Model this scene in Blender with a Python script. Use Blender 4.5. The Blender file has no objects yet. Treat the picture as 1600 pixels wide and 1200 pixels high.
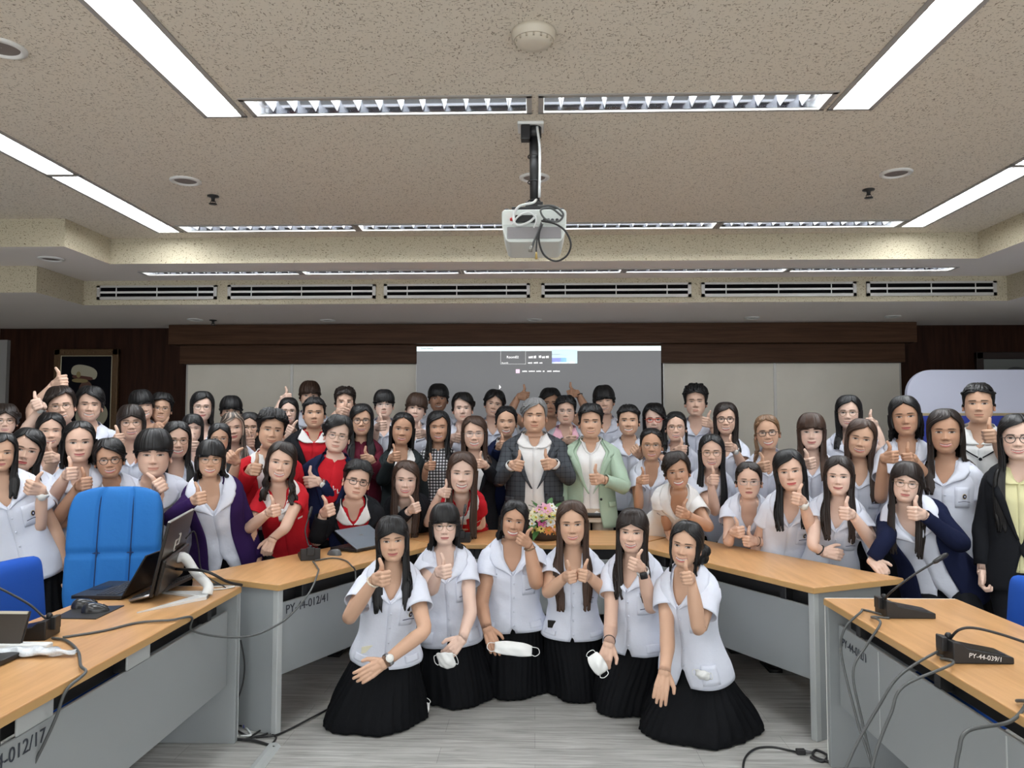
import bpy, bmesh, math, random
import numpy as np
from mathutils import Vector, Matrix

SC = bpy.context.scene
COL = SC.collection
PI = math.pi

# ------------------------------------------------------------------ camera
CAM_H = 1.54
YAW, PITCH, FPX = math.atan(35 / 1200), math.atan(67 / 1200), 1200.0
cam_data = bpy.data.cameras.new('camera')
cam = bpy.data.objects.new('camera', cam_data)
COL.objects.link(cam)
cam.location = (0, 0, CAM_H)
cam.rotation_euler = (PI / 2 + PITCH, 0, YAW)
cam_data.sensor_width = 36.0
cam_data.lens = FPX / 1600 * 36.0
cam_data.clip_start = 0.05
SC.camera = cam
RCAM = np.array((Matrix.Rotation(YAW, 3, 'Z') @ Matrix.Rotation(PI / 2 + PITCH, 3, 'X')))

# ------------------------------------------------------------------ world, exposure
SC.view_settings.view_transform = 'Standard'
SC.view_settings.look = 'None'
SC.view_settings.exposure = 0.44
SC.view_settings.gamma = 1.0
SC.view_settings.use_curve_mapping = False
world = bpy.data.worlds.new('world')
SC.world = world
world.use_nodes = True
wb = world.node_tree.nodes['Background']
wb.inputs['Color'].default_value = (0.93, 0.97, 1.0, 1)
wb.inputs['Strength'].default_value = 1.9
TUBE_POWER = 46.0

# ------------------------------------------------------------------ pixel helpers (1600 x 1200 frame)
def ray(px, py):
    d = RCAM @ np.array(((px - 800) / FPX, -(py - 600) / FPX, -1.0))
    return d / d[1]
def atY(px, py, Y):
    return np.array((0, 0, CAM_H)) + ray(px, py) * Y
def atZ(px, py, z):
    d = ray(px, py)
    return np.array((0, 0, CAM_H)) + d * ((z - CAM_H) / d[2])
def atX(px, py, x):
    d = ray(px, py)
    return np.array((0, 0, CAM_H)) + d * (x / d[0])

# ------------------------------------------------------------------ tags
def tag(o, label=None, cat=None, group=None, kind=None):
    if label: o['label'] = label
    if cat: o['category'] = cat
    if group: o['group'] = group
    if kind: o['kind'] = kind
    return o
def empty(name, loc=(0, 0, 0), rz=0.0):
    o = bpy.data.objects.new(name, None)
    COL.objects.link(o)
    o.location = tuple(float(v) for v in loc)
    o.rotation_euler = (0, 0, rz)
    o.empty_display_size = 0.1
    return o
def copy_tree(o, parent=None):
    c = o.copy()
    COL.objects.link(c)
    if parent is not None: c.parent = parent
    for ch in list(o.children): copy_tree(ch, c)
    return c

# ------------------------------------------------------------------ materials
def lin(r, g, b):
    f = lambda c: (c / 255) / 12.92 if c / 255 <= 0.04045 else ((c / 255 + 0.055) / 1.055) ** 2.4
    return (f(r), f(g), f(b), 1.0)
def mat(name, col, rough=0.5, metal=0.0, spec=0.5, bump=None, noise=None, sheen=0.0):
    """bump=(scale, strength, distance); noise=(scale, other colour, lo, hi)"""
    m = bpy.data.materials.new(name)
    m.use_nodes = True
    nt = m.node_tree
    b = nt.nodes['Principled BSDF']
    b.inputs['Base Color'].default_value = col
    b.inputs['Roughness'].default_value = rough
    b.inputs['Metallic'].default_value = metal
    b.inputs['Specular IOR Level'].default_value = spec
    if sheen: b.inputs['Sheen Weight'].default_value = sheen
    tc = nt.nodes.new('ShaderNodeTexCoord')
    if noise:
        n = nt.nodes.new('ShaderNodeTexNoise'); n.inputs['Scale'].default_value = noise[0]
        n.inputs['Detail'].default_value = 4
        nt.links.new(tc.outputs['Object'], n.inputs['Vector'])
        r = nt.nodes.new('ShaderNodeValToRGB')
        r.color_ramp.elements[0].position = noise[2]; r.color_ramp.elements[1].position = noise[3]
        r.color_ramp.elements[0].color = col; r.color_ramp.elements[1].color = noise[1]
        nt.links.new(n.outputs['Fac'], r.inputs['Fac']); nt.links.new(r.outputs['Color'], b.inputs['Base Color'])
    if bump:
        n = nt.nodes.new('ShaderNodeTexNoise'); n.inputs['Scale'].default_value = bump[0]
        n.inputs['Detail'].default_value = 3
        nt.links.new(tc.outputs['Object'], n.inputs['Vector'])
        bp = nt.nodes.new('ShaderNodeBump'); bp.inputs['Strength'].default_value = bump[1]
        bp.inputs['Distance'].default_value = bump[2]
        nt.links.new(n.outputs['Fac'], bp.inputs['Height']); nt.links.new(bp.outputs['Normal'], b.inputs['Normal'])
    return m
def emit_mat(name, col, strength):
    m = bpy.data.materials.new(name); m.use_nodes = True
    b = m.node_tree.nodes['Principled BSDF']
    b.inputs['Base Color'].default_value = (0.8, 0.8, 0.8, 1)
    b.inputs['Emission Color'].default_value = col
    b.inputs['Emission Strength'].default_value = strength
    return m
def wood_mat(name, c1, c2, axis=0, rough=0.4, scale=1.0, stretch=18.0, spec=0.5):
    m = bpy.data.materials.new(name); m.use_nodes = True
    nt = m.node_tree; b = nt.nodes['Principled BSDF']; b.inputs['Roughness'].default_value = rough; b.inputs['Specular IOR Level'].default_value = spec
    tc = nt.nodes.new('ShaderNodeTexCoord'); mp = nt.nodes.new('ShaderNodeMapping')
    s = [stretch * scale] * 3; s[axis] = 1.2 * scale
    mp.inputs['Scale'].default_value = s
    n = nt.nodes.new('ShaderNodeTexNoise'); n.inputs['Scale'].default_value = 1.6; n.inputs['Detail'].default_value = 6
    n.inputs['Roughness'].default_value = 0.62; n.inputs['Distortion'].default_value = 0.3
    r = nt.nodes.new('ShaderNodeValToRGB')
    r.color_ramp.elements[0].position = 0.32; r.color_ramp.elements[1].position = 0.7
    r.color_ramp.elements[0].color = c1; r.color_ramp.elements[1].color = c2
    nt.links.new(tc.outputs['Object'], mp.inputs['Vector']); nt.links.new(mp.outputs['Vector'], n.inputs['Vector'])
    nt.links.new(n.outputs['Fac'], r.inputs['Fac']); nt.links.new(r.outputs['Color'], b.inputs['Base Color'])
    return m

# ------------------------------------------------------------------ mesh builder
class MB:
    def __init__(self): self.V, self.F, self.M, self.C, self.n = [], [], [], [], 0
    def add(self, V, F, m=0, col=None):
        V = np.asarray(V, float).reshape(-1, 3)
        self.V.append(V)
        o = self.n
        self.F.extend([tuple(i + o for i in f) for f in F]); self.M.extend([m] * len(F))
        c = np.ones((len(V), 4)) if col is None else np.broadcast_to(np.asarray(col, float), (len(V), 4))
        self.C.append(c); self.n += len(V)
        return self
    def build(self, name, mats, parent=None, smooth=True, col=False, origin=(0, 0, 0)):
        me = bpy.data.meshes.new(name)
        V = np.concatenate(self.V) - np.asarray(origin, float)
        me.from_pydata(V.tolist(), [], self.F)
        for m in (mats if isinstance(mats, (list, tuple)) else [mats]): me.materials.append(m)
        me.polygons.foreach_set('material_index', np.array(self.M, dtype=np.int32))
        me.polygons.foreach_set('use_smooth', np.full(len(self.F), smooth, dtype=bool))
        if col:
            a = me.color_attributes.new('Col', 'FLOAT_COLOR', 'POINT')
            a.data.foreach_set('color', np.concatenate(self.C).astype(np.float32).ravel())
        me.update()
        o = bpy.data.objects.new(name, me)
        COL.objects.link(o)
        if parent is not None: o.parent = parent
        return o
    # shapes
    def box(self, lo, hi, m=0, rot=None, piv=None):
        x0, y0, z0 = lo; x1, y1, z1 = hi
        V = np.array([(x0,y0,z0),(x1,y0,z0),(x1,y1,z0),(x0,y1,z0),(x0,y0,z1),(x1,y0,z1),(x1,y1,z1),(x0,y1,z1)], float)
        if rot is not None:
            p = np.asarray(piv if piv is not None else V.mean(0)); V = (V - p) @ np.asarray(rot).T + p
        return self.add(V, [(0,3,2,1),(4,5,6,7),(0,1,5,4),(1,2,6,5),(2,3,7,6),(3,0,4,7)], m)
    def prism(self, poly, z0, z1, m=0):
        n = len(poly)
        area = sum(poly[i][0]*poly[(i+1)%n][1]-poly[(i+1)%n][0]*poly[i][1] for i in range(n))
        if area < 0: poly = poly[::-1]
        V = [(p[0], p[1], z0) for p in poly] + [(p[0], p[1], z1) for p in poly]
        F = [tuple(range(n))[::-1], tuple(range(n, 2*n))] + [(i, (i+1)%n, n+(i+1)%n, n+i) for i in range(n)]
        return self.add(V, F, m)
    def tube(self, pts, r, seg=8, m=0, cap=True, sub=0):
        pts = np.asarray(pts, float)
        if sub: 
            if np.ndim(r): r = crom(np.asarray(r, float)[:, None], sub)[:, 0]
            pts = crom(pts, sub)
        n = len(pts); rr = np.full(n, r) if np.ndim(r) == 0 else np.asarray(r)
        T = np.gradient(pts, axis=0); T /= np.linalg.norm(T, axis=1)[:, None] + 1e-12
        ref = np.array((0, 0, 1.0)) if abs(T[0][2]) < 0.9 else np.array((1.0, 0, 0))
        u = np.cross(T[0], ref); u /= np.linalg.norm(u)
        V = []
        for i in range(n):
            u = u - T[i] * u.dot(T[i]); u /= np.linalg.norm(u) + 1e-12
            w = np.cross(T[i], u)
            for k in range(seg):
                a = 2*PI*k/seg
                V.append(pts[i] + rr[i]*(math.cos(a)*u + math.sin(a)*w))
        F = gridF(n, seg, True)
        if cap: F += [tuple(range(seg))[::-1], tuple(range((n-1)*seg, n*seg))]
        return self.add(V, F, m)
    def lathe(self, prof, seg=24, c=(0, 0, 0), m=0, cap=True, sx=1.0, sy=1.0):
        V = []
        for (r, z) in prof:
            for k in range(seg):
                a = 2*PI*k/seg; V.append((c[0]+r*math.cos(a)*sx, c[1]+r*math.sin(a)*sy, c[2]+z))
        F = gridF(len(prof), seg, True)
        if cap: F += [tuple(range(seg))[::-1], tuple(range((len(prof)-1)*seg, len(prof)*seg))]
        return self.add(V, F, m)
    def ball(self, c, r, m=0, nu=12, nv=8, R=None, col=None):
        r = np.broadcast_to(np.asarray(r, float), 3)
        V = []
        for j in range(nv + 1):
            p = PI * j / nv
            for i in range(nu):
                a = 2*PI*i/nu; V.append((math.sin(p)*math.cos(a), math.sin(p)*math.sin(a), math.cos(p)))
        V = np.array(V) * r
        if R is not None: V = V @ np.asarray(R).T
        return self.add(V + np.asarray(c, float), [f[::-1] for f in gridF(nv + 1, nu, True)], m, col)

def gridF(nr, nc, closed=False):
    F = []
    for i in range(nr - 1):
        for j in range(nc if closed else nc - 1):
            k = (j + 1) % nc
            F.append((i*nc + j, i*nc + k, (i+1)*nc + k, (i+1)*nc + j))
    return F
def flip(F): return [f[::-1] for f in F]
def crom(P, sub):
    """Catmull-Rom through the rows of P, sub samples per span"""
    P = np.asarray(P, float); n = len(P)
    Q = np.vstack([2*P[0]-P[1], P, 2*P[-1]-P[-2]])
    out = []
    for i in range(n - 1):
        p0, p1, p2, p3 = Q[i], Q[i+1], Q[i+2], Q[i+3]
        for s in range(sub):
            t = s / sub
            out.append(0.5*((2*p1)+(-p0+p2)*t+(2*p0-5*p1+4*p2-p3)*t*t+(-p0+3*p1-3*p2+p3)*t**3))
    out.append(P[-1])
    return np.array(out)
def keys(K, t):
    """smooth (monotone cubic) interpolation of rows K = (t, a, b, ...) at the values t"""
    K = np.asarray(K, float); x = K[:, 0]; Y = K[:, 1:]
    t = np.clip(np.asarray(t, float), x[0], x[-1])
    h = np.diff(x); d = np.diff(Y, axis=0) / h[:, None]
    m = np.zeros_like(Y); m[0], m[-1] = d[0], d[-1]
    for i in range(1, len(x) - 1):
        a, b = d[i-1], d[i]
        m[i] = np.where(a*b > 0, 2*a*b/(a+b+1e-30), 0)
    i = np.clip(np.searchsorted(x, t, side='right') - 1, 0, len(x) - 2)
    s = (t - x[i]) / h[i]; s = s[:, None]; hh = h[i][:, None]
    return ((2*s**3-3*s**2+1)*Y[i] + (s**3-2*s**2+s)*hh*m[i] + (-2*s**3+3*s**2)*Y[i+1] + (s**3-s**2)*hh*m[i+1])
def nrm(v):
    v = np.asarray(v, float); return v / (np.linalg.norm(v) + 1e-12)
def solidify(o, t, offset=-1):
    md = o.modifiers.new('thick', 'SOLIDIFY'); md.thickness = t; md.offset = offset
    return o
def bevel(o, w, seg=2):
    md = o.modifiers.new('bevel', 'BEVEL'); md.width = w; md.segments = seg; md.limit_method = 'ANGLE'
    return o
def text_mesh(s, size, name, m, parent=None, loc=(0,0,0), rot=(0,0,0), extrude=0.0005, align='CENTER'):
    cu = bpy.data.curves.new(name, 'FONT'); cu.body = s; cu.size = size; cu.extrude = extrude
    cu.align_x = align; cu.align_y = 'CENTER'
    t = bpy.data.objects.new(name + '_curve', cu); COL.objects.link(t)
    dg = bpy.context.evaluated_depsgraph_get()
    me = bpy.data.meshes.new_from_object(t.evaluated_get(dg))
    bpy.data.objects.remove(t); bpy.data.curves.remove(cu)
    me.name = name; me.materials.clear(); me.materials.append(m)
    o = bpy.data.objects.new(name, me); COL.objects.link(o)
    o.location = tuple(float(v) for v in loc); o.rotation_euler = rot
    if parent is not None: o.parent = parent
    return o
# ================================================================== ROOM SHELL
def ceiling_mat(name, c1, c2):
    m = bpy.data.materials.new(name); m.use_nodes = True
    nt = m.node_tree; b = nt.nodes['Principled BSDF']; b.inputs['Roughness'].default_value = 0.95; b.inputs['Specular IOR Level'].default_value = 0.1
    tc = nt.nodes.new('ShaderNodeTexCoord')
    def fiss(scale, rot, lo, hi):
        mp = nt.nodes.new('ShaderNodeMapping'); mp.inputs['Rotation'].default_value = (0, 0, rot); mp.inputs['Scale'].default_value = scale
        n = nt.nodes.new('ShaderNodeTexNoise'); n.inputs['Scale'].default_value = 1; n.inputs['Detail'].default_value = 1.5
        nt.links.new(tc.outputs['Object'], mp.inputs['Vector']); nt.links.new(mp.outputs[0], n.inputs['Vector'])
        r = nt.nodes.new('ShaderNodeMapRange'); r.inputs[1].default_value = lo; r.inputs[2].default_value = hi
        nt.links.new(n.outputs['Fac'], r.inputs[0]); return r.outputs[0]
    a = fiss((70, 190, 150), .5, .635, .69); c = fiss((170, 75, 150), 1.1, .635, .69)
    k = nt.nodes.new('ShaderNodeMath'); k.operation = 'MAXIMUM'; nt.links.new(a, k.inputs[0]); nt.links.new(c, k.inputs[1])
    mx = nt.nodes.new('ShaderNodeMix'); mx.data_type = 'RGBA'; mx.inputs[6].default_value = c1; mx.inputs[7].default_value = c2
    nt.links.new(k.outputs[0], mx.inputs[0]); nt.links.new(mx.outputs[2], b.inputs['Base Color'])
    return m
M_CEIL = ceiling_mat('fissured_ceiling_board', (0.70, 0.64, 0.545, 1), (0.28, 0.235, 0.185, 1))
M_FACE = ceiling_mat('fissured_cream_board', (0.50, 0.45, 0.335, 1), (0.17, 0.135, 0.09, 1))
M_LOWC = mat('painted_ceiling', (0.80, 0.745, 0.70, 1), 0.95, 0, 0.1, (60, 0.15, 0.002))
M_TRIMG = mat('grey_enamel', (0.34, 0.32, 0.30, 1), 0.5)
M_TRIMW = mat('white_enamel', (0.72, 0.72, 0.70, 1), 0.4)
M_ALU = mat('mirror_aluminium', (0.30, 0.31, 0.34, 1), 0.10, 1.0)
M_BLADE = mat('aluminium_louvre_blade', (0.55, 0.56, 0.58, 1), 0.35, 0.6)
M_TUBE = emit_mat('fluorescent_tube', (0.93, 0.97, 1.0, 1), TUBE_POWER)
M_OPAL = emit_mat('lit_opal_panel', (0.93, 0.97, 1.0, 1), TUBE_POWER * 0.55)
M_DARKWOOD = wood_mat('dark_wood_panel', (0.018, 0.006, 0.0035, 1), (0.040, 0.015, 0.008, 1), 2, 0.5, 1.0, 14, 0.12)
M_VAL = wood_mat('walnut_veneer', (0.048, 0.021, 0.010, 1), (0.095, 0.046, 0.024, 1), 0, 0.5, 1.0, 30, 0.15)
M_DESK = wood_mat('cherry_desk_laminate', (0.50, 0.245, 0.095, 1), (0.66, 0.36, 0.155, 1), 0, 0.32, 0.9, 13)
M_DESKY = wood_mat('cherry_desk_laminate_deep', (0.50, 0.26, 0.10, 1), (0.67, 0.385, 0.17, 1), 1, 0.32, 0.9, 13)
M_EDGE = mat('desk_edge_band', (0.52, 0.31, 0.12, 1), 0.4)
M_GREY = mat('grey_steel_panel', (0.29, 0.31, 0.315, 1), 0.45, 0, 0.4)
M_GREY2 = mat('pale_grey_edge', (0.42, 0.44, 0.44, 1), 0.45)
M_BLACK = mat('black_plastic', (0.012, 0.012, 0.013, 1), 0.42)
M_BLACKG = mat('gloss_black_plastic', (0.010, 0.008, 0.007, 1), 0.3, 0, 0.35)
M_WHITEP = mat('white_plastic', (0.72, 0.73, 0.72, 1), 0.4)
M_CABLE = mat('grey_cable', (0.075, 0.08, 0.08, 1), 0.45)
M_CABLEB = mat('black_cable', (0.012, 0.012, 0.013, 1), 0.45)
M_CABLEW = mat('white_cable', (0.66, 0.68, 0.67, 1), 0.45)
M_MARKER = mat('black_marker', (0.03, 0.035, 0.05, 1), 0.6)
M_PAINTW = mat('white_marker', (0.80, 0.80, 0.80, 1), 0.6)
M_BLUE = fabric_blue = mat('bright_blue_upholstery', (0.018, 0.085, 0.42, 1), 0.9, 0, 0.15, (240, 0.3, 0.002))
M_BLUE2 = mat('azure_upholstery', (0.020, 0.155, 0.46, 1), 0.72, 0, 0.25, (26, 0.25, 0.01))
def floor_mat():
    m = bpy.data.materials.new('grey_oak_vinyl'); m.use_nodes = True
    nt = m.node_tree; b = nt.nodes['Principled BSDF']; b.inputs['Roughness'].default_value = 0.42
    tc = nt.nodes.new('ShaderNodeTexCoord')
    br = nt.nodes.new('ShaderNodeTexBrick'); br.inputs['Scale'].default_value = 1.0; br.inputs['Brick Width'].default_value = 1.22; br.inputs['Row Height'].default_value = 0.18
    br.inputs['Mortar Size'].default_value = 0.0012; br.inputs['Color1'].default_value = (0.95, 0.95, 0.95, 1); br.inputs['Color2'].default_value = (1.1, 1.1, 1.1, 1); br.inputs['Mortar'].default_value = (0.55, 0.55, 0.55, 1)
    br.offset = 0.37
    nt.links.new(tc.outputs['Object'], br.inputs['Vector'])
    mp = nt.nodes.new('ShaderNodeMapping'); mp.inputs['Scale'].default_value = (1.3, 20, 1); nt.links.new(tc.outputs['Object'], mp.inputs['Vector'])
    n = nt.nodes.new('ShaderNodeTexNoise'); n.inputs['Scale'].default_value = 2.2; n.inputs['Detail'].default_value = 7; n.inputs['Roughness'].default_value = 0.65; n.inputs['Distortion'].default_value = 0.6
    nt.links.new(mp.outputs[0], n.inputs['Vector'])
    r = nt.nodes.new('ShaderNodeValToRGB'); r.color_ramp.elements[0].position = .3; r.color_ramp.elements[1].position = .72
    r.color_ramp.elements[0].color = (0.24, 0.235, 0.22, 1); r.color_ramp.elements[1].color = (0.58, 0.585, 0.56, 1)
    nt.links.new(n.outputs['Fac'], r.inputs['Fac'])
    mx = nt.nodes.new('ShaderNodeMix'); mx.data_type = 'RGBA'; mx.blend_type = 'MULTIPLY'; mx.inputs[0].default_value = 1
    nt.links.new(r.outputs[0], mx.inputs[6]); nt.links.new(br.outputs['Color'], mx.inputs[7]); nt.links.new(mx.outputs[2], b.inputs['Base Color'])
    return m
def struct(o): o['kind'] = 'structure'; return o
RX, RY0, RY1 = 5.45, -3.0, 7.64
struct(MB().box((-RX, RY0, -.08), (RX, RY1, 0)).build('floor', floor_mat(), None, False))
struct(MB().box((-RX, RY1, 0), (RX, RY1 + .1, 2.62)).build('wall_back', M_DARKWOOD, None, False))
M_SIDE = mat('pale_plaster', (0.55, 0.53, 0.50, 1), 0.9)
struct(MB().box((-RX - .1, RY0, 0), (-RX, RY1, 3.0)).build('wall_left', M_SIDE, None, False))
struct(MB().box((RX, RY0, 0), (RX + .1, RY1, 3.0)).build('wall_right', M_SIDE, None, False))
tr = MB()
struct(MB().box((-5.45, RY1 - .05, .0), (-5.335, RY1, 2.42)).build('trim_left', mat('grey_door_jamb', (0.30, 0.29, 0.28, 1), 0.6), None, False))

# ---- ceiling: the high tray, the middle step and the low soffit by the back wall
Z1, Z2, Z3 = 2.93, 2.74, 2.54
def holed(x0, x1, y0, y1, z, holes, thick=.06):
    xs = sorted({x0, x1, *[v for h in holes for v in (h[0], h[1])]}); ys = sorted({y0, y1, *[v for h in holes for v in (h[2], h[3])]})
    xs = [v for v in xs if x0 <= v <= x1]; ys = [v for v in ys if y0 <= v <= y1]
    mb = MB()
    idx = {}
    V, F = [], []
    def vid(x, y):
        if (x, y) not in idx: idx[(x, y)] = len(V); V.append((x, y, z))
        return idx[(x, y)]
    for i in range(len(xs) - 1):
        for j in range(len(ys) - 1):
            cx, cy = (xs[i] + xs[i+1]) / 2, (ys[j] + ys[j+1]) / 2
            if any(h[0] < cx < h[1] and h[2] < cy < h[3] for h in holes): continue
            F.append((vid(xs[i], ys[j]), vid(xs[i], ys[j+1]), vid(xs[i+1], ys[j+1]), vid(xs[i+1], ys[j])))
    mb.add(V, F)
    return mb
ROW1 = [(-1.25, -.015, 3.15, 3.33), (.025, 1.26, 3.15, 3.33)]
SIDEI = [(-1.475, -1.29, 2.09, 3.33), (1.29, 1.475, 2.09, 3.33)]
SIDEO = [(-2.69, -2.51, 4.10, 5.34), (-2.69, -2.51, 2.84, 4.08), (2.53, 2.71, 4.10, 5.34), (2.53, 2.71, 2.84, 4.08)]
ROW2 = [(-2.48 + 1.252 * i, -2.48 + 1.252 * i + 1.235, 5.17, 5.34) for i in range(4)]
ROW3 = [(-3.06 + 1.252 * i, -3.06 + 1.252 * i + 1.235, 5.80, 5.93) for i in range(5)]
FILL_BEHIND = [(-1.475, -1.29, -.6, .64), (1.29, 1.475, -.6, .64), (-2.69, -2.51, .2, 1.44), (2.53, 2.71, .2, 1.44)]  # unseen fittings behind the camera, added to light the room
allh = ROW1 + SIDEI + SIDEO + ROW2 + FILL_BEHIND
ce = holed(-3.13, 3.17, RY0, 5.52, Z1, allh)
ce.add([(-RX, RY0, Z1), (-3.13, RY0, Z1), (-3.13, 4.97, Z1), (-RX, 4.97, Z1), (3.17, RY0, Z1), (RX, RY0, Z1), (RX, 4.99, Z1), (3.17, 4.99, Z1)], [(3, 2, 1, 0), (7, 6, 5, 4)])
struct(ce.build('ceiling', M_CEIL, None, False))
def wallpath(pts, z0, z1, name, m):
    mb = MB(); V = [(x, y, z) for (x, y) in pts for z in (z0, z1)]
    mb.add(V, [(2*i, 2*i+2, 2*i+3, 2*i+1) for i in range(len(pts) - 1)])
    return struct(mb.build(name, m, None, False))
P1 = [(-RX, 4.97), (-3.13, 4.97), (-3.13, 5.52), (3.17, 5.52), (3.17, 4.99), (RX, 4.99)]
P2 = [(-RX, 5.57), (-3.71, 5.57), (-3.71, 6.17), (3.76, 6.17), (3.76, 5.60), (RX, 5.60)]
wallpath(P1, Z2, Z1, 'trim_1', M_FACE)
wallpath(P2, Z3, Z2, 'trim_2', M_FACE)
c2 = holed(-3.71, 3.76, 5.52, 6.17, Z2, ROW3)
for q in ([(-RX, 4.97), (-3.13, 4.97), (-3.13, 5.52), (-3.71, 5.52), (-3.71, 5.57), (-RX, 5.57)], [(RX, 4.99), (3.17, 4.99), (3.17, 5.52), (3.76, 5.52), (3.76, 5.60), (RX, 5.60)]):
    c2.add([(x, y, Z2) for x, y in q], [tuple(range(6))])
struct(c2.build('ceiling', M_LOWC, None, False))
c3 = MB(); c3.add([(x, y, Z3) for x, y in P2] + [(RX, RY1, Z3), (-RX, RY1, Z3)], [tuple(range(8))])
struct(c3.build('ceiling', M_LOWC, None, False))

# ---- recessed fluorescent fittings
def fitting(h, z, kind, label, group):
    x0, x1, y0, y1 = h; along = 0 if (x1 - x0) > (y1 - y0) else 1
    root = empty('ceiling_light', ((x0 + x1) / 2, (y0 + y1) / 2, z)); tag(root, label, 'ceiling light', group)
    R = np.array(root.location); d = .075
    a = MB()   # housing: five thin sides
    a.box((x0, y0, z + d), (x1, y1, z + d + .01)); a.box((x0 - .004, y0, z), (x0, y1, z + d)); a.box((x1, y0, z), (x1 + .004, y1, z + d)); a.box((x0, y0 - .004, z), (x1, y0, z + d)); a.box((x0, y1, z), (x1, y1 + .004, z + d))
    a.build('housing', M_TRIMW, root, False, False, R)
    f = MB(); t = .016
    f.box((x0 - .006, y0 - .006, z - .006), (x1 + .006, y0 + t, z + .002)); f.box((x0 - .006, y1 - t * .6, z - .006), (x1 + .006, y1 + .006, z + .002))
    f.box((x0 - .006, y0, z - .006), (x0 + t, y1, z + .002)); f.box((x1 - t, y0, z - .006), (x1 + .006, y1, z + .002))
    f.build('frame', M_TRIMG, root, False, False, R)
    if kind == 'panel':
        p = MB(); p.box((x0 + t, y0 + t, z + .012), (x1 - t, y1 - t, z + .016)); p.build('diffuser', M_OPAL, root, False, False, R)
        b = MB(); 
        for k in range(1, 12):
            yy = y0 + (y1 - y0) * k / 12; b.box((x0 + .07, yy - .002, z + .004), (x0 + .085, yy + .002, z + .010))
        b.build('louvre_clip', M_TRIMG, root, False, False, R)
    else:
        yc = (y0 + y1) / 2; w = (y1 - y0)
        p = MB(); p.tube([(x0 + .03, yc + w * .12, z + .050), (x1 - .03, yc + w * .12, z + .050)], .013, 12); p.build('tube', M_TUBE, root, True, False, R)
        q = MB()
        for sg in (1, -1):
            V = []
            for x in np.linspace(x0 + .02, x1 - .02, 2):
                for s in np.linspace(0, 1, 7):
                    V.append((x, yc + sg * (w * .5 - .012 - .03 * s ** 2.2), z + .004 + .066 * s))
            q.add(V, gridF(2, 7))
        q.build('reflector', M_ALU, root, True, False, R)
        b = MB(); n = 13
        for k in range(1, n):
            x = x0 + (x1 - x0) * k / n
            V = [(x - .012, y0 + .012, z + .052), (x + .012, y0 + .012, z + .052), (x + .001, y0 + .03, z + .004), (x - .001, y0 + .03, z + .004),
                 (x - .012, y1 - .012, z + .052), (x + .012, y1 - .012, z + .052), (x + .001, y1 - .03, z + .004), (x - .001, y1 - .03, z + .004)]
            b.add(V, [(0, 1, 2, 3), (4, 7, 6, 5), (0, 3, 7, 4), (1, 5, 6, 2), (3, 2, 6, 7)])
        b.build('louvre', M_BLADE, root, False, False, R)
for i, h in enumerate(ROW1): fitting(h, Z1, 'louvre', f'{("left", "right")[i]} long louvred ceiling light of the nearest crosswise pair, above the projector mount', 'louvred ceiling lights')
for i, h in enumerate(SIDEI): fitting(h, Z1, 'panel', f'bright white lengthwise ceiling light in the near {("left", "right")[i]} corner of the picture', 'bright lengthwise ceiling lights')
for i, h in enumerate(SIDEO): fitting(h, Z1, 'panel', f'bright lengthwise ceiling light by the {("left", "left", "right", "right")[i]} edge, {("far", "near")[i % 2]} one of its line', 'bright lengthwise ceiling lights')
O4 = ('leftmost', 'second from left', 'second from right', 'rightmost'); O5 = ('leftmost', 'second from left', 'middle', 'second from right', 'rightmost')
for i, h in enumerate(ROW2): fitting(h, Z1, 'louvre', f'{O4[i]} louvred light of the row of four in front of the cream bulkhead', 'louvred ceiling lights')
for i, h in enumerate(ROW3): fitting(h, Z2, 'louvre', f'{O5[i]} narrow louvred light of the row of five above the air vents', 'louvred ceiling lights')
for i, h in enumerate(FILL_BEHIND): fitting(h, Z1, 'panel', 'unseen lengthwise ceiling light added behind the photographer to light the room', 'unseen ceiling lights added behind the photographer')

# ---- things on the ceiling
def downlight(px, py, z, label, r=.085):
    p = atZ(px, py, z); root = empty('ceiling_speaker', p); tag(root, label, 'ceiling speaker', 'round ceiling speakers'); 
    a = MB(); a.lathe([(r, .002), (r, -.006), (r * .8, -.012), (r * .72, -.004), (r * .70, .0)][::-1], 28); a.build('rim', M_TRIMW, root)
    b = MB(); b.lathe([(r * .02, -.002), (r * .72, -.002)], 28, cap=False); b.build('grille', mat('speaker_mesh', (0.20, 0.17, 0.155, 1), 0.7), root)
downlight(290, 282, Z1, 'round ceiling speaker between the two left lengthwise lights')
downlight(1400, 270, Z1, 'round ceiling speaker beside the right lengthwise light')
downlight(835, 277, Z1, 'round ceiling speaker hidden behind the projector pole')
downlight(2, 74, Z1, 'round ceiling speaker cut by the upper left picture edge')
downlight(80, 404, Z2, 'round ceiling speaker on the lower left ceiling step')
for px, py, w in ((305, 499, 'leftmost'), (512, 500, 'second from left'), (835, 499, 'middle'), (1175, 496, 'second from right'), (1395, 494, 'rightmost')):
    downlight(px, py, Z3, f'{w} of the five small round fittings in the soffit above the walnut pelmet', .07)
def sprinkler(px, py, z, label):
    p = atZ(px, py, z); root = empty('fire_sprinkler', p); tag(root, label, 'sprinkler', 'ceiling sprinklers'); root.scale = (1, 1, 1)
    a = MB(); a.lathe([(.034, .0), (.034, -.006), (.012, -.012), (.010, -.030), (.014, -.034), (.004, -.036)][::-1], 16); a.build('body', M_BLACK, root)
    b = MB(); b.lathe([(.024, -.052), (.024, -.048)], 14); b.tube([(.012, 0, -.03), (.016, 0, -.042), (.004, 0, -.05)], .002, 6); b.tube([(-.012, 0, -.03), (-.016, 0, -.042), (-.004, 0, -.05)], .002, 6); b.build('deflector', M_BLACK, root)
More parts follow.
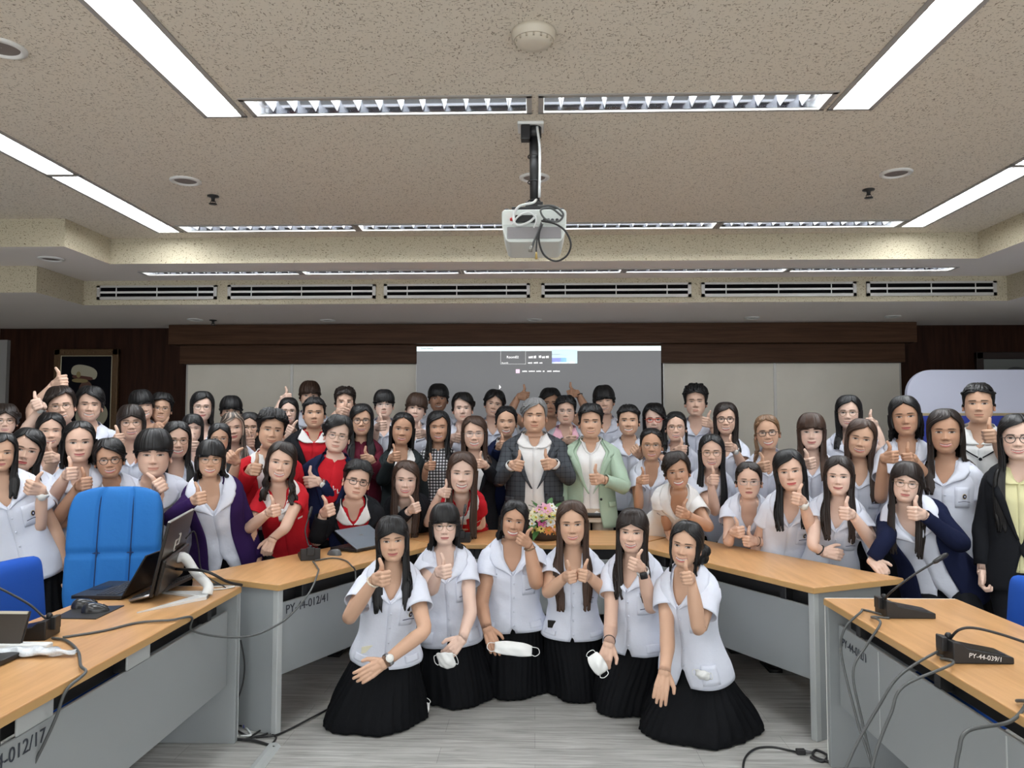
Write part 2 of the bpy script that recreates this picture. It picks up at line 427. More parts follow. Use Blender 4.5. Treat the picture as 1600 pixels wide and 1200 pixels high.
sprinkler(333, 306, Z1, 'small dark sprinkler head near the left ceiling speaker'); sprinkler(1357, 296, Z1, 'small dark sprinkler head near the right ceiling speaker'); sprinkler(333, 500, Z3, 'tiny dark sprinkler in the soffit above the left board')
p = atZ(834, 50, Z1); root = empty('smoke_detector', p); tag(root, 'round cream smoke detector on the ceiling above the projector', 'smoke detector')
MB().lathe([(.03, -.050), (.058, -.046), (.072, -.030), (.078, -.012), (.078, 0)], 32).build('housing', mat('cream_plastic', (0.62, 0.56, 0.46, 1), 0.5), root)
b = MB(); b.lathe([(.060, -.036), (.071, -.034)], 32, cap=False)
for k in range(16):
    a = 2 * PI * k / 16; b.box((math.cos(a) * .066 - .003, math.sin(a) * .066 - .003, -.044), (math.cos(a) * .066 + .003, math.sin(a) * .066 + .003, -.030))
b.build('vent_ring', mat('tan_plastic', (0.42, 0.36, 0.28, 1), 0.6), root)

# ---- air vents in the second step
for i, (xa, xb) in enumerate(((152, 339), (356, 587), (600, 828), (846, 1080), (1096, 1338), (1354, 1557))):
    x0, x1 = atY((xa), 460, 6.16)[0], atY(xb, 460, 6.16)[0]; root = empty('air_vent', ((x0 + x1) / 2, 6.165, 2.64)); tag(root, f'{("leftmost", "second from left", "third from left", "third from right", "second from right", "rightmost")[i]} long slotted air vent in the cream step above the walnut pelmet', 'air vent', 'air vents in the ceiling step')
    w = (x1 - x0) / 2; f = MB(); hz = .058
    f.box((-w, -.014, hz - .016), (w, .0, hz)); f.box((-w, -.014, -hz), (w, 0, -hz + .024)); f.box((-w, -.014, -hz), (-w + .026, 0, hz)); f.box((w - .026, -.014, -hz), (w, 0, hz)); f.build('frame', mat('silver_paint', (0.50, 0.49, 0.47, 1), 0.45, 0.2), root, False)
    b = MB(); b.box((-w + .02, -.003, -hz + .02), (w - .02, .0, hz - .01)); b.build('backing', mat('matte_black', (0.004, 0.004, 0.004, 1), 0.9, 0, 0.05), root, False)
    b = MB(); b.box((-w + .02, -.012, -.006), (w - .02, -.004, .010)); b.build('slat', M_TRIMW, root, False)
    for k in (-.68, 0, .68): MB().box((k * w - .003, -.010, -hz + .02), (k * w + .003, -.004, hz - .01)).build('divider', M_TRIMW, root, False)

# ---- back wall: walnut pelmet, boards, screen, pictures
a = struct(MB().box((-3.57, 7.36, 2.345), (3.63, 7.62, 2.535)).build('trim_3', M_VAL, None, False)); 
a = struct(MB().box((-3.52, 7.50, 2.165), (3.58, 7.63, 2.345)).build('trim_4', M_VAL, None, False))
M_BOARD = mat('worn_whiteboard', (0.74, 0.70, 0.61, 1), 0.45, 0, 0.4, None, (3.0, (0.80, 0.76, 0.67, 1), .45, .8)); M_ALUF = mat('dull_aluminium', (0.45, 0.44, 0.42, 1), 0.4, 0.6)
for (xa, xb, lab) in ((291, 456, 'leftmost beige whiteboard panel on the back wall beneath the walnut pelmet'), (456, 652, 'beige whiteboard panel just left of the projection screen'), (1036, 1211, 'beige whiteboard panel just right of the projection screen'), (1211, 1408, 'rightmost beige whiteboard panel beneath the end of the pelmet')):
    x0, x1 = atY(xa, 600, 7.58)[0], atY(xb, 600, 7.58)[0]
    root = empty('whiteboard', ((x0 + x1) / 2, 7.6, 1.5)); tag(root, lab, 'whiteboard', 'whiteboard panels'); w = (x1 - x0) / 2
    MB().box((-w + .004, -.02, -.62), (w - .004, .03, .662)).build('panel', M_BOARD, root, False)
    f = MB(); f.box((-w, -.026, -.64), (-w + .014, .03, .664)); f.box((w - .014, -.026, -.64), (w, .03, .664)); f.box((-w, -.026, -.64), (w, .03, -.62)); f.build('frame', M_ALUF, root, False)
# projection screen, with the projected meeting window on it
x0, x1 = atY(651, 560, 7.44)[0], atY(1033, 560, 7.44)[0]; zt = atY(840, 541, 7.44)[2]
root = empty('projection_screen', ((x0 + x1) / 2, 7.45, 0)); tag(root, 'large grey projection screen showing a video meeting window, centre of back wall', 'screen')
w = (x1 - x0) / 2; sx = lambda px: atY(px, 560, 7.44)[0] - (x0 + x1) / 2; sz = lambda py: atY(840, py, 7.44)[2]
M_SCR = emit_mat('projected_grey', (0.165, 0.168, 0.175, 1), 0.62); M_SCR.node_tree.nodes['Principled BSDF'].inputs['Base Color'].default_value = (0.12, 0.12, 0.12, 1)
M_SCRW = emit_mat('projected_white', (0.80, 0.98, 0.98, 1), 0.72)
def em(n, c, s=.5):
    return emit_mat(n, c, s)
MB().box((-w, -.006, .95), (w, .0, zt)).build('canvas', M_SCR, root, False)
MB().box((-w, -.008, zt - .046), (w, -.006, zt)).build('title_bar', M_SCRW, root, False)
MB().box((-w - .01, -.012, .90), (w + .01, .006, .95)).build('bottom_bar', M_BLACK, root, False)
M_TXT = em('projected_text', (1, 1, 1, 1), .9); M_LINE = em('projected_line', (0.45, 0.46, 0.46, 1), .6)
for (s, px, py, size, m) in (('Room02', 801, 558, .034, M_TXT), ('Room02', 789, 567, .018, M_TXT), ('Zoom Meeting', 667, 544, .020, M_BLACK)):
    text_mesh(s, size, 'screen_text', m, root, (sx(px), -.0095, sz(py)), (PI / 2, 0, 0))
b = MB()
for (xa, xb, py, h) in ((826, 833, 558, .02), (834, 838, 557.5, .028), (842, 846, 557, .026), (847, 852, 558, .02), (853, 858, 557.5, .024), (825, 832, 567, .013), (834, 841, 566.8, .014), (843, 848, 567, .012), (866, 876, 566.8, .013), (878, 886, 567, .012), (890, 898, 566.8, .013), (816, 824, 580, .013), (826, 836, 580, .011), (838, 846, 580, .012), (848, 851, 580, .013), (855, 862, 580, .013), (864, 875, 580, .012)):
    n = max(2, int((xb - xa) / 2))
    for k in range(n):
        q0 = sx(xa + (xb - xa) * k / n); b.box((q0, -.0095, sz(py) - h / 2), (q0 + (xb - xa) / n / 1200 * 7.44 * .7, -.0082, sz(py) + h / 2 * (.6 + .4 * ((k * 7) % 3) / 2)))
b.build('screen_caption', M_TXT, root, False)
b = MB(); a0, a1, z0, z1 = sx(782), sx(821.5), sz(569), sz(547)
for q in ((a0, z0, a1, z0 + .004), (a0, z1 - .004, a1, z1), (a0, z0, a0 + .004, z1), (a1 - .004, z0, a1, z1)): b.box((q[0], -.0085, q[1]), (q[2], -.0075, q[3]))
b.build('tile_outline', M_LINE, root, False)
a0, a1, z0, z1 = sx(862.5), sx(902), sz(568), sz(546)
MB().box((a0, -.0085, z0), (a1, -.0075, z1)).build('video_tile', em('video_pale_blue', (0.55, 0.78, 0.85, 1), .7), root, False)
MB().box((a0, -.0095, z0 + .012), (a0 + .085, -.0088, z0 + .055)).build('video_tile', em('video_blue', (0.10, 0.14, 0.60, 1), .8), root, False)
MB().box((a0 + .085, -.0095, z0 + .012), (a0 + .14, -.0088, z0 + .055)).build('video_tile', em('video_cyan', (0.08, 0.42, 0.80, 1), .8), root, False)
MB().box((a0, -.0095, z0 + .085), (a0 + .09, -.0088, z0 + .092)).build('video_tile', em('video_grey', (0.2, 0.3, 0.33, 1), .7), root, False)
MB().box((sx(806), -.0095, sz(583)), (sx(812), -.0088, sz(577))).build('app_badge', em('badge_pink', (0.9, 0.55, 0.75, 1), .8), root, False)
MB().add([(sx(780), -.009, sz(601)), (sx(780), -.009, sz(608)), (sx(783), -.009, sz(605))], [(0, 1, 2)]).build('mouse_pointer', M_TXT, root, False)

# framed picture on the left: a painted portrait of an officer (plain stand-in), and the one half hidden on the right
def rect_frame(name, x0, x1, z0, z1, y, wd, m, root, dep=.045):
    f = MB(); R_ = np.array(root.location)
    for (a, b_, c, d_) in ((x0, z0, x1, z0 + wd), (x0, z1 - wd, x1, z1), (x0, z0, x0 + wd, z1), (x1 - wd, z0, x1, z1)):
        f.box((a, y - dep, b_), (c, y, d_)); 
    o = f.build(name, m, root, False, False, R_); bevel(o, .008, 2); return o
M_GILT = mat('dark_gilt', (0.10, 0.055, 0.022, 1), 0.45, 0.4, 0.5, (60, 0.8, 0.01)); M_SLIP = mat('gilt_slip', (0.40, 0.36, 0.24, 1), 0.4, 0.3)
xa, xb, za, zb = -4.85, -4.19, 1.45, 2.325
root = empty('framed_portrait', ((xa + xb) / 2, 7.63, 1.9)); tag(root, 'gilt framed portrait of an officer in a white peaked cap on dark wall', 'picture')
rect_frame('frame', xa, xb, za, zb, 7.635, .065, M_GILT, root); rect_frame('slip', xa + .062, xb - .062, za + .062, zb - .062, 7.628, .014, M_SLIP, root, .03)
R_ = np.array(root.location)
MB().box((xa + .07, 7.60, za + .07), (xb - .07, 7.605, zb - .07)).build('canvas', mat('dark_navy_paint', (0.004, 0.004, 0.007, 1), 0.7, 0, 0.1), root, False, False, R_)
pc = (-4.56, 2.02)
def disc(name, cx, cz, rx, rz, m, y=7.598, rot=0, p=2.0, cut=None):
    a = np.linspace(0, 2 * PI, 36, endpoint=False); ca, sa = np.cos(a), np.sin(a)
    X = rx * np.sign(ca) * np.abs(ca) ** (2 / p); Z = rz * np.sign(sa) * np.abs(sa) ** (2 / p)
    if cut is not None: Z = np.maximum(Z, cut)
    V = [(cx + x * math.cos(rot) - z * math.sin(rot), y, cz + x * math.sin(rot) + z * math.cos(rot)) for x, z in zip(X, Z)]
    V2 = [(v[0], v[1] - .002, v[2]) for v in V]
    mb = MB(); mb.add(V + V2, [tuple(range(36))[::-1], tuple(range(36, 72))] + gridF(2, 36, True)); return mb.build(name, m, root, False, False, R_)
PM = lambda n, c: mat(n, c, 0.6)
disc('painted_tunic', -4.45, 1.66, .165, .14, PM('paint_cream', (0.30, 0.28, 0.20, 1)), 7.599, .2)
disc('painted_face', -4.515, 1.89, .075, .115, PM('paint_skin', (0.10, 0.045, 0.03, 1)), 7.5965)
disc('painted_cap', -4.535, 2.085, .135, .075, PM('paint_white', (0.38, 0.35, 0.26, 1)), 7.594, -.22, 2.4, -.045)
disc('painted_cap_band', -4.55, 2.035, .105, .018, PM('paint_red_band', (0.08, 0.02, 0.012, 1)), 7.5925, -.12, 4)
disc('painted_cap_peak', -4.575, 2.005, .082, .020, PM('paint_gold', (0.22, 0.17, 0.07, 1)), 7.591, -.05, 2.4)
disc('painted_badge', -4.59, 2.065, .022, .032, PM('paint_gold2', (0.24, 0.19, 0.08, 1)), 7.590)
xa, xb, za, zb = 4.31, 5.25, 1.55, 2.27
root = empty('framed_picture', ((xa + xb) / 2, 7.63, 1.9)); tag(root, 'dark framed grey picture half hidden behind the pale display board', 'picture'); R_ = np.array(root.location)
rect_frame('frame', xa, xb, za, zb, 7.635, .07, PM('black_frame', (0.02, 0.01, 0.008, 1)), root)
MB().box((xa + .06, 7.605, za + .06), (xb - .06, 7.61, zb - .06)).build('print', PM('grey_print', (0.16, 0.17, 0.16, 1)), root, False, False, R_)
disc('painted_cap', 4.72, 2.03, .14, .09, PM('paint_slate', (0.06, 0.065, 0.065, 1)), 7.603, -.2, 2.2, -.06)

# pale display board with rounded corner on the right
yb = 6.35; xl = atY(1418, 640, yb)[0]; zt = atY(1440, 578, yb)[2]
root = empty('display_board', (xl + 1.2, yb, 0)); tag(root, 'pale lilac freestanding display board with rounded corners and blue lower panel', 'display board'); R_ = np.array(root.location)
def rpoly(x0, x1, z0, z1, r, top_only=True):
    P = []
    for (cx, cz, a0) in ((x1 - r, z1 - r, 0), (x0 + r, z1 - r, 90)):
        P += [(cx + r * math.cos(D_), cz + r * math.sin(D_)) for D_ in np.radians(np.linspace(a0, a0 + 90, 10))]
    return P + [(x0, z0), (x1, z0)]
def plate(P, y0, y1, name, m, parent, R_):
    n = len(P); mb = MB(); mb.add([(x, y0, z) for x, z in P] + [(x, y1, z) for x, z in P], [tuple(range(n)), tuple(range(n, 2 * n))[::-1]] + flip(gridF(2, n, True))); return mb.build(name, m, parent, False, False, R_)
zg = atY(1500, 647, yb)[2]
plate(rpoly(xl, xl + 2.3, .12, zt, .20), yb, yb + .04, 'panel', mat('lilac_white_laminate', (0.52, 0.54, 0.66, 1), 0.4), root, R_)
MB().box((xl + .02, yb - .006, zg - .014), (xl + 2.28, yb, zg + .008)).build('gold_strip', mat('brass_strip', (0.42, 0.34, 0.20, 1), 0.35, 0.5), root, False, False, R_)
MB().box((xl + .02, yb - .006, .2), (xl + 2.28, yb, zg - .014)).build('blue_panel', mat('royal_blue_laminate', (0.018, 0.035, 0.28, 1), 0.5), root, False, False, R_)
for q in (xl + .3, xl + 2.0): MB().box((q - .03, yb - .2, 0), (q + .03, yb + .22, .12)).build('foot', M_GREY, root, False, False, R_)

# ================================================================== FURNITURE
TZ, TT = .75, .032
def table_unit(name, label, poly, panel_edge, m_top, origin, legs=True, text=None, group=None, gap=.075, zlow=.28, side=1):
    """a laminate top over grey steel legs and a modesty panel along one edge"""
    root = empty(name, (origin[0], origin[1], 0)); tag(root, label, 'table', group); R_ = np.array((origin[0], origin[1], 0.))
    t = MB(); t.prism(poly, TZ - TT, TZ); to = t.build('tabletop', [m_top], root, False, False, R_); bevel(to, .004, 2)
    e = MB(); n = len(poly)
    cen = np.mean(np.array(poly), 0)
    for i in range(n):
        p, q = np.array(poly[i]), np.array(poly[(i + 1) % n]); d = nrm(q - p); nn = np.array((d[1], -d[0])); nn = nn if np.dot(nn, (p + q) / 2 - cen) > 0 else -nn
        V = [(*(p + nn * .001), TZ - TT + .003), (*(q + nn * .001), TZ - TT + .003), (*(q + nn * .001), TZ - .004), (*(p + nn * .001), TZ - .004)]; e.add(V, [(0, 1, 2, 3)])
    e.build('edge_band', M_EDGE, root, False, False, R_)
    a, b_ = np.array(panel_edge[0]), np.array(panel_edge[1]); d = nrm(b_ - a); nn = np.array((d[1], -d[0])); nn = nn if np.dot(nn, cen - (a + b_) / 2) > 0 else -nn   # into the table
    L = np.linalg.norm(b_ - a)
    def slab(u0, u1, v0, v1, z0, z1, nm, m):
        P = [a + d * u0 + nn * v0, a + d * u1 + nn * v0, a + d * u1 + nn * v1, a + d * u0 + nn * v1]
        s = MB(); s.prism([tuple(x) for x in P], z0, z1); o = s.build(nm, m, root, False, False, R_); bevel(o, .003, 1); return o
    slab(.05, L - .05, .045, .060, zlow, TZ - TT - gap, 'modesty_panel', M_GREY)
    slab(.05, L - .05, .10, .115, TZ - TT - gap - .02, TZ - TT, 'cable_tray', M_BLACK)
    for k in np.linspace(.25, L - .25, max(2, int(L / .55))): slab(k - .02, k + .02, .05, .11, TZ - TT - gap - .01, TZ - TT, 'bracket', M_BLACK)
    return root, R_, a, d, nn, L, slab
def label_on(s, size, slab_pts, root, R_, m, z, flipd=1):
    a, d, nn, u, off = slab_pts; p = a + d * u + nn * off
    ang = math.atan2(d[1], d[0]) if flipd > 0 else math.atan2(-d[1], -d[0])
    text_mesh(s, size, 'inventory_number', m, root, (p[0] - R_[0], p[1] - R_[1], z), (PI / 2, 0, ang))
# middle horseshoe: left wing, back table, right wing
A, B, C_ = (-1.83, 4.11), (-1.28, 3.86), (-.66, 5.22)
dl = nrm(np.array((-.66 + 1.28, 5.22 - 3.86)))
Lp = [A, B, (-.665, 5.215), (-.98, 5.92), tuple(np.array((-1.83, 4.11)) + np.array((.515, 1.02)) * .93), ]
root, R_, a, d, nn, L, slab = table_unit('conference_table', 'left wing of the wooden horseshoe table marked 012/41', [A, B, (-.665, 5.215), (-1.06, 5.64)], (B, (-.665, 5.215)), M_DESKY, (-1.2, 4.7), group='horseshoe table sections')
slab(.015, .055, .02, .50, 0.0, TZ - TT, 'end_panel', M_GREY); slab(.012, .048, .015, .05, 0, TZ - TT, 'leg_edge', M_GREY2); slab(L - .08, L - .04, .10, .50, 0, TZ - TT, 'end_panel', M_GREY)
label_on('PY-44-012/41', .062, (a, d, nn, .27, .043), root, R_, M_MARKER, .60)
root, R_, a, d, nn, L, slab = table_unit('conference_table', 'straight back section of the wooden horseshoe table, behind the kneeling students', [(-.66, 5.22), (.66, 5.22), (1.02, 5.94), (-1.06, 5.66), ][:2] + [(1.02, 5.72), (.9, 5.95), (-.98, 5.95), (-1.05, 5.65)], ((-.64, 5.22), (.64, 5.22)), M_DESK, (0, 5.55), group='horseshoe table sections')
slab(.03, .07, .06, .6, 0, TZ - TT, 'end_panel', M_GREY); slab(L - .07, L - .03, .06, .6, 0, TZ - TT, 'end_panel', M_GREY)
RB, RT = (1.37, 3.87), (1.93, 4.13)
root, R_, a, d, nn, L, slab = table_unit('conference_table', 'right wing of the wooden horseshoe table with students leaning on it', [RB, RT, (1.05, 5.70), (.665, 5.215)], (RB, (.665, 5.215)), M_DESKY, (1.25, 4.7), group='horseshoe table sections')
slab(.015, .055, .02, .50, 0.0, TZ - TT, 'end_panel', M_GREY); slab(.012, .048, .015, .05, 0, TZ - TT, 'leg_edge', M_GREY2); slab(L - .08, L - .04, .10, .50, 0, TZ - TT, 'end_panel', M_GREY)
# near desks
root, R_, a, d, nn, L, slab = table_unit('long_desk', 'near left wooden desk carrying the black laptop and monitor', [(-2.06, 1.2), (-1.455, 1.2), (-1.455, 3.82), (-2.06, 3.82)], ((-1.455, 1.2), (-1.455, 3.82)), M_DESKY, (-1.75, 2.5), group='near desks')
slab(L - .035, L - .0, .005, .59, 0, TZ - .002, 'end_panel', M_GREY); slab(L - .002, L + .003, .003, .60, .02, TZ + .001, 'end_trim', M_GREY2); slab(.0, .035, .02, .59, 0, TZ - TT, 'end_panel', M_GREY)
label_on('PY-44-012/17', .060, (a, d, nn, 1.00, .043), root, R_, M_MARKER, .60)
for k in (1.02, 1.62): slab(k, k + .17, .035, .044, TZ - TT - .07, TZ - TT - .012, 'paper_label', M_GREY2)
root, R_, a, d, nn, L, slab = table_unit('long_desk', 'near right wooden desk carrying two black desk microphones', [(1.335, 1.2), (1.94, 1.2), (1.94, 3.64), (1.335, 3.64)], ((1.335, 1.2), (1.335, 3.64)), M_DESKY, (1.64, 2.4), group='near desks')
slab(L - .035, L - .0, .005, .59, 0, TZ - .002, 'end_panel', M_GREY); slab(L - .002, L + .003, .003, .60, .02, TZ + .001, 'end_trim', mat('white_edge', (0.75, 0.75, 0.73, 1), 0.4)); slab(.0, .035, .02, .59, 0, TZ - TT, 'end_panel', M_GREY)
label_on('PY-44-012/1', .052, (a, d, nn, L - .22, .043), root, R_, M_MARKER, .575, -1)
for k in (L - 1.3, L - .46): slab(k, k + .01, .043, .05, .30, TZ - TT - .08, 'panel_seam', M_GREY2)

# chairs
def shell_pad(w, h, th, nu, nv, bulge, corner, taper=0.0, curve=0.0, seams=()):
    """an upholstered back: (x across, y front, z up), front face towards -y"""
    V = []
    for side in (0, 1):
        for j in range(nv + 1):
            for i in range(nu + 1):
                u, v = i / nu * 2 - 1, j / nv * 2 - 1
                # rounded rectangle mapping
                k = corner; uu, vv = abs(u), abs(v)
                lim = (max(0, 1 - max(0, (vv - (1 - k)) / k) ** 2.4)) ** .42 if vv > 1 - k else 1.0
                x = u * (w / 2) * (1 - k * .55 * (1 - lim)) * (1 + taper * (v if v < 0 else v))
                z = v * h / 2 * (1 - .10 * k * uu ** 4)
                b = (1 - uu ** 6) * (1 - vv ** 6)
                s = sum(.018 * math.exp(-(((u if ax == 0 else v) - pos) / .032) ** 2) for ax, pos in seams)
                y = curve * (x / (w / 2)) ** 2 + (-(bulge * b ** .5) + s if side == 0 else th * (.35 + .65 * b ** .5))
                V.append((x, y, z + h / 2))
    n = (nu + 1) * (nv + 1); F = flip(gridF(nv + 1, nu + 1)) ; F = [f[::-1] for f in F]; F2 = [tuple(i + n for i in f[::-1]) for f in F]
    rim = [j * (nu + 1) for j in range(nv + 1)] + [nv * (nu + 1) + i for i in range(1, nu + 1)] + [j * (nu + 1) + nu for j in range(nv - 1, -1, -1)] + [i for i in range(nu - 1, 0, -1)]
    F3 = [(rim[i], rim[(i + 1) % len(rim)], rim[(i + 1) % len(rim)] + n, rim[i] + n) for i in range(len(rim))]
    return V, F + F2 + F3
def office_chair(label, x, y, rz, wb, hb, zb, m, seams, tilt, taper, group=None, exec_=True):
    root = empty('office_chair', (x, y, 0), rz); tag(root, label, 'chair', group)
    b = MB(); V, F = shell_pad(wb, hb, .09, 44, 44, .045, .55 if exec_ else .22, taper, -.05 if exec_ else -.02, seams); b.add(V, F)
    for ax, pos in seams:
        sm = MB(); sm.tube([(pos * wb / 2 if ax == 0 else q * wb / 2 * .86, -.05 * ((pos if ax == 0 else q * .86)) ** 2 - .045 * ((1 - (pos if ax == 0 else q * .86) ** 6) * (1 - (q * .9 if ax == 0 else pos) ** 6)) ** .5 + .0150, (q * .9 if ax == 0 else pos) * hb / 2 * .99 + hb / 2) for q in np.linspace(-1, 1, 30)], .004, 6); so = sm.build('seam', mat('dark_blue_stitching', (0.008, 0.03, 0.10, 1), 0.8), root); so.location = (0, .24, zb); so.rotation_euler = (-tilt, 0, 0)
    o = b.build('backrest', m, root); o.location = (0, .24, zb); o.rotation_euler = (-tilt, 0, 0)
    b = MB(); V, F = shell_pad(wb * .96, hb * .96, .02, 20, 20, .0, .55 if exec_ else .22, taper, -.05 if exec_ else -.02); b.add(np.array(V) + (0, .085, .01), F)
    o2 = b.build('back_shell', M_BLACK, root); o2.location = (0, .24, zb); o2.rotation_euler = (-tilt, 0, 0)
    b = MB(); V, F = shell_pad(wb * .95, .50, .08, 20, 20, .04, .3); V = np.array(V); b.add(np.stack([V[:, 0], V[:, 2] - .26, .47 - V[:, 1]], 1), F); b.build('seat', m, root)
    b = MB(); b.tube([(0, .2, .42), (0, .30, .44), (0, .33, zb + .15)], .025, 10, 0, True, 4); b.build('back_bracket', M_BLACK, root)
    b = MB(); b.lathe([(.05, .10), (.05, .28), (.03, .285), (.03, .42)], 16); b.build('gas_column', M_BLACK, root)
    for k in range(5):
        a = 2 * PI * k / 5 + .3; b = MB(); b.tube([(0, 0, .11), (math.cos(a) * .28, math.sin(a) * .28, .075)], [.03, .018], 8); l = b.build('base_arm', M_BLACK, root); MB().ball((math.cos(a) * .28, math.sin(a) * .28, .03), (.018, .03, .03)).build('caster', M_BLACK, l)
    for sg in (1, -1):
        b = MB(); b.tube([(sg * .24, .05, .42), (sg * .31, .05, .45), (sg * .31, .02, .64)], .016, 8, 0, True, 4); b.box((sg * .31 - .03, -.16, .64), (sg * .31 + .03, .12, .67)); b.build('armrest', M_BLACK, root)
    return root
pc = atY(178, 850, 4.02)
office_chair('large azure high-backed executive chair with stitched panels behind the left desk', -2.20, 3.84, .20, .47, .72, .50, M_BLUE2, ((0, -.36), (0, .36), (1, .02)), .12, -.0, None)
office_chair('plain bright blue chair at the left picture edge behind the desk', -1.93, 3.12, PI / 2, .50, .40, .58, M_BLUE, (), .10, 0, None, False)
office_chair('plain bright blue chair at the right picture edge behind the desk', 1.86, 3.22, -PI / 2 + .08, .48, .38, .52, M_BLUE, (), .10, 0, None, False)
# ================================================================== PEOPLE: shared shapes
rng = np.random.default_rng(7)

# ---- skin material: colour lives on the vertices (skin tone, lips, brows, eyes)
def make_skin():
    m = bpy.data.materials.new('skin'); m.use_nodes = True
    nt = m.node_tree; b = nt.nodes['Principled BSDF']
    at = nt.nodes.new('ShaderNodeVertexColor'); at.layer_name = 'Col'
    nt.links.new(at.outputs['Color'], b.inputs['Base Color'])
    b.inputs['Roughness'].default_value = 0.48
    b.inputs['Specular IOR Level'].default_value = 0.35
    return m
SKIN = make_skin()
TONES = {'pale': (0.74, 0.52, 0.42), 'light': (0.69, 0.455, 0.345), 'mid': (0.60, 0.37, 0.255), 'tan': (0.50, 0.285, 0.185), 'deep': (0.36, 0.195, 0.125)}
def fabric(name, col, rough=0.85, sheen=0.0, bump=None):
    return mat(name, col, rough, 0, 0.22 if max(col[:3]) > .1 else .1, (22, 0.28, 0.012), None, sheen)
WHITE_SHIRT = fabric('white_cotton', (0.70, 0.73, 0.83, 1))
WARM_SHIRT = fabric('white_linen', (0.76, 0.75, 0.74, 1))
TEE = fabric('white_jersey', (0.74, 0.75, 0.75, 1))
RED = fabric('red_pique', (0.52, 0.012, 0.022, 1))
BLACK_CLOTH = fabric('black_wool', (0.012, 0.013, 0.016, 1), 0.8, bump=(300, 0.3, 0.002))
CHARCOAL = fabric('charcoal_wool', (0.022, 0.028, 0.03, 1))
NAVY = fabric('navy_wool', (0.012, 0.018, 0.055, 1))
NAVY_KNIT = fabric('navy_knit', (0.012, 0.016, 0.045, 1), 0.95, bump=(420, 0.5, 0.003))
PURPLE = fabric('purple_knit', (0.032, 0.014, 0.075, 1), 0.95, bump=(420, 0.5, 0.003))
MAROON = fabric('maroon_cloth', (0.11, 0.01, 0.025, 1))
GREEN = fabric('sage_green_cloth', (0.36, 0.47, 0.36, 1), 0.8)
GREY_SUIT = fabric('pale_grey_wool', (0.40, 0.42, 0.46, 1))
PINK = fabric('pink_cotton', (0.75, 0.42, 0.50, 1))
YELLOW = fabric('cream_yellow_cotton', (0.75, 0.72, 0.42, 1))
SKIRT = fabric('black_pleated_cloth', (0.006, 0.0065, 0.008, 1), 0.75, bump=(200, 0.2, 0.002))
KHAKI = fabric('beige_chino', (0.52, 0.43, 0.34, 1))
SHOE = mat('black_leather', (0.01, 0.01, 0.01, 1), 0.35)
GOLD = mat('gold', (0.30, 0.21, 0.13, 1), 0.4, 0.9)
SILVER = mat('silver', (0.42, 0.42, 0.44, 1), 0.3, 0.9)
DARKMETAL = mat('dark_frame', (0.02, 0.018, 0.018, 1), 0.35)
REDPLASTIC = mat('red_frame', (0.6, 0.05, 0.02, 1), 0.4)
MASKCLOTH = fabric('white_mask_cloth', (0.82, 0.83, 0.82, 1), 0.9)
BADGE = mat('navy_badge', (0.012, 0.015, 0.06, 1), 0.6)
BADGERING = mat('gold_thread', (0.50, 0.40, 0.16, 1), 0.6)
INK = mat('navy_thread', (0.03, 0.035, 0.09, 1), 0.8)
WATCHFACE = mat('watch_dial', (0.75, 0.75, 0.72, 1), 0.3)
BLACKPLAST = mat('black_rubber', (0.012, 0.012, 0.013, 1), 0.5)
BEIGEBEAD = mat('pale_beads', (0.70, 0.62, 0.50, 1), 0.4)
def check_mat(name, c1, c2, scale, lines):
    """woven check (grey suit) or dotted print (dress) in object space"""
    m = bpy.data.materials.new(name); m.use_nodes = True
    nt = m.node_tree; b = nt.nodes['Principled BSDF']; b.inputs['Roughness'].default_value = 0.85
    b.inputs['Specular IOR Level'].default_value = 0.2
    tc = nt.nodes.new('ShaderNodeTexCoord'); sp = nt.nodes.new('ShaderNodeSeparateXYZ')
    nt.links.new(tc.outputs['Object'], sp.inputs['Vector'])
    def band(sock, thr, ph=0.0):
        a = nt.nodes.new('ShaderNodeMath'); a.operation = 'MULTIPLY_ADD'; a.inputs[1].default_value = scale; a.inputs[2].default_value = ph
        nt.links.new(sock, a.inputs[0])
        f = nt.nodes.new('ShaderNodeMath'); f.operation = 'FRACT'; nt.links.new(a.outputs[0], f.inputs[0])
        g = nt.nodes.new('ShaderNodeMath'); g.operation = 'LESS_THAN'; g.inputs[1].default_value = thr; nt.links.new(f.outputs[0], g.inputs[0])
        return g.outputs[0]
    x, z = band(sp.outputs['X'], lines), band(sp.outputs['Z'], lines)
    k = nt.nodes.new('ShaderNodeMath'); k.operation = 'ADD' if lines < 0.3 else 'MULTIPLY'
    nt.links.new(x, k.inputs[0]); nt.links.new(z, k.inputs[1])
    mx = nt.nodes.new('ShaderNodeMix'); mx.data_type = 'RGBA'
    mx.inputs[6].default_value = c1; mx.inputs[7].default_value = c2
    if lines < 0.3:
        h = nt.nodes.new('ShaderNodeMath'); h.operation = 'MULTIPLY'; h.inputs[1].default_value = 0.5
        nt.links.new(k.outputs[0], h.inputs[0]); nt.links.new(h.outputs[0], mx.inputs[0])
    else:
        nt.links.new(k.outputs[0], mx.inputs[0])
    nt.links.new(mx.outputs[2], b.inputs['Base Color'])
    return m
PLAID = check_mat('grey_check_wool', (0.062, 0.068, 0.078, 1), (0.016, 0.018, 0.024, 1), 26, 0.16)
DRESS = check_mat('black_white_print', (0.012, 0.012, 0.016, 1), (0.75, 0.76, 0.78, 1), 42, 0.66)
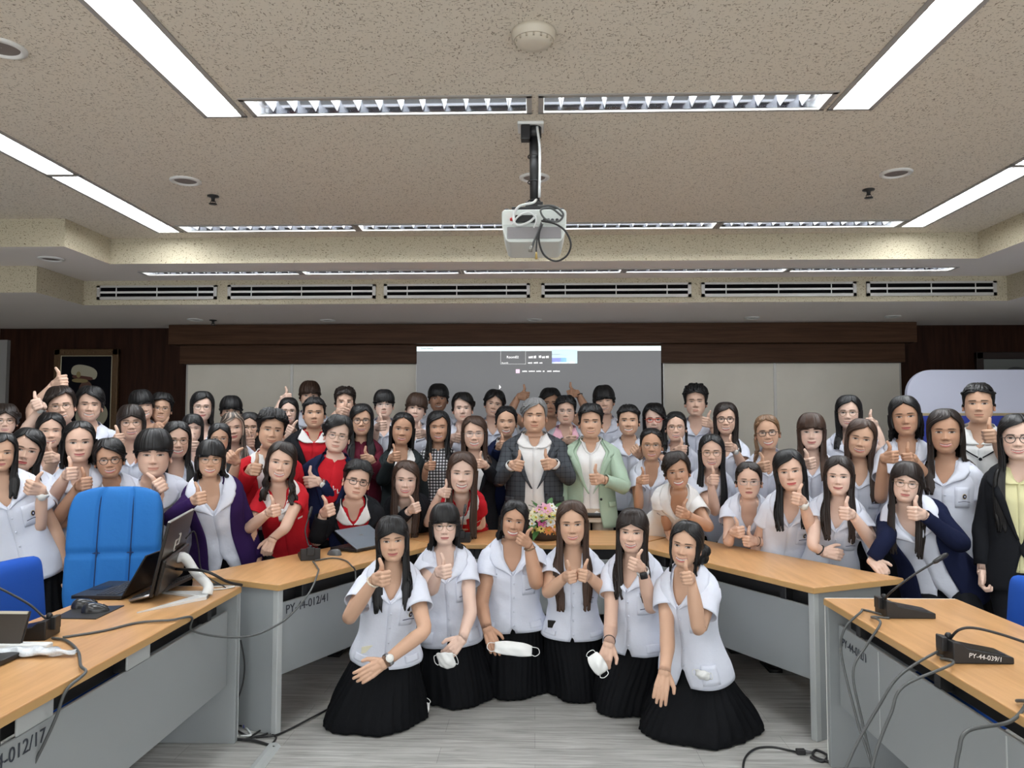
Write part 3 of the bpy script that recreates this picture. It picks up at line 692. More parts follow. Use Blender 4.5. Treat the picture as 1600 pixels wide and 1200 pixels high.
def hair_mat(name, col, tip=None):
    m = bpy.data.materials.new(name); m.use_nodes = True
    nt = m.node_tree; b = nt.nodes['Principled BSDF']
    b.inputs['Base Color'].default_value = col; b.inputs['Roughness'].default_value = 0.42
    b.inputs['Specular IOR Level'].default_value = 0.30
    at = nt.nodes.new('ShaderNodeVertexColor'); at.layer_name = 'Col'
    mx = nt.nodes.new('ShaderNodeMix'); mx.data_type = 'RGBA'; mx.blend_type = 'MULTIPLY'; mx.inputs[0].default_value = 1.0
    mx.inputs[6].default_value = col; nt.links.new(at.outputs['Color'], mx.inputs[7])
    nt.links.new(mx.outputs[2], b.inputs['Base Color'])
    return m
HAIR = {'black': hair_mat('black_hair', (0.009, 0.0085, 0.009, 1)), 'dark': hair_mat('dark_brown_hair', (0.018, 0.012, 0.010, 1)),
        'brown': hair_mat('brown_hair', (0.050, 0.027, 0.018, 1)), 'light': hair_mat('light_brown_hair', (0.17, 0.095, 0.05, 1)),
        'grey': hair_mat('grey_hair', (0.17, 0.17, 0.17, 1)), 'streak': hair_mat('streaked_hair', (0.045, 0.035, 0.028, 1))}

# ---- the hand shapes: capsules fused into one surface, cut open at the wrist
def fuse(capsules, voxel=0.0027, ratio=0.45):
    mb = MB()
    for (p, q, r0, r1) in capsules:
        p, q = np.array(p), np.array(q)
        pts = [p + (q - p) * t for t in (0, .25, .5, .75, 1)]
        rr = [r0 + (r1 - r0) * t for t in (0, .25, .5, .75, 1)]
        mb.tube(pts, rr, 12); mb.ball(p, r0 * 1.0, nu=12, nv=8); mb.ball(q, r1 * 1.0, nu=12, nv=8)
    o = mb.build('hand_form', SKIN)
    md = o.modifiers.new('r', 'REMESH'); md.mode = 'VOXEL'; md.voxel_size = voxel
    sm = o.modifiers.new('s', 'SMOOTH'); sm.factor = 0.5; sm.iterations = 3
    dc = o.modifiers.new('d', 'DECIMATE'); dc.ratio = ratio
    dg = bpy.context.evaluated_depsgraph_get()
    me = bpy.data.meshes.new_from_object(o.evaluated_get(dg))
    bm = bmesh.new(); bm.from_mesh(me)
    bmesh.ops.bisect_plane(bm, geom=bm.verts[:] + bm.edges[:] + bm.faces[:], plane_co=(0, 0, 0), plane_no=(-1, 0, 0), clear_outer=True)
    bmesh.ops.remove_doubles(bm, verts=bm.verts[:], dist=0.0006)
    be = [e for e in bm.edges if e.is_boundary]
    loop = [be[0].verts[0], be[0].verts[1]]; used = {be[0]}
    while True:
        nx = [e for e in loop[-1].link_edges if e.is_boundary and e not in used]
        if not nx: break
        used.add(nx[0]); v = nx[0].other_vert(loop[-1])
        if v is loop[0]: break
        loop.append(v)
    bm.verts.index_update()
    V = np.array([v.co[:] for v in bm.verts]); F = [tuple(v.index for v in f.verts) for f in bm.faces]
    L = [v.index for v in loop]
    c = V[L].mean(0); a = np.unwrap([math.atan2(V[i][2] - c[2], V[i][1] - c[1]) for i in L])
    if a[-1] < a[0]: L = L[::-1]
    bm.free(); bpy.data.meshes.remove(me); d = o.data; bpy.data.objects.remove(o); bpy.data.meshes.remove(d)
    return V, F, L
# coordinates: x = wrist to knuckles, y = towards the thumb side, z = palm side
_ts = (0.029, 0.0098, -0.0096, -0.0275)
def fist_caps(thumb_up=True):
    C = [((-.02, .004, 0), (.012, .006, 0), .0255, .0265), ((-.02, -.004, 0), (.012, -.008, 0), .0255, .0255)]
    for i, t in enumerate(_ts):
        k = (.083 - .003 * abs(i - 1), t, -.004); l = (1.0, 1.03, .97, .84)[i]
        C += [((.008, t * .55, 0), k, .0155, .0128), (k, (.089 - .004 * i, t * 1.02, .034 * l), .0112, .0102),
              ((.089 - .004 * i, t * 1.02, .034 * l), (.062, t, .047 * l), .0102, .0094), ((.062, t, .047 * l), (.050, t, .026), .0094, .0088)]
    C += [((.03, .0, .004), (.06, .0, .004), .026, .022)]
    C += [((.012, .016, .010), (.042, .036, .017), .018, .0155), ((.042, .036, .017), (.058, .066, .015), .0145, .0115), ((.058, .066, .015), (.053, .098, .009), .0115, .0090)]
    return C
def open_caps(bend=0.25, spread=1.0):
    C = [((-.02, .004, 0), (.012, .006, 0), .0255, .0255), ((-.02, -.004, 0), (.012, -.008, 0), .0255, .0245)]
    L = (.072, .080, .074, .058)
    for i, t in enumerate(_ts):
        k = np.array((.088 - .004 * abs(i - 1), t * .98, 0.0))
        C.append(((.008, t * .55, 0), tuple(k), .0145, .0118))
        a, p = 0.0, k
        for j, f in enumerate((.46, .31, .23)):
            a += bend * (0.8 + 0.25 * j)
            q = p + L[i] * f * np.array((math.cos(a), t * 2.4 * spread, math.sin(a)))
            C.append((tuple(p), tuple(q), (.0108, .0098, .0088)[j], (.0098, .0088, .0078)[j])); p = q
    C += [((.03, .0, .003), (.065, .0, .002), .022, .018)]
    C += [((.012, .016, .006), (.044, .042, .012), .017, .0145), ((.044, .042, .012), (.066, .058, .016), .0135, .011), ((.066, .058, .016), (.090, .062, .018), .011, .0085)]
    return C
HANDS = {'thumb': fuse(fist_caps()), 'flat': fuse(open_caps(0.16, 1.0)), 'grip': fuse(open_caps(0.62, 0.3)), 'curl': fuse(open_caps(0.95, 0.1))}

# ---- head surface
NC = 96
_t = (np.arange(NC) + 0.5) / NC * 2 - 1
ANG = PI * (0.36 * _t + 0.64 * _t ** 3)             # 0 = straight ahead, + = the person's left
HEADK = np.array([  # v, front y, front z, back y, back z, half width
    (0.00, -.010, .1220, -.010, .1220, .0010), (0.03, .016, .1190, -.037, .1180, .0265), (0.07, .043, .1085, -.064, .1070, .0475),
    (0.12, .068, .0895, -.087, .0870, .0640), (0.18, .082, .0640, -.100, .0560, .0735), (0.24, .0875, .0380, -.103, .0300, .0755),
    (0.30, .0875, .0200, -.102, .0100, .0755), (0.36, .0830, .0040, -.098, -.0050, .0745), (0.44, .0845, -.0180, -.092, -.0200, .0725),
    (0.54, .0860, -.0450, -.082, -.0400, .0680), (0.62, .0855, -.0660, -.072, -.0560, .0620), (0.69, .0840, -.0860, -.064, -.0680, .0545),
    (0.74, .0800, -.1000, -.060, -.0760, .0470), (0.78, .0690, -.1110, -.058, -.0830, .0410), (0.82, .0470, -.1140, -.058, -.0900, .0400),
    (0.86, .0230, -.1150, -.058, -.0980, .0440), (0.91, .0090, -.1240, -.060, -.1070, .0490), (0.96, .0060, -.1350, -.062, -.1170, .0500), (1.0, .0070, -.1470, -.065, -.1260, .0520)])
VROWS = np.concatenate([np.linspace(0, .24, 14), np.linspace(.25, .78, 56), np.linspace(.795, 1.0, 12)])
def super_ring(w, yf, yb, zf, zb, A, p=2.25):
    s, c = np.sin(A), np.cos(A)
    cx = np.sign(s) * np.abs(s) ** (2 / p); cy = np.sign(c) * np.abs(c) ** (2 / p)
    return np.stack([w * cx, (yf + yb) / 2 + (yf - yb) / 2 * cy, (zf + zb) / 2 + (zf - zb) / 2 * cy], -1)
def g2(x, z, cx, cz, sx, sz): return np.exp(-((x - cx) / sx) ** 2 - ((z - cz) / sz) ** 2)
def sstep(a, b, x):
    t = np.clip((x - a) / (b - a), 0, 1); return t * t * (3 - 2 * t)
def head_grid(P):
    """rows x NC points in head space (x = person's left, y = forward, z = up) and their colours"""
    K = keys(HEADK, VROWS)
    fw, jw, ch = P.get('fw', 1.0), P.get('jw', 1.0), P.get('chin', 1.0)
    G = []
    for r, v in zip(K, VROWS):
        w = r[4] * fw * (1 + (jw - 1) * float(sstep(.45, .7, v)) * (1 - float(sstep(.84, .95, v))) + (P.get('neck', 1.0) - 1) * float(sstep(.84, .95, v)))
        G.append(super_ring(w, r[0], r[2], r[1], r[3], ANG))
    G = np.array(G); x, y, z = G[..., 0], G[..., 1], G[..., 2]
    front = np.clip((y - 0.0) / 0.045, 0, 1) * (z > -.119)
    ax = np.abs(x)
    s = P.get('smile', 0.5)
    d = np.zeros_like(x)
    # nose
    ridge = np.exp(-(x / (0.0085 + 0.004 * sstep(.005, -.035, z))) ** 2) * (0.003 + 0.0155 * sstep(.010, -.033, z)) * (1 - sstep(-.034, -.046, z)) * sstep(.03, .006, z)
    d += ridge + 0.0055 * g2(x, z, 0, -.033, .0125, .0085) + 0.0065 * (g2(x, z, .0135, -.0365, .0068, .0066) + g2(x, z, -.0135, -.0365, .0068, .0066))
    d -= 0.004 * (g2(ax, z, .0075, -.0445, .005, .0035))
    # eye sockets, lids, brow, cheeks
    d -= 0.0062 * g2(ax, z, .0325, .001, .0185, .0105)
    d += 0.0042 * g2(ax, z, .0315, -.0005, .0125, .0075)
    d += 0.0032 * g2(ax, z, .030, .0235, .022, .007)
    d += 0.0048 * (0.7 + 0.6 * s) * g2(ax, z, .040, -.031, .018, .016)
    d -= 0.0030 * s * np.exp(-((ax - (.0235 + .32 * (-.036 - z))) / .0042) ** 2) * sstep(-.03, -.04, z) * sstep(-.085, -.07, z)
    # mouth
    mw = 0.0240 + 0.0105 * s
    zm = -.0665 + (0.0130 * s) * (x / mw) ** 2 - 0.001 * s
    inm = np.clip(1 - (x / mw) ** 2, 0, 1)
    op = P.get('open', 0.0) * 0.0100
    d += 0.0042 * np.exp(-((z - zm - .005) / .0048) ** 2) * np.sqrt(inm) + 0.0050 * np.exp(-((z - zm + .0065 + op) / .0055) ** 2) * np.sqrt(inm)
    d -= 0.0032 * np.exp(-((z - zm + op / 2) / (.0014 + op / 2.2)) ** 2) * np.sqrt(inm)
    d += 0.0040 * g2(x, z, 0, -.098, .015, .011) * ch
    d -= 0.0020 * g2(x, z, 0, -.083, .018, .006)
    y = y + d * front
    x = x + 0.0025 * s * np.sign(x) * g2(ax, z, .05, -.045, .02, .03) * front
    G = np.stack([x, y, z], -1)
    # colours
    tone = np.array(TONES[P.get('tone', 'light')])
    C = np.broadcast_to(tone, G.shape).copy()
    def blend(mask, col):
        nonlocal C
        mask = np.clip(mask * (front > 0.25), 0, 1)[..., None]
        C = C * (1 - mask) + np.asarray(col) * mask
    fem = P.get('fem', True)
    blend(0.28 * g2(ax, z, .040, -.030, .02, .014) * (1 if fem else .5), tone * (1.0, 0.72, 0.70))
    blend(0.22 * g2(x, z, 0, -.036, .012, .01), tone * (0.95, 0.72, 0.66))
    # lips, teeth
    lipc = np.array(P.get('lip', (0.42, 0.10, 0.10) if fem else tone * (0.80, 0.52, 0.50)))
    up, lo = zm + .0072 * np.sqrt(inm) * (1 - .25 * s), zm - op - .0090 * np.sqrt(inm)
    lips = sstep(lo - .001, lo + .001, z) * sstep(up + .001, up - .001, z) * sstep(.02, .12, inm)
    blend(lips * 0.85, lipc)
    if op > 0:
        gap = sstep(zm - op - .0008, zm - op + .0012, z) * sstep(zm + .0014, zm - .0004, z) * sstep(.10, .3, inm)
        blend(gap, (0.80, 0.76, 0.70))
        blend(0.9 * np.exp(-((z - zm + op) / .0013) ** 2) * sstep(.05, .3, inm) * (op > .004), (0.10, 0.02, 0.02))
    else:
        blend(0.75 * np.exp(-((z - zm) / .0015) ** 2) * sstep(.0, .2, inm), lipc * 0.35)
    blend(0.8 * g2(ax, z, .0072, -.0445, .0042, .0022), tone * 0.25)
    blend(0.35 * np.exp(-((ax - (.0235 + .32 * (-.036 - z))) / .0028) ** 2) * sstep(-.032, -.042, z) * sstep(-.078, -.066, z) * s, tone * (0.72, 0.6, 0.55))
    # eyes
    eo = P.get('eye', 0.75)
    ex, ez = ax - .0315, z - (.0008 + .06 * (ax - .0315))
    hw = .0172
    arch = np.clip(1 - (ex / hw) ** 2, 0, 1)
    upper, lower = (.0030 + .0044 * eo) * np.sqrt(arch) , -(.0014 + .0034 * eo) * np.sqrt(arch) * (1 - .3 * s)
    ins = (arch > 0) * sstep(lower - .0007, lower + .0007, ez) * sstep(upper + .0007, upper - .0007, ez)
    blend(ins, (0.50, 0.46, 0.43))
    blend(ins * sstep(.0086, .0070, np.sqrt(ex ** 2 + (ez - .0005) ** 2)), (0.015, 0.008, 0.006))
    blend((np.abs(ex) < hw * 1.06) * np.exp(-((ez - upper - .0005) / .0017) ** 2) * (0.95 if fem else .85), (0.015, 0.01, 0.01))
    blend(0.35 * (arch > 0) * np.exp(-((ez - lower) / .001) ** 2), tone * 0.3)
    blend(0.22 * g2(ax, z, .0315, .0085, .014, .003), tone * 0.45)
    # brows
    bx = ax - .033; bz = z - (.0205 + .0035 * np.cos(np.clip(bx / .022, -1.5, 1.5)) - .0035)
    bt = P.get('brow', .0030 if fem else .0040) * (1 - .45 * sstep(.004, .02, bx))
    blend(sstep(.0225, .0185, np.abs(bx)) * sstep(bt + .0012, bt - .0006, np.abs(bz)) * P.get('browa', .82), P.get('browc', (0.022, 0.015, 0.012)))
    if P.get('stubble'):
        blend(0.25 * g2(x, z, 0, -.085, .04, .03) * (1 - lips), tone * 0.45)
    return G, C
def face_front(G, x, z, off):
    """a point on the front of the head, off metres in front of the skin"""
    fr = G[:, 20:76].reshape(-1, 3)
    i = np.argmin((fr[:, 0] - x) ** 2 + (fr[:, 2] - z) ** 2 + 10 * (fr[:, 1] < 0.0))
    return np.array((x, fr[i, 1] + off, z))

# ---- torso surface: t = metres along the spine below the neck base
TORSO = {
 'f': np.array([(0.00, .056, .046, .060, .020), (.018, .084, .054, .068, .028), (.040, .122, .062, .078, .030), (.062, .147, .072, .086, .026), (.090, .158, .084, .092, .016), (.13, .157, .098, .096, .006),
                (.19, .150, .112, .096, 0), (.26, .142, .108, .088, 0), (.34, .134, .098, .082, 0), (.42, .142, .102, .094, 0), (.50, .160, .112, .112, 0), (.57, .168, .118, .118, 0), (.64, .170, .120, .118, 0)]),
 'm': np.array([(0.00, .062, .048, .062, .018), (.018, .092, .058, .074, .026), (.040, .138, .068, .086, .030), (.064, .172, .080, .096, .026), (.095, .186, .094, .102, .016), (.14, .184, .108, .106, .006),
                (.20, .174, .114, .104, 0), (.28, .164, .110, .098, 0), (.36, .156, .106, .094, 0), (.44, .158, .108, .100, 0), (.52, .166, .112, .110, 0), (.58, .170, .114, .114, 0), (.64, .170, .114, .114, 0)])}
class Torso:
    def __init__(s, sex, N, Pv, right, scale=1.0, belly=0.0, wide=1.0):
        s.K = TORSO[sex].copy(); s.N = np.asarray(N, float); s.sc = scale
        s.K[:, 1] *= wide
        if belly: s.K[:, 2] += belly * np.exp(-((s.K[:, 0] - .40) / .15) ** 2); s.K[:, 1] += .5 * belly * np.exp(-((s.K[:, 0] - .42) / .16) ** 2)
        s.T = nrm(np.asarray(Pv, float) - s.N)                    # down the spine
        r = np.asarray(right, float); s.L = nrm(r - s.T * r.dot(s.T))      # person's left
        s.Fw = np.cross(s.L, s.T)                                  # forward
        if s.Fw[1] > 0: s.Fw = -s.Fw
    def pt(s, t, a, off=0.0):
        t, a = np.broadcast_arrays(np.asarray(t, float), np.asarray(a, float))
        k = keys(s.K, t.ravel()).reshape(t.shape + (4,))
        over = np.clip(t - s.K[-1, 0], 0, None)
        w, f, b, dz = k[..., 0] + off + over * .10, k[..., 1] + off + over * .08, k[..., 2] + off + over * .08, k[..., 3]
        sn, cs = np.sin(a), np.cos(a); p = 2.35
        cx = np.sign(sn) * np.abs(sn) ** (2 / p); cy = np.sign(cs) * np.abs(cs) ** (2 / p)
        x = w * cx; y = (f - b) / 2 + (f + b) / 2 * cy; tt = t + dz * cy
        return s.N + s.sc * (x[..., None] * s.L + y[..., None] * s.Fw + tt[..., None] * s.T)
    def local(s, P):
        d = (np.asarray(P) - s.N) / s.sc
        return d @ s.L, d @ s.Fw, d @ s.T
    def push(s, P, off, force=0):
        """move points that would sit inside the torso out to off metres above it"""
        x, y, t = s.local(P)
        k = keys(s.K, np.clip(t, 0, .64).ravel()).reshape(t.shape + (4,))
        w, f, b = k[..., 0] + off, k[..., 1] + off, k[..., 2] + off
        mid, half = (f - b) / 2, (f + b) / 2
        rho = (np.abs(x / w) ** 2.35 + np.abs((y - mid) / half) ** 2.35) ** (1 / 2.35) + 1e-9
        act = np.where((t > -.004) & (rho < 1), 1 / rho, 1.0)
        act = 1 + (np.clip(act, 1, 3.0) - 1) * sstep(-.004, .03, t)
        ny = mid + (y - mid) * act; nx = x * (1 + (act - 1) * .35)
        # mostly push along the depth so locks lie on the chest
        sg = np.sign(y - mid + 1e-9) if not force else np.full_like(y, float(force))
        need = np.clip(1 - np.abs(nx / w) ** 2.35, 0, 1) ** (1 / 2.35) * half
        ny = np.where(act > 1, mid + sg * np.maximum(np.abs(ny - mid) * (np.sign(y - mid + 1e-9) == sg), need), ny)
        if force < 0: ny = np.where(t > .02, np.minimum(ny, mid - need), ny)
        return s.N + s.sc * (nx[..., None] * s.L + ny[..., None] * s.Fw + t[..., None] * s.T)
def folds(P, amp, seed):
    r = np.random.default_rng(seed); d = np.zeros(P.shape[:-1])
    for i in range(5):
        k = r.normal(size=3) * (14 + 9 * i); d += np.sin(P @ k + r.uniform(0, 6.28)) / (1 + .55 * i)
    return d * amp * .5

def strip_cloth(mb, T, rows, edge, off, cols=56, seed=0, amp=.008, m=0, hem_split=None):
    """an open-fronted garment: at depth t it runs round the back from +edge(t) to -edge(t)"""
    G = []
    for t in rows:
        e = edge(t)
        e0, e1 = (e if isinstance(e, tuple) else (e, e))
        a = np.linspace(e0 - .035 * (e0 < .02), 2 * PI - e1 + .012 * (e1 < .02), cols)
        o = (off(t) if callable(off) else off) + .0035 * (a < .06) * (e0 < .02)
        P = T.pt(np.full(cols, t), a, o)
        n = P - (T.N + T.T * t * T.sc); n /= np.linalg.norm(n, axis=1)[:, None]
        P = P + n * (folds(P, amp * float(sstep(.03, .16, t)), seed))[:, None]
        G.append(P)
    mb.add(np.concatenate(G), flip(gridF(len(rows), cols)), m)
    return np.array(G)
def collar_piece(mb, T, inner, outer, off, n=10, k=5, m=0, lift=.012):
    """a collar wing between two curves of (t, angle) on the torso surface"""
    inner, outer = np.array(inner), np.array(outer)
    q = np.linspace(0, len(inner) - 1, n * (len(inner) - 1) + 1); ii = np.arange(len(inner))
    A, B = [np.stack([np.interp(q, ii, X[:, 0]), np.interp(q, ii, X[:, 1])], 1) for X in (inner, outer)]
    V = []
    for (t0, a0), (t1, a1) in zip(A, B):
        for j in range(k):
            s = j / (k - 1)
            V.append(T.pt(t0 + (t1 - t0) * s, a0 + (a1 - a0) * s, off + lift * math.sin(PI * min(1, s * .9 + .08)) * .8 + .004))
    mb.add(V, gridF(len(A), k), m)
# ================================================================== PEOPLE: hair, clothes, assembly
D = math.radians
CAPS = {   # (v, opening edge on the image-left side, on the image-right side) in degrees; (v, thickness)
 'short':   ([(0,3,-3),(.125,3,-3),(.155,-24,24),(.19,-48,48),(.25,-60,60),(.33,-67,67),(.37,-71,71),(.43,-90,90),(.47,-106,106),(.53,-118,118),(.62,-128,128)], [(0,.024),(.12,.024),(.2,.016),(.3,.009),(.42,.005),(.62,.004)]),
 'buzz':    ([(0,3,-3),(.135,3,-3),(.16,-30,30),(.19,-52,52),(.25,-62,62),(.33,-68,68),(.36,-72,72),(.41,-90,90),(.46,-106,106),(.52,-120,120),(.60,-132,132)], [(0,.012),(.15,.011),(.3,.006),(.6,.003)]),
 'bowl':    ([(0,4,-4),(.27,4,-4),(.29,-48,48),(.33,-60,60),(.38,-69,69),(.44,-86,86),(.48,-102,102),(.54,-116,116),(.62,-126,126)], [(0,.022),(.2,.018),(.28,.013),(.36,.010),(.44,.007),(.62,.004)]),
 'sweepR':  ([(0,24,24),(.11,24,24),(.15,4,40),(.19,-18,52),(.24,-38,58),(.29,-56,62),(.36,-68,70),(.42,-86,86),(.47,-104,104),(.53,-116,116),(.62,-128,128)], [(0,.024),(.2,.021),(.3,.015),(.42,.009),(.62,.005)]),
 'sweepL':  ([(0,-24,-24),(.11,-24,-24),(.15,-40,-4),(.19,-52,18),(.24,-58,38),(.29,-62,56),(.36,-70,68),(.42,-86,86),(.47,-104,104),(.53,-116,116),(.62,-128,128)], [(0,.024),(.2,.021),(.3,.015),(.42,.009),(.62,.005)]),
 'curtain': ([(0,0,0),(.14,0,0),(.18,-16,16),(.23,-36,36),(.28,-54,54),(.36,-66,66),(.42,-84,84),(.47,-102,102),(.53,-116,116),(.62,-126,126)], [(0,.022),(.2,.023),(.32,.018),(.42,.010),(.62,.005)]),
 'tied':    ([(0,0,0),(.105,0,0),(.14,-26,26),(.19,-48,48),(.25,-60,60),(.32,-68,68),(.37,-74,74),(.42,-88,88),(.47,-104,104),(.53,-114,114),(.62,-124,124)], [(0,.011),(.2,.010),(.4,.007),(.62,.005)]),
 'lpart':   ([(0,0,0),(.115,0,0),(.15,-20,20),(.20,-42,42),(.26,-56,56),(.33,-62,62),(.42,-64,64),(.52,-66,66),(.64,-70,70)], [(0,.013),(.2,.014),(.4,.014),(.64,.016)]),
 'lside':   ([(0,20,20),(.115,20,20),(.15,2,34),(.20,-30,50),(.26,-50,58),(.33,-60,63),(.42,-63,65),(.52,-66,66),(.64,-70,70)], [(0,.014),(.2,.016),(.4,.016),(.64,.017)]),
 'lsideL':  ([(0,-20,-20),(.115,-20,-20),(.15,-34,-2),(.20,-50,30),(.26,-58,50),(.33,-63,60),(.42,-65,63),(.52,-66,66),(.64,-70,70)], [(0,.014),(.2,.016),(.4,.016),(.64,.017)]),
 'lbangs':  ([(0,4,-4),(.255,4,-4),(.275,-44,44),(.33,-59,59),(.42,-63,63),(.52,-66,66),(.64,-70,70)], [(0,.015),(.2,.017),(.28,.017),(.4,.015),(.64,.017)]),
 'lwisp':   ([(0,3,-3),(.19,3,-3),(.215,-14,14),(.245,-34,34),(.28,-50,50),(.33,-59,59),(.42,-63,63),(.52,-66,66),(.64,-70,70)], [(0,.015),(.2,.017),(.28,.017),(.4,.015),(.64,.017)]),
}
LOCKRING = np.array([(-.40, .100, .080, .100), (-.26, .098, .078, .096), (-.16, .090, .072, .092), (-.10, .086, .074, .096), (-.05, .087, .080, .104), (0.0, .0885, .088, .112), (.03, .0885, .092, .114)])
def hair_build(P, headR, C, hs, T, parent, R):
    mb = MB(); r = np.random.default_rng(P['seed']); style = P['hair']
    ed, th = CAPS[style]; vol = P.get('vol', 1.0); fw = P.get('fw', 1.0)
    ed, th = np.array(ed, float), np.array(th, float)
    V = np.concatenate([np.linspace(0, .10, 8), np.linspace(.115, ed[-1, 0], 34)]); NCH = 150
    base = keys(HEADK, V); E = keys(ed, V); TH = keys(th, V)[:, 0] * vol
    s = np.linspace(0, 1, NCH)
    ph = r.uniform(0, 6.28, 8)
    A0 = np.linspace(0, 2 * PI, NCH)
    streak = sum(np.sin(A0 * k + p) for k, p in zip((11, 23, 37, 53, 71), ph)) / 5
    clump = np.abs(np.sin(A0 * 11 + ph[5] + 1.2 * np.sin(A0 * 3 + ph[6])))
    rag = P.get('rag', .3 if style[0] == 'l' else .8)
    pts = []
    for i, v in enumerate(V):
        # hair tips: each column stops a little earlier or later on the fringe
        vv = np.clip(v + rag * .024 * (clump - .5) * float(sstep(.10, .2, v)), 0, V[-1])
        e = keys(ed, vv)
        lo, hi = np.radians(e[:, 1]), 2 * PI + np.radians(e[:, 0])
        a = lo + (hi - lo) * s
        k = base[i]; o = TH[i] * (1 + .10 * streak * rag) + .0026 * streak * float(sstep(.03, .12, v)) 
        w = k[4] * fw + o * .95; yf, yb = k[0] + o, k[2] - o
        rise = o * float(sstep(.16, .0, v))
        sn, cs = np.sin(a), np.cos(a); p = 2.25
        cx = np.sign(sn) * np.abs(sn) ** (2 / p); cy = np.sign(cs) * np.abs(cs) ** (2 / p)
        pts.append(np.stack([w * cx, (yf + yb) / 2 + (yf - yb) / 2 * cy, (k[1] + k[3]) / 2 + (k[1] - k[3]) / 2 * cy + rise], -1))
    G = np.array(pts)
    if style in ('short', 'buzz'): P.setdefault('tuft', .004)
    if P.get('tuft'):                                            # cropped hair standing up in tufts
        q = G.reshape(-1, 3); up = sstep(.05, .11, q[:, 2])
        n = sum(np.sin(q @ (r.normal(size=3) * 170) + f) for f in (0, 1, 2)) / 3
        q += (q / (np.linalg.norm(q, axis=1)[:, None])) * (P['tuft'] * up * n)[:, None]; G = q.reshape(G.shape)
    shade = np.clip(1.0 + .45 * streak, .4, 1.8)
    colr = np.repeat(shade[None, :, None], len(V), 0) * np.ones((1, 1, 4))
    if P['hc'] == 'streak':
        f = (np.sin(A0 * 13 + 1) > .55) * 6.0 * ((np.abs(A0) < 1.2) | (A0 > 5.0)); colr = colr * (1 + f)[None, :, None]
    W = G.reshape(-1, 3) @ headR.T * hs + C
    mb.add(W, flip(gridF(len(V), NCH)), 0, np.clip(colr.reshape(-1, 4), 0, 12))
    def lock(a0, a1, zt, zb, off=.020, taper=.72, ncol=46, wob=.012, lift=0.0, curl=0.0, side=0):
        """a hanging curtain of hair between two (start, end) angle pairs, from height zt to zb in head space"""
        rows = 30; z = np.linspace(zt, zb, rows); L = []
        p4 = r.uniform(0, 6.28, 6); q = np.linspace(0, 1, ncol)
        st = sum(np.sin(q * k + p) for k, p in zip((17, 31, 47, 73), p4)) / 4
        for i, zz in enumerate(z):
            f = i / (rows - 1)
            b0, b1 = a0[0] + (a0[1] - a0[0]) * f, a1[0] + (a1[1] - a1[0]) * f
            mid = (b0 + b1) / 2; hw = (b1 - b0) / 2 * (1 - (1 - taper) * float(sstep(.72, 1.0, f)))
            a = np.radians(mid + hw * (2 * q - 1)) + .03 * math.sin(4 * f + p4[4])
            k = keys(LOCKRING, np.array([max(zz, -.4)]))[0]
            o = .0042 * st + wob * .5 * math.sin(7 * f + p4[5]) * f + lift * f + curl * f * np.sin(f * 20 + q * 3)
            # the curtain bulges in the middle of its width
            o = o + .010 * np.sin(PI * q) - .006
            sn, cs = np.sin(a), np.cos(a)
            zz_ = zz - .05 * f * f * (np.abs(np.sin(q * 9 + p4[0])) - .5) * (f > .6)
            x, y = (k[0] * fw + o) * sn, (k[1] - k[2]) / 2 + ((k[1] + k[2]) / 2 + o) * cs
            zr = np.maximum(zz_, -.07); drop = np.minimum(zz_ + .07, 0)
            Pw = np.stack([x, y, np.broadcast_to(zr, x.shape)], -1) @ headR.T * hs + C
            Pw += (drop * hs)[:, None] * (np.array((0, 0, 1.0)) if side >= 0 else -nrm(T.T * .8 + np.array((0, 0, -.2)))) if np.ndim(drop) else drop * hs * (np.array((0, 0, 1.0)) if side >= 0 else -nrm(T.T * .8 + np.array((0, 0, -.2))))
            L.append(Pw)
        L = np.array(L); L = T.push(L.reshape(-1, 3), off + (.008 * np.sin(PI * np.tile(q, rows))), side).reshape(L.shape)
        sh = np.clip(1.0 + .5 * st, .4, 1.8)[None, :, None] * np.ones((rows, 1, 4))
        tip = P.get('tip', 1.0); sh = sh * (1 + (tip - 1) * sstep(.45, 1, np.linspace(0, 1, rows)))[:, None, None]
        if P['hc'] == 'streak': sh = sh * (1 + 3.5 * (np.sin(q * 19) > .6))[None, :, None]
        mb.add(L.reshape(-1, 3), flip(gridF(rows, ncol)), 0, np.clip(sh.reshape(-1, 4), 0, 12))
    ln = P.get('len', 0.0)
    fall = P.get('fall', 'front')
    if ln:
        zb = -.06 - ln
        if fall in ('front', 'L', 'R'):
            if fall in ('front', 'L'): lock((56, 26), (112, 76), .02, zb, side=1)
            else: lock((58, 84), (112, 118), .02, -.20, lift=.01, side=-1)
            if fall in ('front', 'R'): lock((-112, -76), (-56, -26), .02, zb, side=1)
            else: lock((-112, -118), (-58, -84), .02, -.20, lift=.01, side=-1)
            lock((100, 112), (260, 248), .02, zb, side=-1)
        elif fall == 'back':
            lock((62, 88), (118, 128), .02, max(zb, -.24), lift=.006, side=-1); lock((-118, -128), (-62, -88), .02, max(zb, -.24), lift=.006, side=-1); lock((98, 112), (262, 248), .02, zb, side=-1)
        elif fall == 'bob':
            c = P.get('curl', 0.0)
            lock((57, 50), (120, 112), .02, zb, wob=.004, taper=.92, curl=c); lock((-120, -112), (-57, -50), .02, zb, wob=.004, taper=.92, curl=c); lock((105, 105), (255, 255), .02, zb, wob=.004, taper=.95, curl=c, side=-1)
        elif fall == 'tails':
            lock((78, 46), (104, 74), -.03, zb, taper=.4, off=.026); lock((-104, -74), (-78, -46), -.03, zb, taper=.4, off=.026)
        elif fall == 'tailL': lock((84, 44), (108, 74), -.03, zb, taper=.4, off=.026)
        elif fall == 'tailR': lock((-108, -74), (-84, -44), -.03, zb, taper=.4, off=.026)
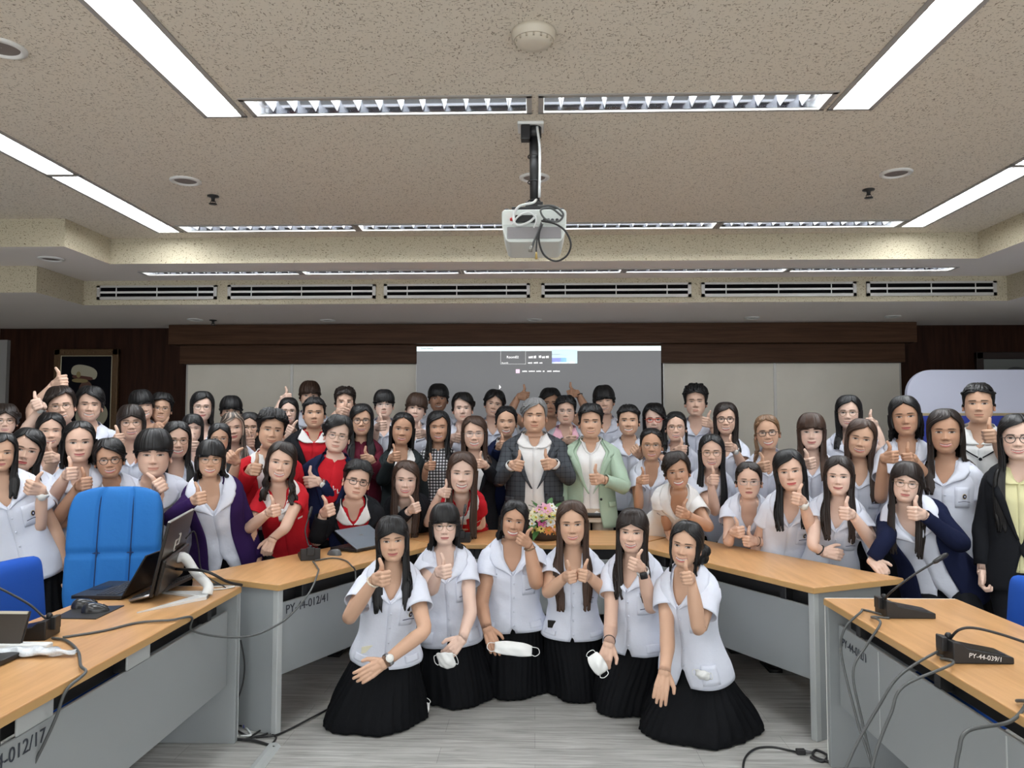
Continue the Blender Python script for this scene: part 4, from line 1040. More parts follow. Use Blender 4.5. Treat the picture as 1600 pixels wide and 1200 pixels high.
    if P.get('wisps'):
        for sg in (1, -1):
            lock((sg * 56 - 5, sg * 52 - 3), (sg * 56 + 5, sg * 52 + 3), .06, -.13, taper=.3, ncol=8)
    if P.get('bun'):
        bx, by, bz, br = P['bun']
        c = np.array((bx, by, bz)) @ headR.T * hs + C
        for q in range(22):
            aa, bb = r.uniform(0, 6.28), r.uniform(-1, 1)
            c2 = c + br * .55 * hs * np.array((math.cos(aa) * math.sqrt(1 - bb * bb), math.sin(aa) * math.sqrt(1 - bb * bb), bb))
            mb.ball(c2, br * .55 * hs, 0, 10, 7, None, (1, 1, 1, 1))
    o = mb.build('hair', HAIR[P['hc']], parent, True, True, R)
    solidify(o, .011, -1)
    return o

def rotm(yaw, pitch, roll):
    return (Matrix.Rotation(yaw, 3, 'Z') @ Matrix.Rotation(roll, 3, 'Y') @ Matrix.Rotation(pitch, 3, 'X'))
def frame_at(pos, yaw, pitch, roll):
    """columns: person's left, forward, up, for someone at pos facing the camera and turned by yaw"""
    base = math.atan2(-pos[0], pos[1])                     # heading that looks at the camera
    M = rotm(base * -1.0 * -1.0 + yaw, 0, 0)
    L = np.array(M @ Vector((1, 0, 0))); F = np.array(M @ Vector((0, -1, 0))); U = np.array((0, 0, 1.0))
    F2 = F * math.cos(pitch) + U * math.sin(pitch); U2 = U * math.cos(pitch) - F * math.sin(pitch)
    L3 = L * math.cos(roll) - U2 * math.sin(roll); U3 = U2 * math.cos(roll) + L * math.sin(roll)
    return np.stack([L3, F2, U3], 1)

def arm_pts(S0, S, E, W):
    m1 = (S + E) / 2; m2 = (E + W) / 2
    return crom(np.array([S0, S, S * .5 + m1 * .5, m1, E * .72 + S * .28, E * .93 + (m1 + m2) * .035, E * .72 + W * .28, m2, W]), 3)
ARMR = np.array([(0, .050), (.15, .049), (.35, .043), (.52, .038), (.60, .0375), (.68, .039), (.80, .035), (.92, .028), (1, .0255)])
def add_arm(mb, S0, S, E, W, d, t, right, pose, col, k=1.0, thick=1.0, hk=None):
    d = nrm(d); t = nrm(t - d * np.dot(t, d)); n = np.cross(t, d) if right else np.cross(d, t)
    hk = hk or k
    V, F, L = HANDS[pose]
    M = np.stack([d, t, n], 1)
    Wv = V @ M.T * hk + W
    loop = V[L]; ang = np.arctan2(loop[:, 2], loop[:, 1])
    P = arm_pts(S0, S, E, W)[:-1]; nP = len(P)
    cum = np.concatenate([[0], np.cumsum(np.linalg.norm(np.diff(np.vstack([P, W]), axis=0), axis=1))]); cum /= cum[-1]
    rad = keys(ARMR, cum[:-1])[:, 0] * k * thick
    Tg = np.gradient(np.vstack([P, W]), axis=0)[:-1]; Tg /= np.linalg.norm(Tg, axis=1)[:, None]
    u = t.copy(); rings = []
    sg = -1 if right else 1
    for i in range(nP - 1, -1, -1):
        u = u - Tg[i] * u.dot(Tg[i]); u = nrm(u); w = np.cross(Tg[i], u) * sg
        f = float(sstep(.80, 1.0, cum[i]))
        rings.append(P[i] + rad[i] * (np.cos(ang)[:, None] * u * (1 + .10 * f) + np.sin(ang)[:, None] * w * (1 - .12 * f)))
    nl = len(L); o = len(V)
    allV = np.vstack([Wv] + rings)
    Fs = [tuple(f) for f in F]
    prev = list(L)
    for i in range(nP):
        cur = list(range(o + i * nl, o + (i + 1) * nl))
        for j in range(nl):
            q = (j + 1) % nl; Fs.append((prev[j], prev[q], cur[q], cur[j]))
        prev = cur
    if not right: pass
    mb.add(allV, flip(Fs) if right else Fs, 0, np.append(col, 1.0))
def add_sleeve(mb, S0, S, E, W, frac, r0, r1, m=0, seed=0, seg=22, amp=.004, flare=0.0):
    P = arm_pts(S0, S, E, W)
    cum = np.concatenate([[0], np.cumsum(np.linalg.norm(np.diff(P, axis=0), axis=1))]); cum /= cum[-1]
    ts = np.linspace(0, frac, 16); pts = np.stack([np.interp(ts, cum, P[:, i]) for i in range(3)], 1)
    u = None; V = []
    Tg = np.gradient(pts, axis=0); Tg /= np.linalg.norm(Tg, axis=1)[:, None]
    ref = np.array((.3, .9, .2)); u = nrm(np.cross(Tg[0], ref))
    for i in range(16):
        u = nrm(u - Tg[i] * u.dot(Tg[i])); w = np.cross(Tg[i], u); f = i / 15
        r = r0 + (r1 - r0) * f + flare * f * f
        if i == 0: r *= .82
        a = np.linspace(0, 2 * PI, seg, endpoint=False)
        ring = pts[i] + r * (np.cos(a)[:, None] * u + np.sin(a)[:, None] * w)
        dv = ring - pts[i]; dv /= np.linalg.norm(dv, axis=1)[:, None]
        V.append(ring + dv * (folds(ring, amp * min(1, f * 3), seed))[:, None])
    V = np.array(V)
    mb.add(V.reshape(-1, 3), gridF(16, seg, True), m)
    return V
def ik(S, W, l1, l2, hint):
    d = W - S; L = np.linalg.norm(d)
    if L > (l1 + l2) * .985: f = L / (l1 + l2) / .985; l1 *= f; l2 *= f
    dd = d / L; a = (l1 * l1 - l2 * l2 + L * L) / (2 * L); h = math.sqrt(max(l1 * l1 - a * a, 1e-6))
    hv = hint - dd * np.dot(hint, dd)
    return S + dd * a + nrm(hv) * h

OPEN = {  # garment opening: (t, half angle in degrees)
 'blouse': [(0, 54), (.012, 35), (.03, 22), (.06, 12.5), (.10, 6.5), (.13, 3), (.155, 0), (.44, 0), (.50, 3), (.56, 9), (.66, 18)],
 'uniform_shirt': [(0, 52), (.012, 33), (.03, 21), (.06, 11), (.09, 5.5), (.12, 2), (.14, 0), (.66, 0)],
 'polo': [(0, 46), (.012, 27), (.03, 16), (.06, 8), (.10, 3), (.125, 0), (.66, 0)],
 'dress_shirt': [(0, 36), (.012, 22), (.03, 11), (.055, 4), (.075, 0), (.66, 0)],
 'crew': [(0, 12), (.005, 6), (.02, 0), (.66, 0)],
 'jacket': [(0, 62), (.02, 48), (.05, 34), (.12, 23), (.22, 15.5), (.32, 8), (.38, 3), (.43, 0), (.52, 4), (.68, 14)],
 'jacket_open': [(0, 60), (.02, 46), (.05, 33), (.12, 23), (.22, 17), (.32, 15), (.43, 15), (.52, 17), (.68, 24)],
 'cardigan': [(0, 70), (.02, 58), (.05, 46), (.12, 35), (.22, 29), (.32, 26), (.43, 25), (.52, 25), (.68, 28)],
}
def edge_fn(name, k=1.0):
    K = np.array(OPEN[name], float)
    return lambda t: float(np.radians(keys(K, np.array([t]))[0, 0]) * k)
COLLARS = {
 'camp': ([(.155, 0.5), (.115, 4.5), (.07, 10), (.040, 17.5), (.018, 30), (.004, 50), (-.010, 92), (-.018, 140), (-.020, 180)],
          [(.156, 1), (.130, 13), (.116, 25), (.106, 31), (.076, 38), (.046, 54), (.030, 92), (.024, 140), (.020, 180)]),
 'shirt': ([(.075, .5), (.05, 5), (.028, 12), (.010, 26), (-.004, 55), (-.014, 105), (-.016, 150), (-.016, 180)],
           [(.078, 1), (.084, 9), (.080, 16), (.060, 26), (.038, 46), (.024, 105), (.018, 150), (.016, 180)]),
 'polo': ([(.125, .5), (.085, 5), (.048, 11), (.022, 23), (.004, 46), (-.012, 100), (-.016, 150), (-.016, 180)],
          [(.128, 1), (.116, 17), (.098, 27), (.066, 37), (.042, 54), (.026, 100), (.018, 150), (.016, 180)]),
 'band': ([(.075, .5), (.05, 5), (.028, 12), (.010, 26), (-.010, 55), (-.020, 105), (-.022, 150), (-.022, 180)],
          [(.078, 1), (.056, 8), (.034, 16), (.018, 31), (.000, 58), (-.006, 105), (-.006, 150), (-.006, 180)]),
 'lapel': ([(.39, 2), (.32, 8), (.22, 15.5), (.12, 23), (.05, 34), (.018, 50), (-.004, 78), (-.014, 120), (-.014, 180)],
           [(.39, 3), (.30, 17), (.20, 29), (.130, 38), (.118, 34), (.100, 43), (.060, 56), (.034, 84), (.020, 125), (.016, 180)]),
}
def add_collar(mb, T, kind, off, m=0, k=0.0, lift=.012):
    i, o = COLLARS[kind]
    i2 = np.array(i); q = np.linspace(0, 1, len(o)); i = [(float(np.interp(x, np.linspace(0, 1, len(i2)), i2[:, 0])), float(np.interp(x, np.linspace(0, 1, len(i2)), i2[:, 1]))) for x in q] if len(o) != len(i2) else i
    for sg in (1, -1):
        w_ = lambda t, a: math.radians(a + (k * (1 - math.exp(-a / 8)) if a < 60 else 0))
        A = [(t, sg * w_(t, a)) for t, a in i]; B = [(t, sg * w_(t, a)) for t, a in o]
        collar_piece(mb, T, A, B, off, 8, 5, m, lift)
def patch(T, t0, t1, a0, a1, off, n=6):
    V = [T.pt(t, a, off) for t in np.linspace(t0, t1, n) for a in np.linspace(a0, a1, n)]
    return V, flip(gridF(n, n))

GLASS = bpy.data.materials.new('lens_glass'); GLASS.use_nodes = True
def _g():
    nt = GLASS.node_tree; nt.nodes.clear()
    o = nt.nodes.new('ShaderNodeOutputMaterial'); mx = nt.nodes.new('ShaderNodeMixShader'); t = nt.nodes.new('ShaderNodeBsdfTransparent'); g = nt.nodes.new('ShaderNodeBsdfGlossy')
    g.inputs['Roughness'].default_value = 0.02; mx.inputs[0].default_value = 0.025
    nt.links.new(t.outputs[0], mx.inputs[1]); nt.links.new(g.outputs[0], mx.inputs[2]); nt.links.new(mx.outputs[0], o.inputs['Surface'])
_g()
def glasses_build(kind, G, headR, C, hs, parent, R, fw):
    m = {'round': GOLD, 'silver': SILVER, 'dark': DARKMETAL, 'red': REDPLASTIC, 'rim': DARKMETAL}[kind]
    rx, rz = {'round': (.0225, .0205), 'silver': (.0225, .0165), 'dark': (.0225, .0170), 'red': (.0245, .0150), 'rim': (.0235, .0215)}[kind]
    th = {'round': .0014, 'silver': .0014, 'dark': .0020, 'red': .0028, 'rim': .0018}[kind]
    p = 2.0 if kind in ('round', 'rim') else 3.0
    mb = MB(); to = lambda Q: np.asarray(Q) @ headR.T * hs + C
    yy = face_front(G, .030, .0, 0)[1] + .011
    lens = []
    for sg in (1, -1):
        a = np.linspace(0, 2 * PI, 29); ca, sa = np.cos(a), np.sin(a)
        x = sg * .0335 + rx * np.sign(ca) * np.abs(ca) ** (2 / p); z = -.002 + rz * np.sign(sa) * np.abs(sa) ** (2 / p)
        y = yy - .9 * np.maximum(np.abs(x) - .03, 0) ** 1.0 * .35
        Q = np.stack([x, y, z], -1); mb.tube(to(Q), th * hs, 6, 0, False); lens.append(Q)
        e = np.array([(sg * (.0335 + rx), yy - .009, .004), (sg * .0745 * fw, yy - .035, .005), (sg * .0785 * fw, -.005, .003), (sg * .0775 * fw, -.022, -.010)])
        mb.tube(to(e), th * hs, 6)
    mb.tube(to([(-.0335 + rx, yy, .002), (0, yy + .003, .006), (.0335 - rx, yy, .002)]), th * hs, 6, sub=4)
    g = mb.build('glasses', m, parent, True, False, R)
    for Q in lens:
        lb = MB(); lb.add(to(np.vstack([Q[:-1].mean(0)[None], Q[:-1]])), [(0, i + 1, (i + 1) % 28 + 1) for i in range(28)])
        lb.build('lens', GLASS, g, True, False, R)

def skirt_build(T, t0, ground, root, R, m=SKIRT, kneel=False, seed=0, pleats=34, wide=1.0, cen=None, rx=.3, ry=.28, hip_t=None):
    """pleated skirt from the waist down to the floor (kneeling) or to mid-calf"""
    mb = MB(); cols = 150; rows = 26; a = np.linspace(0, 2 * PI, cols, endpoint=False)
    top = T.pt(np.full(cols, t0), a, .000); hip = T.pt(np.full(cols, hip_t or t0 + .09), a, .004)
    zt = ground
    base = np.asarray(cen if cen is not None else (hip.mean(0)), float)
    r = np.random.default_rng(seed); V = []
    Lx = T.L * (1, 1, 0); Lx = nrm(Lx); Fx = np.array((Lx[1], -Lx[0], 0)); Fx = Fx if Fx[1] < 0 else -Fx
    for i in range(rows):
        f = i / (rows - 1)
        if f < .25: P = top + (hip - top) * (f / .25)
        else:
            g = (f - .25) / .75; e = g ** 1.15 if not kneel else float(sstep(-.25, 1.05, g)) * 1.15 - .1
            e = min(max(e, 0), 1)
            bot = base + np.outer(np.sin(a) * rx * (1 + .05 * np.sin(3 * a + seed)), Lx) + np.outer(np.cos(a) * ry * (1 + .05 * np.cos(2 * a + seed)), Fx)
            bot[:, 2] = zt
            P = hip + (bot - hip) * e; P[:, 2] = hip[:, 2] + (zt - hip[:, 2]) * g
        c = P.mean(0); n = (P - c) * (1, 1, 0); n /= np.linalg.norm(n, axis=1)[:, None] + 1e-9
        amp = .002 + .011 * f * (1 if not kneel else 1.0 - .45 * f)
        saw = np.abs(((a * pleats / (2 * PI) + .9 * np.sin(2 * a + seed) * f) % 1.0) - .3) - .35
        P = P + n * (amp * saw * 2 + .010 * f * np.sin(5 * a + seed + 3 * f) + .006 * f * np.sin(9 * a + 2 * seed))[:, None]
        if kneel and f > .93: P[:, 2] = np.maximum(P[:, 2], zt + .004 + .008 * (1 - f) * (1 + np.sin(7 * a)))
        V.append(P)
    mb.add(np.concatenate(V), flip(gridF(rows, cols, True)))
    o = mb.build('skirt', m, root, True, False, R); solidify(o, .003, -1)
    return o

N_PEOPLE = 0
def person(cx, top, chin, Y, label, hair='bowl', hc='black', tone='light', fem=True, wear='student', bottom=None, hands=(), yaw=0, pitch=0, roll=0,
           glasses=None, side=0.0, back=None, byaw=0, bs=1.0, neck=None, sleeve='short', group=None, **P):
    global N_PEOPLE
    N_PEOPLE += 1; seed = N_PEOPLE * 7 + 3
    P.update(hair=hair, hc=hc, tone=tone, fem=fem, seed=seed)
    P.setdefault('smile', .6); 
    if not fem: P.setdefault('jw', 1.10); P.setdefault('neck', 1.12); P.setdefault('fw', 1.05)
    else: P.setdefault('jw', 1.03); P.setdefault('neck', .90); P.setdefault('fw', 1.03)
    r = np.random.default_rng(seed)
    hs = (chin - top) * Y / 1200 / (.248 + .012 * abs(math.sin(D(roll))))
    C = atY(cx, top + (chin - top) * .53, Y)
    HR = frame_at(C, D(yaw), D(pitch), D(roll)); HH = frame_at(C, D(yaw) * .4, D(pitch) * .3, D(roll) * .5)
    BR = frame_at(C, D(byaw), 0, 0)
    N = C + (HH @ np.array((0, -.034, -.143 if neck is None else neck))) * hs
    # where the hips are
    if bottom == 'kneel': Pv = N + np.array((side, .06 if back is None else back, -.50 * bs))
    else:
        if back is None:
            dz = max(.38, min(.5, N[2] - .82)); back = math.sqrt(max(.25 - dz * dz, 0)) * .8
        Pv = N + np.array((side, back, -math.sqrt(max(.26 - back * back - side * side, .08)) * bs))
    sex = 'f' if fem else 'm'
    T = Torso(sex, N, Pv, BR[:, 0], bs, P.get('belly', 0), P.get('wide', 1.0))
    ground = np.array((T.N[0] * .0 + Pv[0], Pv[1], 0.0))
    root = empty('person', ground)
    tag(root, label, 'person', group)
    R = ground
    skin = np.array(TONES[tone])
    # ------------------------------------------------ body: head, neck, trunk in one sweep; arms run on into the hands
    mb = MB()
    G, HC = head_grid(P)
    W = np.empty_like(G)
    for i, v in enumerate(VROWS):
        f = float(sstep(.84, 1.0, v)); M = HR * (1 - f) + HH * f
        W[i] = G[i] @ M.T * hs + C
    tr = np.array([.0, .02, .04, .06, .09, .13, .19, .26, .34, .42, .46, .50, .52])
    TW = np.array([T.pt(np.full(NC, t), ANG, -.013 + .010 * max(0, 1 - t / .05)) for t in tr])
    last = W[-1]
    first = TW[0] * .5 + last * .5
    rows = np.concatenate([W, first[None], TW[1:]])
    cols = np.concatenate([HC.reshape(-1, 3), np.broadcast_to(skin, ((len(rows) - len(W)) * NC, 3))])
    cols = np.concatenate([cols, np.ones((len(cols), 1))], 1)
    nr_ = len(rows)
    mb.add(rows.reshape(-1, 3), flip(gridF(nr_, NC, True)) + [tuple(range(NC)), tuple(range((nr_ - 1) * NC, nr_ * NC))[::-1]], 0, cols)
    ec = np.append(skin * (1.0, .9, .88), 1)
    if not P.get('noears'):
        for sg in (1, -1):
            e = np.array((sg * .0765 * P.get('fw', 1), -.012, -.012)); Re = np.array(Matrix.Rotation(sg * -.35, 3, 'Z') @ Matrix.Rotation(.15, 3, 'X'))
            mb.ball(e @ HR.T * hs + C, np.array((.0075, .0175, .030)) * hs, 0, 12, 10, HR @ Re, ec)
            mb.ball((e + (sg * .004, .012, -.022)) @ HR.T * hs + C, np.array((.006, .009, .010)) * hs, 0, 8, 6, HR @ Re, ec)
    # ------------------------------------------------ arms
    ak = P.get('ak', 1.0) * (0.94 if fem else 1.04) * bs; thick = P.get('thick', 1.0)
    arms = {}
    spec = {h[0]: h for h in hands}
    for side_ in 'RL':
        sg = -1 if side_ == 'R' else 1
        S = T.pt(.098, sg * D(85), -.040); S0 = T.pt(.082, sg * D(84), -.095)
        out = BR[:, 0] * sg
        if side_ in spec:
            h = spec[side_]; q = dict(h[3]) if len(h) > 3 else {}
            pose = q.get('pose', 'thumb'); Hc = atY(h[1], h[2], Y - q.get('dy', .22))
            th = D(q.get('th', 0)); right3, up3 = np.array(RCAM @ np.array((1., 0, 0))), np.array((0, 0, 1.0))
            t = math.cos(th) * up3 + math.sin(th) * right3
            if 'd' in q: d = nrm(q['d'])
            elif 'e' in q: d = None
            else: d = nrm(np.array((-sg * .55, -.75, .15)))
            E = None
            if 'e' in q: E = atY(q['e'][0], q['e'][1], Y - (q['e'][2] if len(q['e']) > 2 else q.get('dy', .22) * .5))
            if d is None: d = nrm(nrm(Hc - E) * .75 + np.array((-sg * .35, -.65, 0)))
            if abs(np.dot(t, d)) > .95: t = nrm(t + np.array((0, -.6, 0)))
            hk = q.get('hk', ak * P.get('hk', 1.0))
            if pose == 'thumb': d = nrm(d - t * np.dot(d, t) * .85); 
            Wr = Hc - d * (.058 if pose == 'thumb' else .075) * hk
            if E is None: E = ik(S, Wr, .275 * ak, .245 * ak, out * q.get('out', .6) + np.array((0, .15, -1.0)))
        else:
            pose = P.get('rest', 'curl'); hk = ak
            E = S + out * .055 + T.T * .268 * ak + BR[:, 1] * -.01; Wr = E + T.T * .235 * ak + BR[:, 1] * .075 + out * .01
            d = nrm(Wr - E); t = nrm(BR[:, 1] + .2 * out)
        add_arm(mb, S0, S, E, Wr, d, t, side_ == 'R', pose, skin, ak, thick, hk)
        arms[side_] = (S0, S, E, Wr, d)
    # ------------------------------------------------ legs
    if bottom == 'kneel':
        q = P['kneel']; fr = atZ((q[0] + q[1]) / 2, q[2], 0); cy = fr[1] + q[3]; kc = np.array((fr[0] * cy / fr[1], cy, 0))
    ft = {}
    for sg in (1, -1):
        hip = Pv + T.L * sg * .085
        if bottom == 'kneel':
            kn = kc + (sg * .07, -q[3] * .45, .06); an = kc + (sg * .08, q[3] * .55, .05); toe = an + (0, q[3] * .2, -.01)
        else:
            kn = np.array((hip[0] + sg * .01, hip[1] - min(.2, max(0, .86 - hip[2]) * .9) - .03, min(.47, hip[2] * .55))); an = np.array((hip[0] + sg * .015, hip[1] + .03, .085)); toe = an + (0, -.12, -.05)
        ft[sg] = (hip, kn, an, toe)
        lk = .62 if bottom == 'kneel' else 1.0
        mb.tube(np.array([hip + (0, 0, .02), (hip + kn) / 2, kn, (kn + an) / 2, an, toe]), np.array([.075, .068, .052, .048, .034, .03]) * lk, 12, 0, True, 3)
        mb.C[-1] = np.broadcast_to(np.append(skin, 1), mb.C[-1].shape)
    body = mb.build('body', SKIN, root, True, True, R)
    # ------------------------------------------------ hair, glasses
    hair_build(P, HR, C, hs, T, root, R)
    if glasses: glasses_build(glasses, G, HR, C, hs, root, R, P.get('fw', 1.0))
    # ------------------------------------------------ clothes
    rows_top = lambda hem: np.concatenate([np.linspace(0, .2, 15), np.linspace(.22, hem, 18)])
    def finish(mbx, name, m, th=.003): 
        o = mbx.build(name, m, root, True, False, R); solidify(o, th, -1); return o
    def sleeves(mbx, frac, r0, r1, m=0, flare=0.0, amp=.004, sk=1.0):
        for q in 'RL':
            S0, S, E, Wr, d = arms[q]; add_sleeve(mbx, S0, S, E, Wr, frac, r0 * ak * thick, r1 * ak * thick, m, seed + ord(q), 22, amp, flare)
    hem = P.get('hem', .58)
    big = P.get('detail', 0)
    def surf(t, a, e):
        t, a = np.broadcast_arrays(np.asarray(t, float), np.asarray(a, float))
        o_ = .006 + (.022 * sstep(.25, .50, t) if wear in ('student', 'student_m', 'linen') else .001)
        Pq = np.array([T.pt(tt, aa, oo) for tt, aa, oo in zip(t.ravel(), a.ravel(), np.ravel(o_ * np.ones_like(t)))])
        nq = Pq - (T.N + (t.ravel() * T.sc)[:, None] * T.T); nq /= np.linalg.norm(nq, axis=1)[:, None]
        Pq = Pq + nq * (folds(Pq, .008 * sstep(.03, .16, t.ravel()), seed) + e)[:, None]
        return Pq.reshape(t.shape + (3,))
    def patch(T, t0, t1, a0, a1, off, n=6):
        tt, aa = np.meshgrid(np.linspace(t0, t1, n), np.linspace(a0, a1, n), indexing='ij')
        return surf(tt, aa, off).reshape(-1, 3), flip(gridF(n, n))
    def badge(t, a, k=1.0):
        V, F = patch(T, t - .045, t + .075, a - .27, a + .27, .003); b = MB(); b.add(V, F); po = b.build('pocket', P['_m'], root, True, False, R); solidify(po, .002, 1)
        c = surf(t + .01, a + .05, .0095); n = nrm(surf(t + .01, a + .05, .05) - c); u = nrm(np.cross(n, T.T)); w = np.cross(n, u)
        b = MB()
        for rr, mm, h in ((.0155, 1, .0), (.0125, 0, .0012), (.0050, 2, .0022)):
            V = [c + n * h] + [c + n * h + rr * k * (math.cos(x) * u * .86 + math.sin(x) * w) for x in np.linspace(0, 2 * PI, 20, endpoint=False)]
            b.add(V, [(0, i + 1, (i + 1) % 20 + 1) for i in range(20)], mm)
        for j in (0, 1):
            V = [surf(t + .036 + .008 * j + .006 * abs(q), a + .05 + q * .22, .0075) for q in np.linspace(-1, 1, 8)]
            b.tube(V, .0016, 5, 2 if j else 0)
        e = b.build('emblem', [BADGE, P['_m'], BADGERING], root, False, False, R)
        e.data.materials[1] = BADGERING; e.data.materials[2] = P['_m']
    def buttons(ts, m, off=.010):
        for t in ts:
            b = MB(); c = surf(t, D(1), off - .004); n = nrm(surf(t, 0, .1) - c); b.tube([c, c + n * .003], .0055, 10); b.build('button', m, root, True, False, R)
    if wear in ('student', 'student_m', 'linen'):
        m = P['_m'] = {'linen': WARM_SHIRT}.get(wear, WHITE_SHIRT); kind = 'blouse' if fem else 'uniform_shirt'
        s_ = MB(); strip_cloth(s_, T, rows_top(hem), edge_fn(kind), lambda t: .006 + .022 * float(sstep(.25, .50, t)), 60, seed)
        over = P.get('over')
        if not over: sleeves(s_, P.get('slv', .36), .058, .066, 0, .006)
        finish(s_, 'shirt', m)
        c_ = MB(); add_collar(c_, T, 'camp' if fem else 'polo', .010 if not over else .024); finish(c_, 'collar', m, .002)
        if not over:
            badge(.205, D(31))
            if big:
                buttons((.21, .29, .37, .45), m)
                for sg in (1, -1):
                    if big > 1:
                        V, F = patch(T, .44, hem - .025, sg * D(44) - .28, sg * D(44) + .28, .004); b = MB(); b.add(V, F); solidify(b.build('pocket', m, root, True, False, R), .003, 1)
                b = MB()
                for j in range(9):
                    if j == 5: continue
                    a = -D(47) + j * .042; b.tube([surf(.158 + .003 * (j % 2), a, .0035), surf(.150, a + .018, .0035), surf(.159, a + .030, .0035)], .0012, 4)
                b.build('name_embroidery', INK, root, True, False, R)
        if over:
            om = {'cardigan_navy': NAVY_KNIT, 'cardigan_purple': PURPLE, 'jacket_black': BLACK_CLOTH}[over]
            j_ = MB(); strip_cloth(j_, T, rows_top(hem + .03), edge_fn('jacket' if over.startswith('jacket') else 'cardigan', .9), lambda t: .020 + .024 * float(sstep(.25, .50, t)), 60, seed + 1, .005); sleeves(j_, .97 if over != 'cardigan_purple' else 1.0, .066, .040 if over != 'cardigan_purple' else .036, 0, 0, .007); finish(j_, 'cardigan' if 'card' in over else 'jacket', om, .004)
    elif wear == 'polo_red':
        m = P['_m'] = RED
        s_ = MB(); strip_cloth(s_, T, rows_top(hem), edge_fn('polo'), .007, 60, seed); sleeves(s_, .38, .059, .062); finish(s_, 'polo_shirt', m)
        c_ = MB(); add_collar(c_, T, 'polo', .010); finish(c_, 'collar', WARM_SHIRT, .002)
        pl = MB(); V, F = patch(T, .10, .19, -D(6), D(6), .003); pl.add(V, F); solidify(pl.build('placket', WARM_SHIRT if not P.get('redplacket') else RED, root, True, False, R), .002, 1)
        buttons((.13, .16), WARM_SHIRT, .010)
        lg = MB(); V, F = patch(T, .195, .210, D(32), D(48), .004); lg.add(V, F); lg.build('chest_logo', WARM_SHIRT, root, True, False, R)
    elif wear == 'tee_lanyard':
        m = P['_m'] = TEE
        s_ = MB(); strip_cloth(s_, T, rows_top(hem), edge_fn('polo', .8), .007, 60, seed); sleeves(s_, .36, .060, .064); finish(s_, 'shirt', m)
        c_ = MB(); add_collar(c_, T, 'shirt', .010); finish(c_, 'collar', m, .002)
        l_ = MB()
        for sg in (1, -1): l_.tube([T.pt(.0, sg * D(70), .012), T.pt(.06, sg * D(40), .014), T.pt(.13, sg * D(16), .014), T.pt(.175, sg * D(2), .015)], .0042, 6, 0, True, 4)
        l_.ball(T.pt(.185, 0, .015), .010); l_.build('lanyard', BLACK_CLOTH, root, True, False, R)
    elif wear == 'dress_print':
        m = P['_m'] = DRESS
        s_ = MB(); strip_cloth(s_, T, rows_top(.66), edge_fn('crew'), .006, 60, seed); sleeves(s_, .42, .056, .054); finish(s_, 'dress', m)
    elif wear in JACKETS:
        jm, sm, kind, im = JACKETS[wear]
        s_ = MB(); strip_cloth(s_, T, rows_top(.56), edge_fn({'polo': 'dress_shirt', 'crew': 'crew', 'band': 'dress_shirt', 'shirt': 'dress_shirt', 'camp': 'blouse'}[im]), .004, 60, seed); finish(s_, 'shirt', sm)
        if im != 'crew':
            c_ = MB(); add_collar(c_, T, 'shirt' if im == 'polo' else im, .008 if im == 'band' else (.019 if im == 'polo' else .013), 0, 0.0, .006 if im != 'camp' else .012); finish(c_, 'collar', WARM_SHIRT if im == 'polo' else sm, .002)
        if P.get('print'):
            for q in range(6):
                b = MB(); a = D(-22 + 8 * q); z = .19 + .02 * (q % 3); b.tube([T.pt(z, a, .008), T.pt(z + .03, a + .03, .008), T.pt(z + .02, a + .08, .008)], .004, 5); b.build('shirt_print', WARM_SHIRT, root, True, False, R)
        j_ = MB(); strip_cloth(j_, T, rows_top(P.get('jhem', .64)), edge_fn(kind), lambda t: .016 + .02 * max(0, t - .35), 64, seed + 1, .005); sleeves(j_, .95, .068, .044, 0, 0, .007); jo = finish(j_, 'jacket', jm, .004)
        if kind != 'cardigan' and not P.get('nolapel'):
            l_ = MB(); add_collar(l_, T, 'lapel', .022, 0, 0.0 if kind == 'jacket' else 2.5, .006); lo = finish(l_, 'lapel', jm, .003)
        if P.get('cuff'):
            b = MB()
            for q in 'RL':
                S0, S, E, Wr, d = arms[q]; f = nrm(Wr - E); b.tube([Wr - f * .03, Wr - f * .004], .036 * ak, 18, 0, False)
            solidify(b.build('cuff', sm, root, True, False, R), .003, 1)
        if P.get('pocket'):
            for sg in (1, -1):
                V = [T.pt(t, a, .030) for t in np.linspace(.45, .485, 6) for a in np.linspace(sg * D(52) - .24, sg * D(52) + .24, 6)]; F = flip(gridF(6, 6)); b = MB(); b.add(V, F); solidify(b.build('pocket_flap', jm, root, True, False, R), .005, 1)
            b = MB(); c = T.pt(.43, D(19), .026); b.tube([c, c + nrm(T.Fw) * .005], .010, 12); b.build('button', BLACKPLAST, root, True, False, R)
    # ------------------------------------------------ skirt, trousers, shoes
    if bottom == 'kneel':
        q = P['kneel']; fr = atZ((q[0] + q[1]) / 2, q[2], 0); cy = fr[1] + q[3]; wx = atY(q[1], 1000, cy)[0] - atY(q[0], 1000, cy)[0]
        skirt_build(T, .42, .004, root, R, SKIRT, True, seed, 30, 1.0, np.array((fr[0] * cy / fr[1], cy, 0)), wx / 2, q[3], hem - .004)
    elif bottom == 'skirt':
        skirt_build(T, .44, .30, root, R, SKIRT, False, seed, 30, 1.0, (Pv[0], Pv[1], 0), .25, .22, hem + .0)
    else:
        b = MB(); tm = {None: BLACK_CLOTH, 'trousers': BLACK_CLOTH, 'navy': NAVY, 'khaki': KHAKI}[bottom]
        tw = .50 if wear in JACKETS else .42
        a = np.linspace(0, 2 * PI, 24, endpoint=False)
        b.add(np.concatenate([T.pt(np.full(24, t), a, -.004 if wear not in JACKETS else .007) for t in (tw, (tw + .56) / 2, .56, .60)]), flip(gridF(4, 24, True)) + [tuple(range(72, 96))])
